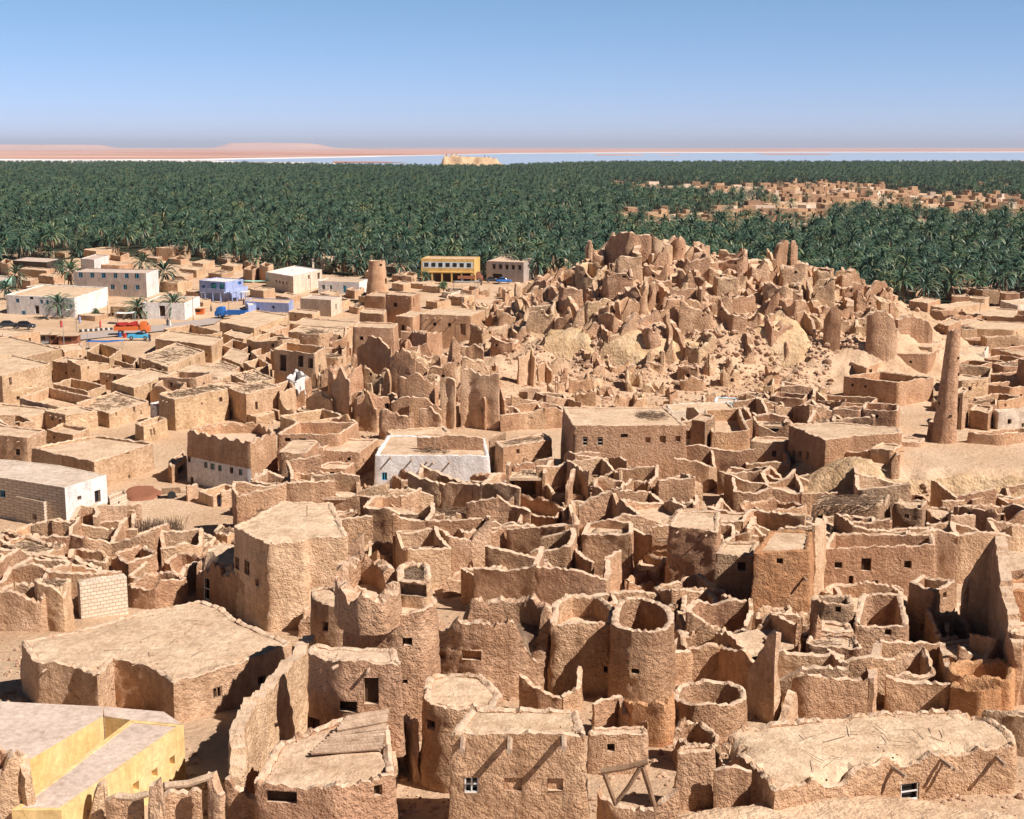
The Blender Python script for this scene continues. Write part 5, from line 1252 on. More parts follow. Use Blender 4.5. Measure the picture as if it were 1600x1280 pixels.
fill(60, [(0,600),(130,585),(240,575),(400,535),(560,560),(450,640),(330,650),(240,640),(0,700)], 'in the old left quarter', (3.5, 8), (2.0, 4.4), 0, rmin=.5, ang=-.6, ach=(0,), mats=('mud_far', 'mud_pale', 'mud_far'), amp=.06, rag=.12, ruinp=.5)
fill(16, [(1490,470),(1600,470),(1600,690),(1500,680)], 'in the right quarter beyond the minaret', (4, 8), (2, 4), 0, rmin=.5, mats=('mud', 'mud_far'))
0 and fill(12, [(560,620),(640,640),(800,650),(870,650),(1000,630),(860,690),(560,700)], 'before the ruin field', (3, 6), (1.6, 3), 0, rmin=.5)
fill(10, [(330,940),(480,960),(520,1010),(470,1000),(380,960)], 'beside the tall pale wall', (2, 3), (1.5, 2.5), 0, rmin=.3)
# ------------------------------------------------------------------ rubble: loose stones nobody could count
ico = []
def stones(name, zones, n, rr, mat='rubble_stone', seed=1, lab=None):
    rd = random.Random(seed); V, F = [], []
    bm = bmesh.new(); bmesh.ops.create_icosphere(bm, subdivisions=1, radius=1); bv = [v.co.copy() for v in bm.verts]; bf = [tuple(v.index for v in f.verts) for f in bm.faces]; bm.free()
    per = [(z, w_) for z, w_ in zones]; tot = sum(w_ for _, w_ in per); 
    for z, w_ in per:
        k = int(n*w_/tot); x0, x1 = min(p[0] for p in z), max(p[0] for p in z); y0, y1 = min(p[1] for p in z), max(p[1] for p in z); c = 0
        while c < k:
            px, py = rd.uniform(x0, x1), rd.uniform(y0, y1)
            if not inpoly(px, py, z): continue
            g = G(px, py); g.z = terrain(g.x, g.y); r = rd.uniform(*rr)*rd.choice([.5, .6, .8, 1, 1.6]); c += 1
            sx, sy, sz = r*rd.uniform(.7, 1.3), r*rd.uniform(.7, 1.3), r*rd.uniform(.5, .9); a = rd.uniform(0, 6.3); ca, sa = math.cos(a), math.sin(a); b = len(V)
            for q in bv:
                j = rd.uniform(.75, 1.15); x, y = q.x*sx*j, q.y*sy*j
                V.append((g.x+x*ca-y*sa, g.y+x*sa+y*ca, g.z+q.z*sz*j+sz*.2))
            F += [tuple(b+i for i in f) for f in bf]
    prop(mesh_from(name, V, F, mat), lab, 'rubble', None, 'stuff')
hillz = [(780,560),(800,450),(880,415),(960,385),(1050,390),(1250,415),(1400,460),(1460,520),(1300,560),(1300,620),(1100,645),(870,640)]
stones('hill_rubble', [(hillz, 1)], 6500, (.15, .42), lab='loose boulders and mud rubble spread over the ruined hill', seed=3)
stones('field_rubble', [([(420,620),(560,540),(800,560),(860,650),(600,690),(420,680)], 3), ([(1100,760),(1260,770),(1600,765),(1600,785),(1150,790)], .4), ([(430,700),(880,760),(1100,780),(1040,900),(620,900),(480,800)], 3), ([(0,830),(300,830),(320,940),(0,960)], 2)], 4600, (.1, .3), lab='loose stones and fallen mud lumps between the low ruins', seed=4)
stones('slope_rubble', [([(600,960),(1600,1000),(1600,1280),(600,1280)], 3), ([(0,1000),(60,1000),(260,1140),(420,1280),(300,1280),(0,1120)], 1)], 2600, (.07, .22), lab='small fallen lumps in the alleys of the near ruins', seed=5)

def litter(n):
    rd = random.Random(12); V, F = [], []; tot = 0
    rf = [r for r in ROOFS if r[2] < 210]
    A = [abs(area2([p.xy for p in r[0]]))/2 for r in rf]; S = sum(a/(r[2]**1.2) for a, r in zip(A, rf))
    for (poly, z, D), a in zip(rf, A):
        P = [(p.x, p.y) for p in poly]; xs = [p[0] for p in P]; ys = [p[1] for p in P]; k = int(n*a/(D**1.2)/S)
        for _ in range(k):
            x, y = rd.uniform(min(xs), max(xs)), rd.uniform(min(ys), max(ys))
            # lumps gather along the parapets
            if not inpoly(x, y, P): continue
            if noise.noise((x*.5, y*.5, 4)) < rd.uniform(-.1, .45): continue
            r = rd.choice([.02, .03, .04, .05, .09])*max(1, D/130); b = len(V)
            for dx, dy, dz in ((1, 0, 0), (0, 1, 0), (-1, 0, 0), (0, -1, 0), (rd.uniform(-.4, .4), rd.uniform(-.4, .4), rd.uniform(.6, 1.1))):
                j = rd.uniform(.6, 1.3)*r; V.append((x+dx*j, y+dy*j, z-.01+dz*r))
            F += [(b, b+1, b+4), (b+1, b+2, b+4), (b+2, b+3, b+4), (b+3, b, b+4)]
    prop(mesh_from('roof_litter', V, F, 'mud_pale'), 'small clods and stones scattered over the flat roofs', 'rubble', None, 'stuff')
litter(16000)
# ------------------------------------------------------------------ palms
def frond(V, F, MI, base, az, el, L, wid, droop, rd, mi=0):
    '''an arching leaf: two feathered vanes folded down from the midrib, notched along the edge'''
    n = 7; pts = []; p = Vector(base); a = el; az2 = az
    for i in range(n+1):
        pts.append((p.copy(), a)); c, s = math.cos(az2), math.sin(az2)
        p = p+Vector((c*math.cos(a), s*math.cos(a), math.sin(a)))*(L/n); a -= droop/n*(.6+i*.25); az2 += rd.uniform(-.04, .04)
    side = Vector((-math.sin(az), math.cos(az), 0))
    for i in range(1, n):
        f0, f1 = i/n, (i+1)/n; (q0, a0), (q1, a1) = pts[i], pts[i+1]
        w0 = wid*math.sin(math.pi*min(1, .12+.86*f0))*rd.uniform(.85, 1.1); d = (q1-q0).normalized()
        for sg in (-1, 1):
            t0 = q0+side*sg*w0*.55+d*w0*.4-Vector((0, 0, w0*.25)); t1 = q1+side*sg*w0*.8+d*w0*.9-Vector((0, 0, w0*.35))
            b = len(V); V.extend([tuple(q0), tuple(q1), tuple(t1), tuple(t0)]); F.append((b, b+1, b+2, b+3) if sg > 0 else (b+3, b+2, b+1, b)); MI.append(mi)
def crown_mesh(seed, R=4.4, n=40):
    rd = random.Random(seed); V, F, MI = [], [], []
    for k in range(n):
        f = k/n; az = k*2.399+rd.uniform(-.3, .3); el = 1.45-1.75*f+rd.uniform(-.12, .12)
        frond(V, F, MI, (0, 0, .1*(1-f)), az, el, R*rd.uniform(.85, 1.12), .36, 1.1+.5*(1-f)*rd.uniform(.6, 1.2), rd, 2 if rd.random() < .28 else 0)
    for k in range(8):
        frond(V, F, MI, (0, 0, -.3), rd.uniform(0, 6.3), -.7-rd.random()*.6, R*.7, .28, .5, rd, 1)
    me = bpy.data.meshes.new('palm_crown'); me.from_pydata(V, [], F)
    for m_ in ('palm_leaf', 'palm_dry', 'palm_leaf_light'): me.materials.append(M(m_))
    me.polygons.foreach_set('material_index', MI); me.update(); return me
crowns = [crown_mesh(s) for s in (1, 2, 3, 4, 5)]
def trunk_mesh(seed):
    mb = MB(); rd = random.Random(seed); p = Vector((0, 0, -1.0)); 
    for i in range(6):
        q = Vector((.1*math.sin(i*.5+seed), .08*math.cos(i*.7+seed), 1.0*(i+1)/6*1.0-1.0)); mb.tube(p, q, .028+.004*(i % 2), .024, 7); p = q
    me = bpy.data.meshes.new('palm_trunk'); me.from_pydata(mb.v, [], mb.f); me.materials.append(M('palm_trunk')); me.update(); return me
trunks = [trunk_mesh(s) for s in (1, 2)]
rp = random.Random(33)
def palm(x, y, h, s, label, group=None, k=None):
    k = rp.randrange(5) if k is None else k
    r = bpy.data.objects.new('palm_tree', None); C.objects.link(r); z = terrain(x, y, False) if y < 345 else 0
    r.location = (x, y, z); prop(r, label, 'palm tree', group)
    c = bpy.data.objects.new('crown', crowns[k]); C.objects.link(c); c.parent = r; c.location = (0, 0, h); c.scale = (s, s, s*rp.uniform(.9, 1.15)); c.rotation_euler = (rp.gauss(0, .08), rp.gauss(0, .08), rp.uniform(0, 6.3))
    t = bpy.data.objects.new('trunk', trunks[k % 2]); C.objects.link(t); t.parent = r; t.location = (0, 0, h); t.scale = (8, 8, h+.5)
    return r, c
# village clearings beyond the grove edge (ground polygons in the photograph)
CLR = [[(935,292),(1000,290),(1200,292),(1215,314),(1100,312),(960,304)], [(945,352),(985,338),(1100,332),(1180,322),(1205,330),(1262,345),(1262,362),(1100,360),(1000,362)], [(1195,288),(1340,290),(1440,302),(1600,312),(1600,362),(1540,352),(1420,348),(1320,340),(1230,345),(1195,318)],
       [(1500,292),(1560,290),(1570,298),(1500,299)], [(862,300),(890,298),(892,304),(862,306)], [(60,261),(150,260),(150,263),(60,264)], [(1212,302),(1290,306),(1300,324),(1215,322)]]
CLRW = [[tuple(U(x, y, 0).xy) for x, y in z] for z in CLR]
front = [(-800, 462), (0, 424), (120, 404), (250, 402), (400, 424), (560, 432), (640, 434), (760, 432), (850, 440), (900, 438), (1000, 440), (1200, 446), (1300, 470), (1350, 474), (1480, 478), (1600, 478), (2400, 500)]
back = [(-600, 258), (0, 258), (250, 259), (400, 262), (560, 264), (640, 266), (700, 267), (790, 266), (850, 262), (1000, 258), (1100, 256), (1250, 253.5), (1400, 253), (1600, 252), (2400, 252)]
fy = lambda px: lerp_tab(px, front); by = lambda px: lerp_tab(px, back)
PALMS = []
y = 430.0
while y < 3000:
    sp = 8.2 if y < 900 else 9.2
    hw = y*.41+12; x = -hw
    while x < hw:
        X, Y = x+rp.uniform(-2.9, 2.9), y+rp.uniform(-2.9, 2.9)
        px, py = project((X, Y, 0))
        if py < fy(px) and py > by(px)+2.2*noise.noise((px*.03, 1, 1))+.8*noise.noise((px*.2, 1, 1)) and rp.random() > .03 and not any(inpoly(X, Y, P) or inpoly(X, Y+45, P) for P in CLRW):
            PALMS.append((X, Y))
        x += sp
    y += sp
# near strip right, in front of 430 m
y = 300.0
while y < 430:
    hw = y*.40; x = -hw
    while x < hw:
        X, Y = x+rp.uniform(-2.5, 2.5), y+rp.uniform(-2.5, 2.5); px, py = project((X, Y, 0))
        if py < fy(px) and not (800 < px < 1290 and Y < 345): PALMS.append((X, Y))
        x += 7.8
    y += 7.8
PALMS.sort(key=lambda p: p[0]**2+p[1]**2)
vis = [p for p in PALMS if -20 < project((p[0], p[1], 8))[0] < 1620]
near = vis[:275]; ns = set(near); rest = [p for p in PALMS if p not in ns]
firstc = []
for X, Y in near:
    px = project((X, Y, 0))[0]
    r, c = palm(X, Y, rp.choice([rp.uniform(3, 5.5), rp.uniform(4, 8)]), rp.uniform(.9, 1.2), 'date palm on the near edge, right grove' if px > 860 else 'date palm on the grove edge behind town', 'date palms along the grove edge right of the hill' if px > 860 else 'date palms along the grove edge behind the town')
    firstc.append(c)
print('palms', len(PALMS), len(near))
def forest(pts):
    me = bpy.data.meshes.new('date_palm_grove'); hs = [rp.choice([rp.uniform(2.5, 6), rp.uniform(5, 10)])*(1 if p[1] < 2200 else .9) for p in pts]
    me.from_pydata([(p[0], p[1], h) for p, h in zip(pts, hs)], [], [])
    for nm, ty, vals in (('rot', 'FLOAT', [rp.uniform(0, 6.28) for _ in pts]), ('scl', 'FLOAT', [rp.uniform(.85, 1.3) for _ in pts]), ('pick', 'INT', [rp.randrange(5) for _ in pts])):
        at = me.attributes.new(nm, ty, 'POINT'); at.data.foreach_set('value', vals)
    o = bpy.data.objects.new('date_palm_grove', me); C.objects.link(o)
    ng = bpy.data.node_groups.new('palm_scatter', 'GeometryNodeTree')
    ng.interface.new_socket('Geometry', in_out='INPUT', socket_type='NodeSocketGeometry'); ng.interface.new_socket('Geometry', in_out='OUTPUT', socket_type='NodeSocketGeometry')
    nn, ll = ng.nodes, ng.links; gi, go = nn.new('NodeGroupInput'), nn.new('NodeGroupOutput')
    jn = nn.new('GeometryNodeJoinGeometry'); src = {}
    for c in firstc:
        if c.data.name not in src: src[c.data.name] = c
    for c in src.values():
        oi = nn.new('GeometryNodeObjectInfo'); oi.inputs['Object'].default_value = c; oi.inputs['As Instance'].default_value = True; oi.transform_space = 'ORIGINAL'
        ll.new(oi.outputs['Geometry'], jn.inputs[0])
    ip = nn.new('GeometryNodeInstanceOnPoints'); ll.new(gi.outputs[0], ip.inputs['Points']); ll.new(jn.outputs[0], ip.inputs['Instance']); ip.inputs['Pick Instance'].default_value = True
    def att(nm, ty):
        a = nn.new('GeometryNodeInputNamedAttribute'); a.data_type = ty; a.inputs['Name'].default_value = nm; return a.outputs['Attribute']
    ll.new(att('pick', 'INT'), ip.inputs['Instance Index']); ll.new(att('scl', 'FLOAT'), ip.inputs['Scale'])
    cx = nn.new('ShaderNodeCombineXYZ'); ll.new(att('rot', 'FLOAT'), cx.inputs[2]); er = nn.new('FunctionNodeEulerToRotation'); ll.new(cx.outputs[0], er.inputs[0]); ll.new(er.outputs[0], ip.inputs['Rotation'])
    ll.new(ip.outputs[0], go.inputs[0])
    md = o.modifiers.new('scatter', 'NODES'); md.node_group = ng
    prop(o, 'dense sea of dark green date palms stretching back to the lake', 'palm grove', None, 'stuff')
forest(rest)
# undergrowth sheet below the palms; shade in the gaps is put into its dark colour
def sheet(name, pts, mat, z, kind='structure', label=None, cat=None):
    P = [U(x, y, z) for x, y in pts]
    V = [tuple(p) for p in P]
    if area2([p.xy for p in P]) < 0: V.reverse()
    cv, _, cf, _, _, _ = cdt([Vector(v[:2]) for v in V], [(i, (i+1) % len(V)) for i in range(len(V))], [], 1, 1e-4)
    me = bpy.data.meshes.new(name); me.from_pydata([(c.x, c.y, z) for c in cv], [], cf); me.materials.append(M(mat)); o = bpy.data.objects.new(name, me); C.objects.link(o); return prop(o, label, cat, None, kind)
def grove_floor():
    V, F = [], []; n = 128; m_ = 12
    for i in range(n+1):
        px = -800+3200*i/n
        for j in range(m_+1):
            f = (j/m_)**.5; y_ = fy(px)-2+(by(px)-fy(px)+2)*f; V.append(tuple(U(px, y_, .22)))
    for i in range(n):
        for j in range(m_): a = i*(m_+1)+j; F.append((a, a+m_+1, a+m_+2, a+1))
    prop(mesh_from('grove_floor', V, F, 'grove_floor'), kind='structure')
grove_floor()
for i, z in enumerate(CLR): sheet('village_ground', z, 'sand', .34+.06*i)
# palms standing in the town
for i, (px, py, hpx, s, lab) in enumerate([(110,448,24,1.15,'palm between the long grey building and the open concrete frame'), (225,436,24,1.1,'palm rising behind the right half of the long grey building'), (258,452,26,1.25,'large palm right of the white end of the long building'), (26,452,22,1.0,'palm beside the mint green building'), (92,498,22,1.0,'palm in front of the white house with blue windows'),
      (215,498,16,.9,'palm left of the arched white building'), (234,497,14,.7,'small palm next to the arched doorway'), (272,497,20,.95,'palm in front of the sunlit wall of the arched building'), (12,468,16,.9,'palm at the left edge above the white house'), (98,432,14,.8,'palm behind the concrete frame building'), (556,432,16,.95,'palm left of the watchtower behind the white house'), (520,428,10,.7,'small palm above the house with the blue door'),
      (1416,362,18,1.5,'tall lone palm standing among the far right village'), (663,446,14,.7,'small palm in front of the yellow building'), (76,410,14,.9,'palm at the back of the open concrete frame building'), (60,300,0,0,'')]):
    if not lab: continue
    g = U(px, py, 0); h = ztop(g.y, py-hpx)
    palm(g.x, g.y, h, s, lab)
# shrubs and small leafy trees
def shrub(px, py, hpx, label, nm='leafy_tree'):
    g = U(px, py, 0); h = ztop(g.y, py-hpx); rd = random.Random(nseed()); r = empty(nm, g, label, 'tree')
    V, F = [], []
    for k in range(420):
        a, b = rd.uniform(0, 6.3), rd.uniform(-1, 1); q = rd.random()**.4; rr = h*.34*(1+.35*math.sin(a*3+h)); c = Vector((math.cos(a)*math.sqrt(1-b*b)*rr*q, math.sin(a)*math.sqrt(1-b*b)*rr*q, h*.6+b*h*.38*q))
        s_ = h*.055; u = Vector((rd.gauss(0, 1), rd.gauss(0, 1), rd.gauss(0, 1))).normalized(); v = u.orthogonal().normalized(); b_ = len(V)
        V += [tuple(g+c+u*s_), tuple(g+c-u*s_), tuple(g+c+v*s_*1.4)]; F.append((b_, b_+1, b_+2))
    mesh_from('crown', V, F, 'shrub_leaf', r); mb = MB(); mb.tube(g, g+Vector((.1, 0, h*.5)), .14, .08, 6); mb.build('trunk', 'palm_trunk', r)
for a in [(150,497,16,'round green tree between the white house and the road'), (472,452,22,'leafy tree beside the whitewashed hall'), (693,458,20,'small green tree before the yellow building'), (718,436,16,'leafy tree against the yellow building ground floor'), (698,436,14,'leafy tree at the middle of the yellow building'), (18,490,16,'young tree at the left edge of the square')]: shrub(*a)
# ------------------------------------------------------------------ far village, lake, rock, mesas
rv = random.Random(77)
vill = []
def fitin(x, y, r):
    return all((x-a)**2+(y-b)**2 > (r+c)**2 for a, b, c in vill)
def village(zone, n, lab, size=(6, 14)):
    k = 0; P = [tuple(U(x, y, 0).xy) for x, y in zone]; xs = [p[0] for p in P]; ys = [p[1] for p in P]
    for _ in range(n*60):
        if k >= n: break
        x, y = rv.uniform(min(xs), max(xs)), rv.uniform(min(ys), max(ys))
        if not inpoly(x, y, P): continue
        s = rv.uniform(*size)
        if not fitin(x, y, s*.42): continue
        vill.append((x, y, s*.42))
        h = rv.uniform(2.6, 4.8); a = rv.gauss(.35, .25); w_, d_ = s/2, s*rv.uniform(.35, .7)/2; c, sn = math.cos(a), math.sin(a)
        t = rv.random(); mat = 'mud_far' if t < .62 else 'mud_pale' if t < .9 else 'pale_stone'
        fr = lambda u, v, z: (x+u*c-v*sn, y+u*sn+v*c, z)
        mat = {'mud_far': 'mud_dark', 'mud_pale': 'mud_far', 'pale_stone': 'pale_stone'}[mat]; hs = {'mud_far': 'tan', 'mud_dark': 'brown', 'mud_pale': 'pale tan', 'pale_stone': 'whitish'}[mat]
        ru = rv.random() < .4
        r = empty('village_house', (x, y, 0), '%s %s %s' % (hs, 'courtyard house' if ru else 'flat-roofed house', lab), 'house')
        mb = MB(); th = .5
        mb.box(-w_, w_, -d_, -d_+th, -.3, h, 0, fr); mb.box(-w_, w_, d_-th, d_, -.3, h, 0, fr)
        mb.box(-w_, -w_+th, -d_+th, d_-th, -.3, h*rv.uniform(.9, 1), 0, fr); mb.box(w_-th, w_, -d_+th, d_-th, -.3, h*rv.uniform(.9, 1), 0, fr)
        if rv.random() < .4: mb.box(w_*.1, w_*.9, -d_*.8, d_*.7, h-.4, h+rv.uniform(1.5, 2.6), 0, fr)
        mb.build('wall', mat, r)
        mb = MB(); mb.box(-w_+th, w_-th, -d_+th, d_-th, -.2, .6 if ru else h-.35, 0, fr); mb.build('roof' if not ru else 'courtyard_floor', 'mud_pale', r)
        if rv.random() < .6:
            for j in range(rv.choice([1, 2, 3])):
                u = rv.uniform(-w_*.75, w_*.75); mb = MB(); mb.box(u-.45, u+.45, -d_-.02, -d_+.1, h*.35, h*.35+1.2, 0, fr); mb.build('window', 'dark_interior', r)
        k += 1
village(CLR[0], 34, 'in the far village, upper left'); village(CLR[1], 44, 'in the far village, lower left'); village(CLR[2], 150, 'in the big far village')
village(CLR[3], 5, 'at the top right clearing'); village(CLR[4], 2, 'alone in the middle of the grove', (8, 12)); village(CLR[5], 4, 'deep in the left grove'); 
# extra palms between the village houses
for k in range(60):
    px, py = rv.uniform(960, 1600), rv.uniform(296, 350); g = U(px, py, 0)
    if fitin(g.x, g.y, 2): palm(g.x, g.y, rv.uniform(4, 7), rv.uniform(.8, 1.1), 'palm standing between houses of the far village', 'palms inside the far village')
# water
def water():
    m, n, b = nodes_mat('lake_water'); b.inputs['Base Color'].default_value = (.36, .46, .62, 1); b.inputs['Roughness'].default_value = .5; b.inputs['Specular IOR Level'].default_value = .3
    m, n, b = nodes_mat('salt_flat'); nz_ = N(n, 'TexNoise', Scale=.004, Detail=6); geo = N(n, 'NewGeometry'); n.links.new(geo.outputs['Position'], nz_.inputs['Vector'])
    n.links.new(ramp(n, nz_.outputs[0], [(.4, (.62, .54, .52)), (.6, (.85, .84, .84))]).outputs[0], b.inputs['Base Color'])
    m, n, b = nodes_mat('red_desert'); nz_ = N(n, 'TexNoise', Scale=.0012, Detail=7, Roughness=.7); geo = N(n, 'NewGeometry'); mp = N(n, 'Mapping'); mp.inputs['Scale'].default_value = (.3, 1, 1); n.links.new(geo.outputs['Position'], mp.inputs[0]); n.links.new(mp.outputs[0], nz_.inputs['Vector'])
    n.links.new(ramp(n, nz_.outputs[0], [(.38, (.40, .19, .15)), (.52, (.56, .30, .23)), (.64, (.74, .55, .47))]).outputs[0], b.inputs['Base Color'])
water()
sheet('salt_shore', [(-200,247),(150,249),(300,248.5),(420,246.5),(560,244),(700,241.8),(800,239),(1000,238),(1250,237.2),(1700,236.8),(1900,250),(1500,252),(1000,256),(640,260),(420,258),(150,256),(-200,254)], 'salt_flat', .3)
sheet('lake', [(330,250),(430,248.5),(560,246),(600,244.6),(690,242.6),(790,240.2),(1000,239.2),(1250,238.4),(1700,238),(1900,250),(1500,251),(1000,256),(640,260),(560,256),(470,253),(380,253)], 'lake_water', .6)
sheet('red_shore', [(-200,240),(200,239.5),(400,241),(560,242.2),(700,240.6),(800,238.2),(1700,235.8),(1700,234.4),(800,235.6),(500,236.2),(-200,236.2)], 'red_desert', .9)
for z in ([(930,241),(1005,241.6),(1005,243),(930,242.6)], [(1030,242),(1060,241.6),(1062,242.8),(1030,243)], [(520,252),(600,252.6),(640,254.6),(520,254.4)], [(1180,239.5),(1300,240.5),(1296,241.8),(1200,241.6)]):
    sheet('sand_bar', z, 'red_desert', 1.2)
def mesa(label, y_, prof, mat, depth, nm='mesa', seed=1, kind='structure'):
    """a real ridge: crest profile in pixels at distance y_, given depth and slopes"""
    V, F = [], []; n = 90; rows = [(-.5, 0), (-.34, .35), (-.2, .55), (-.16, .98), (0, 1.0), (.3, 1), (.5, 0)]
    x0, x1 = prof[0][0], prof[-1][0]
    for i in range(n+1):
        px = x0+(x1-x0)*i/n; zt_ = max(0, ztop(y_, lerp_tab(px, prof)))
        x = (px-800)/FPX*y_
        for v, h in rows:
            j = noise.noise((i*.35, v*3, seed))*.12
            V.append((x, y_+depth*(v+j*.3), zt_*h*(1+j*.6) if h else -1))
    m_ = len(rows)
    for i in range(n):
        for k in range(m_-1): F.append((i*m_+k, (i+1)*m_+k, (i+1)*m_+k+1, i*m_+k+1))
    return prop(mesh_from(nm, V, F, mat, None, None, 40), label, 'mesa' if kind is None else None, None, kind)
nodes = plain('mesa_rock', (.62, .40, .33), .95, 0, .1)
mesa(None, 26000, [(-500,238),(-300,228),(0,227.5),(30,225.5),(60,228),(100,226),(135,226.5),(150,231),(240,232),(360,231),(372,226),(380,223.8),(425,223.4),(470,223.6),(490,226),(510,231),(600,234)], 'mesa_rock', 5000, 'far_hills', 2)
mesa(None, 44000, [(500,233),(700,231.2),(900,232),(1300,231.5),(1350,230.9),(1450,231.2),(1500,231),(1560,231.4),(1900,231.5),(2100,233)], 'mesa_rock', 5000, 'far_hills', 5)
# the temple rock
mud('rock_far', (.50, .33, .20), (.58, .41, .25), (.64, .48, .31), big=.06, lump=.4, bs=.3, bd=.4, vary=0)
def temple_rock():
    y_ = 2650; V, F = [], []
    prof = [(688,262),(694,252),(697,243),(703,244.5),(708,242.6),(716,243.2),(724,244.8),(745,245.6),(762,246.2),(776,247.5),(780,254),(790,259),(798,262)]
    xa, xb = (686-800)/FPX*y_, (800-800)/FPX*y_; c_ = 2.0; nx, ny = int((xb-xa)/c_), 60
    for j in range(ny+1):
        for i in range(nx+1):
            x = xa+c_*i; v = -60+2*j; px = 800+x/y_*FPX+1.5*noise.noise((v*.08, 3, 2)); zt_ = max(0, ztop(y_, lerp_tab(px, prof)))
            e = 1-abs(v+6*noise.noise((x*.05, 1, 9)))/56; m_ = ss(e/.22)*.35+ss((e-.28)/.16)*.65
            z = zt_*m_; k = z/4; z = z*.5+2*(math.floor(k)+ss((k-math.floor(k)-.5)*3)); z += m_*(1.6*noise.noise((x*.12, v*.12, 5))+.8*noise.noise((x*.4, v*.4, 5)))
            V.append((x, y_+v, z-.6))
    for j in range(ny):
        for i in range(nx): a = j*(nx+1)+i; F.append((a, a+1, a+nx+2, a+nx+1))
    prop(mesh_from('rock_outcrop', V, F, 'rock_far', None, None, 40), 'flat-topped yellow rock with small ruins rising from the grove by the lake', 'rock outcrop')
    for px, yt, w_ in ((699,239.5,4),(707,238.5,3),(714,239,3),(720,242,4),(733,243,3),(758,242,3),(764,244,4),(772,245,3)):
        g = Vector(((px-800)/FPX*(y_-8), y_-8, 0)); zb_ = ztop(y_-8, 247); zt_ = ztop(y_-8, yt); s_ = w_*y_/FPX/2
        mb = MB(); mb.tube((g.x, g.y, zb_-4), (g.x+.6, g.y, zb_+(zt_-zb_)*.8), s_*.8, s_*.5, 5); prop(mb.build('ruin_stump', 'mud_far', None, 40, origin=Vector((g.x, g.y, zb_))), 'ruin stump on the flat yellow rock', 'ruin')
temple_rock()
# foreground and mid rocks
def rockmass(label, pts, z0, hz, mat='rock', lay=.6, seed=1, amp=.5, name='rock_outcrop', cell=.6):
    P = [G(x, y) for x, y in pts]; xs = [p.x for p in P]; ys = [p.y for p in P]; nx, ny = int((max(xs)-min(xs))/cell)+2, int((max(ys)-min(ys))/cell)+2
    pp = [(p.x, p.y) for p in P]; V, F = [], []; idx = {}
    def dist(x, y):
        d = 1e9
        for i in range(len(pp)):
            a, b = Vector(pp[i-1]), Vector(pp[i]); e = b-a; q = Vector((x, y)); u = max(0, min(1, (q-a).dot(e)/e.length_squared)); d = min(d, (a+e*u-q).length)
        return d if inpoly(x, y, pp) else -d
    for j in range(ny+1):
        for i in range(nx+1):
            x, y = min(xs)+cell*i, min(ys)+cell*j; d = dist(x, y)+.5*noise.noise((x*.5, y*.5, seed))
            if d < -1: continue
            f = ss((d+.4)/(hz*.8)); z = hz*f; k = z/lay; z = z*.4+.6*lay*(math.floor(k)+ss((k-math.floor(k)-.5)*3))
            z += amp*f*(noise.noise((x*.35, y*.35, seed))+.4*noise.noise((x*1.3, y*1.3, seed))+.2*noise.noise((x*3, y*3, seed)))
            idx[i, j] = len(V); V.append((x, y, terrain(x, y, False)-.5+z+.4 if d > -.5 else terrain(x, y, False)-.8))
    for (i, j), a in idx.items():
        if (i+1, j) in idx and (i+1, j+1) in idx and (i, j+1) in idx: F.append((a, idx[i+1, j], idx[i+1, j+1], idx[i, j+1]))
    c = sum(P, Vector())/len(P)
    return prop(mesh_from(name, V, F, mat, None, None, 35, Vector((c.x, c.y, terrain(c.x, c.y, False)))), label, 'rock')
rockmass('pale layered boulder at the right corner of the six-windowed house', [(1104,750),(1118,722),(1160,716),(1172,740),(1160,758)], 1, 2.2, seed=4, cell=.35, lay=.45, amp=.3)
rockmass('pale layered rock shelf below the long shelf house', [(1130,800),(1165,755),(1230,735),(1290,728),(1380,742),(1340,765),(1240,790)], 1, 1.0, seed=6, cell=.4, lay=.5, amp=.35)
rockmass('sunlit sandy rock slope at the bottom right corner', [(960,1350),(1060,1296),(1150,1284),(1230,1270),(1300,1278),(1350,1262),(1450,1276),(1600,1300),(1720,1310),(1720,1370)], 7, 1.3, mat='sand', seed=9, cell=.3, lay=.5, amp=.25)
rockmass('rounded sandy rock mass in the hill cliff', [(838,565),(850,530),(925,525),(930,560)], 4, 2.2, seed=12, cell=.5, lay=.7, amp=.5)
rockmass('overhanging rock cliff in the middle of the hill foot', [(930,565),(940,530),(1010,522),(1090,535),(1100,560),(1000,575)], 4, 2.4, seed=14, cell=.5, lay=.7, amp=.5)
rockmass('yellow rock spur on the right hill face', [(1170,530),(1180,500),(1240,505),(1270,550),(1250,575)], 4, 1.6, seed=15, cell=.5, lay=.6, amp=.5)
rockmass('layered rock ledge fronting the sandy shelf', [(1385,752),(1500,748),(1640,760),(1640,785),(1500,776),(1390,772)], 1, 1.5, seed=21, cell=.4, lay=.4, amp=.3)
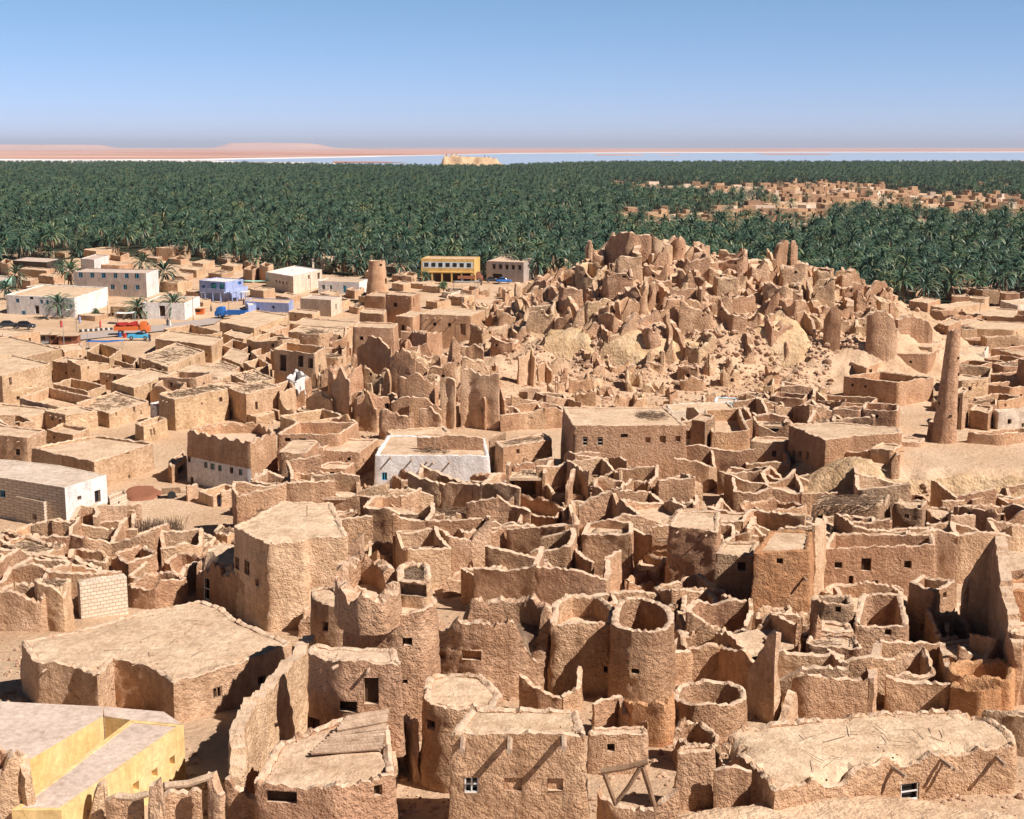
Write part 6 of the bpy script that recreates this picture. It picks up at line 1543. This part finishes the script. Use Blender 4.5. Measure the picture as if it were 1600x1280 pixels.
# road
def road():
    L_ = [(88,548),(125,524),(180,516),(250,510),(330,503),(345,490),(385,480),(420,470)]
    prs = [(-60,528,538),(40,531,540),(125,522,531),(180,515,525),(262,506,516),(335,496,506),(352,486,494),(420,470,477)]; V, F = [], []
    for (x, a, b), (x2, a2, b2) in zip(prs, prs[1:]):
        for k in range(6): f = k/6; V += [tuple(U(x+(x2-x)*f, a+(a2-a)*f, .25)), tuple(U(x+(x2-x)*f, b+(b2-b)*f, .25))]
    for k in range(len(V)//2-1): F.append((2*k, 2*k+1, 2*k+3, 2*k+2))
    prop(mesh_from('road', V, F, 'asphalt'), kind='structure')
road()
def kerb():
    a, b = U(124,517,.3), U(180,513.5,.3); n = 14
    for k in range(n):
        p, q = a.lerp(b, k/n), a.lerp(b, (k+.8)/n); d = (q-p).normalized(); nr_ = Vector((-d.y, d.x, 0)); mb = MB(); L2 = (q-p).length
        mb.box(0, L2, -.2, .2, -.2, .25, 0, lambda x, y, z: tuple(p+d*x+nr_*y+Vector((0, 0, z))))
        prop(mb.build('kerb_stone', 'kerb_white' if k % 2 else 'dark_paint', None, None, origin=p), ('white' if k % 2 else 'black')+' kerb stone in the strip along the road', 'kerb', 'painted kerb stones along the road')
kerb()
# ------------------------------------------------------------------ vehicles, people, poles
def frame_at(p, a):
    c, s = math.cos(a), math.sin(a); return lambda x, y, z: (p.x+x*c-y*s, p.y+x*s+y*c, p.z+z)
def loft(secs, fr):
    """body from cross sections: (x, half width, z bottom, z top)"""
    V, F = [], []
    for x, hw, z0, z1 in secs:
        for y, z in ((-hw, z0), (-hw*1.02, z0+(z1-z0)*.55), (-hw*.9, z1), (hw*.9, z1), (hw*1.02, z0+(z1-z0)*.55), (hw, z0)): V.append(fr(x, y, z))
    for i in range(len(secs)-1):
        for k in range(6): j = (k+1) % 6; F.append((i*6+k, i*6+j, (i+1)*6+j, (i+1)*6+k))
    F.append(tuple(range(5, -1, -1))); n = (len(secs)-1)*6; F.append(tuple(range(n, n+6))); return V, F
def wheels(r, fr, xs, hw, rad=.36):
    for x in xs:
        for s in (-1, 1):
            mb = MB(); mb.tube(fr(x, s*(hw-.12), rad), fr(x, s*(hw+.12), rad), rad, rad, 12); w_ = mb.build('wheel', 'rubber', r, 40)
            m2 = MB(); m2.tube(fr(x, s*(hw+.12), rad), fr(x, s*(hw+.15), rad), rad*.5, rad*.45, 10); m2.build('rim', 'steel', w_)
def car(px, py, ang, label, mat='sky_blue_paint', pickup=False, cat='car'):
    p = U(px, py, .3); r = empty('parked_car' if not pickup else 'pickup_truck', p, label, cat); fr = frame_at(p, ang)
    V, F = loft([(-2.2, .75, .4, .8), (-2.1, .85, .3, .95), (-.9, .88, .3, 1.0), (.9, .88, .3, .98), (2.0, .85, .3, .85), (2.2, .75, .4, .7)], fr); mesh_from('body', V, F, mat, r, None, 30)
    V, F = loft([(-1.7, .6, .95, 1.0), (-1.2, .72, .95, 1.42), (.2, .72, .95, 1.45), (.95, .68, .95, .98)] if not pickup else [(-.3, .7, .95, 1.45), (.4, .72, .95, 1.5), (1.1, .68, .95, .98)], fr); mesh_from('cabin', V, F, 'glass_dark', r, None, 30)
    mb = MB(); mb.box(-1.1 if not pickup else -.25, .15 if not pickup else .4, -.62, .62, 1.42, 1.5, 0, fr); mb.build('cabin_roof', mat, r)
    wheels(r, fr, (-1.35, 1.35), .82)
    for s in (-1, 1): mb = MB(); mb.box(2.17, 2.23, s*.55-.12, s*.55+.12, .55, .7, 0, fr); mb.build('headlight', 'white_paint', r)
def truck(px, py, ang, label, mat, load=None):
    p = U(px, py, .3); r = empty('truck', p, label, 'truck'); fr = frame_at(p, ang)
    V, F = loft([(1.6, 1.05, .6, 2.3), (1.8, 1.1, .5, 2.5), (2.9, 1.1, .5, 2.5), (3.3, 1.05, .5, 1.7), (3.6, 1.0, .6, 1.5)], fr); cb = mesh_from('cab', V, F, mat, r, None, 30)
    mb = MB(); mb.box(3.05, 3.25, -.85, .85, 1.65, 2.2, 0, fr); mb.build('windscreen', 'glass_dark', r)
    mb = MB(); mb.box(-3.6, 1.4, -1.1, 1.1, .85, 1.0, 0, fr); mb.box(-3.6, 1.4, -1.1, -1.02, 1.0, 1.7, 0, fr); mb.box(-3.6, 1.4, 1.02, 1.1, 1.0, 1.7, 0, fr); mb.box(-3.6, -3.52, -1.02, 1.02, 1.0, 1.7, 0, fr); mb.build('load_bed', mat, r)
    wheels(r, fr, (-2.3, 2.4), 1.0, .5)
    if load: 
        rd = random.Random(3)
        mb = MB()
        for k in range(26):
            x, y, z = rd.uniform(-3.2, 1), rd.uniform(-.9, .9), rd.uniform(1.1, 2.3); mb.box(x-.4, x+.4, y-.3, y+.3, z-.2, z+.25, 0, fr)
        prop(mb.build('cargo_heap', load, None, 30, origin=p), 'heap of red sacks loaded on the truck by the market stall', 'cargo')
truck(362, 497, math.pi-.12, 'blue flatbed truck parked before the lavender wall', 'blue_paint')
truck(207, 522, .15, 'small orange and red loaded truck by the road', 'orange_paint', 'red_paint')
car(217, 530, .12, 'light blue pickup parked beside the red loaded truck', 'sky_blue_paint', True, 'pickup truck')
car(787, 442, .2, 'blue parked car before the grey two-storey building', 'blue_paint')
car(770, 441, .1, 'dark blue parked car left of the blue one', 'dark_paint')
car(14, 512, .1, 'dark grey car by the left edge of the square', 'dark_paint')
car(40, 513, -.3, 'dark car with raised bonnet near the left kiosks', 'dark_paint')
truck(735, 440, .02, 'dark red truck under the yellow building canopy', 'rust')
def kiosk(px, py, w_, h_, label, mat, rm='mud_pale'):
    p = U(px, py, .1); s_ = p.y/FPX; r = empty('kiosk', p, label, 'kiosk'); fr = frame_at(p, .08); W2, H2 = w_*s_/2, h_*s_
    mb = MB(); mb.box(-W2, W2, 0, 2.4, 0, H2, 0, fr)
    for k in range(8): x = -W2+2*W2*(k+.5)/8; mb.box(x-.04, x+.04, -.05, -.003, 0, H2, 0, fr)
    mb.build('body', mat, r); mb = MB(); mb.box(-W2-.2, W2+.2, -.5, 2.6, H2+.003, H2+.12, 0, fr); mb.build('roof', rm, r)
    mb = MB(); mb.box(-W2*.6, W2*.3, -.08, -.052, H2*.35, H2*.8, 0, fr); mb.build('hatch', 'dark_interior', r)
kiosk(68, 537, 18, 14, 'grey-brown kiosk at the left of the red kiosk pair', 'steel'); kiosk(84, 537, 12, 14, 'rust-red narrow kiosk in the middle of three', 'rust'); kiosk(107, 538, 30, 13, 'dark brown shuttered kiosk right of three', 'rust', 'mud_dark')
kiosk(310, 491, 16, 9, 'orange kiosk beside the arched white building', 'orange_paint')
def awning(px, py, w_, d_, h, label, mat, posts='steel'):
    p = U(px, py, .1); r = empty('market_awning', p, label, 'awning'); fr = frame_at(p, .1)
    mb = MB(); nseg = 6
    V, F = [], []
    for i in range(nseg+1):
        for j in range(5):
            x, y = -w_/2+w_*i/nseg, -d_/2+d_*j/4; V.append(fr(x, y, h-.25*math.sin(math.pi*i/nseg)*.6+.1*noise.noise((i*.9, j*.9, px)))); 
    for i in range(nseg):
        for j in range(4): a = i*5+j; F.append((a, a+5, a+6, a+1))
    o = mesh_from('canvas', V, F, mat, r, None, 60); sm = o.modifiers.new('t', 'SOLIDIFY'); sm.thickness = .04
    for sx in (-1, 1):
        for sy in (-1, 1): m2 = MB(); q = fr(sx*w_*.47, sy*d_*.45, 0); m2.tube(q, (q[0], q[1], p.z+h), .05, .05, 5); m2.build('post', posts, r)
awning(165, 545, 7, 2.2, 1.6, 'blue canvas awning lying between kiosks and road', 'blue_paint'); awning(352, 470, 12, 3, 2.3, 'white street awning under the blue building', 'cloth_white'); awning(196, 505, 4, 3, 2.4, 'small white parasol-like awning on the road edge', 'cloth_white')
awning(403, 452, 8, 3, 2.4, 'pale green stall awning right of the blue building', 'mint_plaster'); awning(785, 431, 10, 3, 2.6, 'canvas awning before the grey two-storey building', 'cloth_white')
awning(728, 452, 7, 4, 2.2, 'grey shade awning on posts before the yellow building', 'steel')
# barrels
for k, (px, py, mt, lb) in enumerate([(195,528,'red_paint','red drum standing beside the blue pickup'), (187,527,'blue_paint','blue drum left of the red drum'), (347,790,'blue_paint','blue barrel before the castle-like house courtyard'), (179,811,'yellow_paint','yellow jerrycan on the ground by the donkey')]):
    p = G(px, py); mb = MB(); s_ = 1 if k < 3 else .6
    mb.tube(p, p+Vector((0, 0, .9*s_)), .33*s_, .33*s_, 12)
    for f in (.02, .33, .66, .97): mb.tube(p+Vector((0, 0, .9*s_*f)), p+Vector((0, 0, .9*s_*f+.04)), .36*s_, .36*s_, 12)
    prop(mb.build('barrel', mt, None, 40, origin=p), lb, 'barrel')
def pole(px, ytop_, ybase, label, r=.09, mat='wood', arm=False, z=None):
    g = G(px, ybase) if z is None else U(px, ybase, z); z1 = ztop(g.y, ytop_); rt = empty('pole' if not arm else 'street_lamp', g, label, 'pole' if not arm else 'street lamp')
    mb = MB(); mb.tube(g, (g.x+.05, g.y, z1), r, r*.7, 7); mb.build('shaft', mat, rt, 40)
    if arm: mb = MB(); mb.tube((g.x+.05, g.y, z1-.1), (g.x-1.3, g.y, z1+.15), .06, .05, 6); mb.build('arm', mat, rt); mb = MB(); mb.box(g.x-1.9, g.x-1.2, g.y-.15, g.y+.15, z1+.08, z1+.22); mb.build('lamp_head', 'white_paint', rt)
pole(480, 790, 840, 'thin pole on the roof of the tall house left of centre', .05, z=6.4); pole(713, 508, 560, 'slim wooden pole before the fort house door', .1); pole(706, 575, 615, 'slim pole in the middle of the ruin field', .1)
pole(302, 465, 502, 'wooden pole at the right of the arched white building'); pole(120, 485, 518, 'street lamp on the left of the road', .1, 'steel', True); pole(100, 505, 540, 'grey pole in front of the kiosks', .08, 'steel'); pole(6, 520, 560, 'thin pole at the left edge', .08, 'steel'); pole(137, 520, 540, 'short pole at the end of the kiosks', .07, 'steel')
pole(358, 466, 496, 'pole behind the blue flatbed truck', .08); pole(221, 1002, 1034, 'thin stick planted on the broad dusty roof', .05, z=5.5); pole(221, 555, 578, 'stick on a brushwood roof of the left quarter', .05, z=3.5); pole(457, 420, 448, 'pole left of the whitewashed hall', .08); pole(485, 425, 455, 'pole right of the whitewashed hall', .08); pole(169, 470, 498, 'pole on the corner of the white house', .08)
pole(742, 440, 480, 'left steel post of the bare square', .08, 'steel'); pole(722, 445, 480, 'right steel post of the bare square', .08, 'steel'); pole(1530, 470, 500, 'pole among the houses behind the minaret', .08)
def lattice(px, y0, y1, label, w_=.5):
    g = G(px, y1); z1 = ztop(g.y, y0); r = empty('lattice_mast', g, label, 'mast'); H2 = z1-g.z
    for k in range(3):
        a = k*2.094; mb = MB(); mb.tube((g.x+math.cos(a)*w_*.5, g.y+math.sin(a)*w_*.5, g.z), (g.x+math.cos(a)*w_*.4, g.y+math.sin(a)*w_*.4, z1), .05, .05, 5); mb.build('leg', 'rust', r)
    mb = MB(); n = int(H2/.7)
    for i in range(n):
        for k in range(3):
            a, b = k*2.094, (k+1)*2.094; z0, z2 = g.z+H2*i/n, g.z+H2*(i+1)/n; mb.tube((g.x+math.cos(a)*w_*.45, g.y+math.sin(a)*w_*.45, z0), (g.x+math.cos(b)*w_*.45, g.y+math.sin(b)*w_*.45, z2), .025, .025, 4)
    mb.build('bracing', 'rust', r)
lattice(869, 588, 645, 'rusty lattice mast rising before the sandy path'); lattice(843, 626, 652, 'short rusty lattice mast left of the tall one')
# people
def skin_fig(name, joints, edges, mat, parent=None, label=None, cat=None, origin=None, sub=1):
    me = bpy.data.meshes.new(name); me.from_pydata([tuple(j[0]) for j in joints], edges, []); o = bpy.data.objects.new(name, me); C.objects.link(o)
    me.materials.append(M(mat)); 
    if parent: o.parent = parent
    elif origin is not None: o.location = origin
    sk = o.modifiers.new('skin', 'SKIN'); 
    for v, j in zip(me.skin_vertices[0].data, joints): v.radius = (j[1], j[1] if len(j) < 3 else j[2])
    me.skin_vertices[0].data[0].use_root = True
    s = o.modifiers.new('sub', 'SUBSURF'); s.levels = s.render_levels = sub; sk.use_smooth_shade = True
    if label: prop(o, label, cat)
    return o
def person(px, py, label, cloth='cloth_white', rz=0, robe=True, step=.12):
    g = G(px, py); r = empty('person', g, label, 'person', rz=rz)
    J = [((0, 0, .95), .14, .11), ((0, 0, 1.25), .15, .1), ((0, 0, 1.42), .16, .09), ((0, 0, 1.52), .055), ((0, -.01, 1.6), .09), ((0, 0, 1.7), .085), ((.09, 0, .88), .085), ((.1, step, .5), .06), ((.1, step*1.2, .08), .045), ((.1, step*1.2+.14, .04), .035),
         ((-.09, 0, .88), .085), ((-.1, -step, .5), .06), ((-.1, -step*1.6, .08), .045), ((-.1, -step*1.6+.14, .04), .035), ((.2, 0, 1.4), .06), ((.26, .03, 1.13), .045), ((.27, .12, .9), .035), ((.27, .15, .82), .032), ((-.2, 0, 1.4), .06), ((-.26, -.02, 1.13), .045), ((-.27, .06, .9), .035), ((-.27, .09, .82), .032)]
    E = [(0,1),(1,2),(2,3),(3,4),(4,5),(0,6),(6,7),(7,8),(8,9),(0,10),(10,11),(11,12),(12,13),(2,14),(14,15),(15,16),(16,17),(2,18),(18,19),(19,20),(20,21)]
    skin_fig('body', J, E, 'skin', r)
    # robe: lofted rings
    V, F = [], []; n = 12; rings = [(.12 if robe else .8, .27, .2), (.5 if robe else .85, .24, .18), (.95, .2, .15), (1.25, .2, .14), (1.42, .21, .12), (1.49, .09, .08)]
    for z, a, b in rings:
        for i in range(n): t = 2*math.pi*i/n; V.append((math.cos(t)*a, math.sin(t)*b, z))
    for k in range(len(rings)-1):
        for i in range(n): j = (i+1) % n; F.append((k*n+i, k*n+j, (k+1)*n+j, (k+1)*n+i))
    o = mesh_from('robe' if robe else 'shirt', V, F, cloth); o.parent = r; me = o.data; me.polygons.foreach_set('use_smooth', [True]*len(F))
    V, F = [], []
    for z, a in ((1.66, .1), (1.72, .1), (1.77, .06)):
        for i in range(n): t = 2*math.pi*i/n; V.append((math.cos(t)*a, math.sin(t)*a, z))
    for k in range(2):
        for i in range(n): j = (i+1) % n; F.append((k*n+i, k*n+j, (k+1)*n+j, (k+1)*n+i))
    F.append(tuple(2*n+i for i in range(n)))
    o = mesh_from('hair', V, F, 'cloth_dark'); o.parent = r
person(187, 809, 'person in a white robe standing by the donkey', 'cloth_white', .5); person(157, 512, 'person in red crossing the road', 'cloth_red', 1.2); person(262, 510, 'person in dark clothes left of a walking pair', 'cloth_dark'); person(266, 511, 'person in white walking at the right of a pair', 'cloth_white')
person(381, 477, 'person in dark clothes on the street right of the blue building', 'cloth_dark'); person(330, 487, 'person in dark clothes beside the blue truck cab', 'cloth_dark', 2); person(125, 505, 'person in blue-white standing near the street lamp', 'lavender_plaster'); person(96, 512, 'person in red sitting-out spot near the left trees', 'cloth_red')
person(752, 446, 'person in dark clothes beneath the canopy end of the yellow building', 'cloth_dark'); person(234, 534, 'person in dark clothes right of the blue pickup', 'cloth_dark')
def donkey(px, py, label, rz=0):
    g = G(px, py); r = empty('donkey', g, label, 'donkey', rz=rz)
    J = [((0, 0, .9), .2, .19), ((.35, 0, .92), .2, .2), ((.55, 0, 1.0), .14), ((.75, 0, 1.2), .1), ((.9, 0, 1.3), .1), ((1.12, 0, 1.16), .06), ((1.2, 0, 1.1), .05), ((-.4, 0, .94), .19, .18), ((-.55, 0, .92), .1), ((-.66, 0, .7), .02), ((-.68, 0, .4), .02)]
    E = [(0,1),(1,2),(2,3),(3,4),(4,5),(5,6),(0,7),(7,8),(8,9),(9,10)]
    for sx, base in ((.4, 1), (-.42, 7)):
        for sy in (-.13, .13):
            k = len(J)
            if sx > 0: J += [((sx, sy, .75), .08), ((sx+.02, sy, .42), .045), ((sx, sy, .1), .03), ((sx+.03, sy, .03), .04)]
            else: J += [((sx, sy, .72), .1), ((sx+.08, sy, .55), .06), ((sx-.08, sy, .34), .04), ((sx-.04, sy, .1), .03), ((sx, sy, .03), .04)]
            E.append((base, k)); E += [(k+i, k+i+1) for i in range(3 if sx > 0 else 4)]
    for sy in (-1, 1): k = len(J); J += [((.86, sy*.08, 1.42), .035), ((.82, sy*.12, 1.62), .015)]; E += [(4, k), (k, k+1)]
    skin_fig('body', J, E, 'donkey_hide', r)
donkey(181, 806, 'dark donkey standing beside the white brick stub annex', 2.9)
def cart(px, py):
    p = G(px, py); r = empty('handcart', p, 'small wooden cart standing on the sandy yard', 'cart', ); fr = frame_at(p, .3)
    mb = MB(); mb.box(-1, 1, -.55, .55, .6, .7, 0, fr); mb.box(-1, 1, -.55, -.5, .7, 1.0, 0, fr); mb.box(-1, 1, .5, .55, .7, 1.0, 0, fr); mb.build('bed', 'wood', r)
    for s in (-1, 1): mb = MB(); mb.tube(fr(0, s*.62, .45), fr(0, s*.7, .45), .45, .45, 12); mb.build('wheel', 'rubber', r, 40)
    for s in (-1, 1): mb = MB(); mb.tube(fr(1, s*.4, .65), fr(2.3, s*.35, .35), .04, .04, 5); mb.build('shaft', 'wood', r)
cart(268, 778)
def laundry(px0, px1, py, cols, label, zoff=1.6):
    a, b = G(px0, py), G(px1, py+1); a.z = b.z = ztop(a.y, py); r = empty('clothesline', a, label, 'laundry'); mb = MB(); mb.tube(a, b, .03, .03, 4); mb.build('line', 'steel', r)
    for p in (a, b): mb = MB(); mb.tube((p.x, p.y, p.z-1.9), p, .05, .05, 5); mb.build('post', 'wood', r)
    n = len(cols); d = (b-a)/n
    for i, c in enumerate(cols):
        V, F = [], []; h = random.uniform(.7, 1.1)
        for j in range(5):
            for k in range(4):
                p = a+d*(i+.08+.84*j/4); V.append((p.x, p.y+.08*math.sin(j*2+k)*k/3, p.z-h*k/3))
        for j in range(4):
            for k in range(3): q = j*4+k; F.append((q, q+4, q+5, q+1))
        o = mesh_from('cloth', V, F, c, r, None, 60); o.modifiers.new('t', 'SOLIDIFY').thickness = .02
laundry(1222, 1262, 648, ['magenta_cloth', 'mint_plaster', 'cloth_white', 'cloth_red'], 'clothesline of magenta and green cloths behind the shelf house'); laundry(798, 822, 682, ['cloth_red', 'lavender_plaster', 'cloth_red'], 'clothesline of red cloths on the three-beam house roof'); laundry(500, 545, 516, ['cloth_red', 'magenta_cloth', 'cloth_white'], 'clothesline of pink and red cloths on a flat roof'); laundry(95, 145, 905, ['cloth_dark', 'cloth_white', 'cloth_red', 'cloth_dark', 'lavender_plaster'], 'clothesline of dark clothes above the white brick wall box')
# dry reed hedge
def hedge(px0, px1, yb, h, label):
    a, b = G(px0, yb), G(px1, yb-3); mb = MB(); rd = random.Random(8); 
    for k in range(420):
        p = a.lerp(b, rd.random())+Vector((rd.gauss(0, .3), rd.gauss(0, .5), 0)); q = p+Vector((rd.gauss(0, .25), rd.gauss(0, .25), h*rd.uniform(.5, 1.1))); mb.tube(p, q, .03, .015, 3)
    prop(mb.build('reed_hedge', 'thatch', None, None, origin=a), label, 'hedge')
hedge(215, 282, 842, 1.9, 'dark dry reed hedge at the edge of the sandy yard')
# heap of red earth
rockmass('low heap of reddish earth in the sandy yard', [(195,775),(205,762),(240,760),(250,770),(235,782),(205,784)], 0, .9, mat='rust', lay=3, seed=3, amp=.1, name='earth_heap', cell=.4)
prop(sheet('flat_roof_screed', [(0,0),(1,0),(1,1)], 'sand', -50), kind='structure') if False else None
# brushwood heaps lying around
for pts, z, n, lb in (([(60,1036),(316,950),(440,1005),(280,1060)], ROOFZ[0], 16, 'loose straw strewn over the broad dusty roof'), ([(1160,1150),(1344,1120),(1560,1135),(1500,1165),(1230,1225)], ROOFZ[1], 20, 'loose straw strewn over the long bottom right roof')):
    P = [U(x, y, z) for x, y in pts]; pile(P, z+.02, n, 60, None, lb, 'palm_log')
for k, (pts, z, n, lb) in enumerate([([(30,905),(90,905),(95,920),(20,925)], 1.8, 220, 'wide thatch of palm fronds on a hut by the left edge'), ([(395,798),(430,790),(440,802),(400,812)], 3, 60, 'logs and sticks heaped behind the tall house'), ([(663,795),(745,790),(752,806),(680,812)], 2.6, 120, 'large heap of grey logs in the maze'), ([(1255,775),(1390,772),(1395,790),(1270,792)], 4.4, 160, 'dark splintered timber roof under the rock ledge')]):
    pile([U(x, y, z) for x, y in pts], z, n, 120, None, lb)
# ------------------------------------------------------------------ labels of look-alikes get their place in the photograph
ORD = ['zeroth', 'first', 'second', 'third', 'fourth', 'fifth', 'sixth', 'seventh', 'eighth', 'ninth', 'tenth', 'eleventh', 'twelfth', 'thirteenth', 'fourteenth', 'fifteenth', 'sixteenth', 'seventeenth', 'eighteenth', 'nineteenth', 'twentieth']
by_l = {}
for o in THINGS: by_l.setdefault(o['label'], []).append(o)
for l, os_ in by_l.items():
    if len(os_) < 2: continue
    for o in os_: 
        if 'group' not in o: o['group'] = l.replace('roofless room with ', '').replace('jagged ', '')[:60].strip()+'s' if False else l
    rows = max(1, round(math.sqrt(len(os_)/2.5)), math.ceil(len(os_)/20)); per = math.ceil(len(os_)/rows)
    os_.sort(key=lambda o: -project(o.location)[1])
    for r in range(rows):
        row = sorted(os_[r*per:(r+1)*per], key=lambda o: project(o.location)[0])
        for i, o in enumerate(row):
            t = ', %s from left' % ORD[min(i+1, 20)]
            if rows > 1: t += ', %s row' % ('nearest' if r == 0 else ORD[min(r+1, 20)])
            o['label'] = l+t
# ------------------------------------------------------------------ air
def haze():
    mb = MB(); mb.box(-70000, 70000, -300, 130000, -3, 420)
    o = mb.build('haze', 'steel'); m = bpy.data.materials.new('haze'); m.use_nodes = True; n = m.node_tree; n.nodes.clear()
    out = n.nodes.new('ShaderNodeOutputMaterial'); v = n.nodes.new('ShaderNodeVolumePrincipled'); v.inputs['Density'].default_value = HAZE; v.inputs['Color'].default_value = (.75, .82, 1, 1); v.inputs['Anisotropy'].default_value = 0
    n.links.new(v.outputs[0], out.inputs['Volume']); o.data.materials.clear(); o.data.materials.append(m); prop(o, None, None, None, 'stuff')
HAZE = 2.6e-5
haze()
for o in list(C.objects):
    if '_z' in o: del o['_z']
for o in THINGS:
    if len(o['label'].split()) > 16: print('LONG', len(o['label'].split()), o['label'])
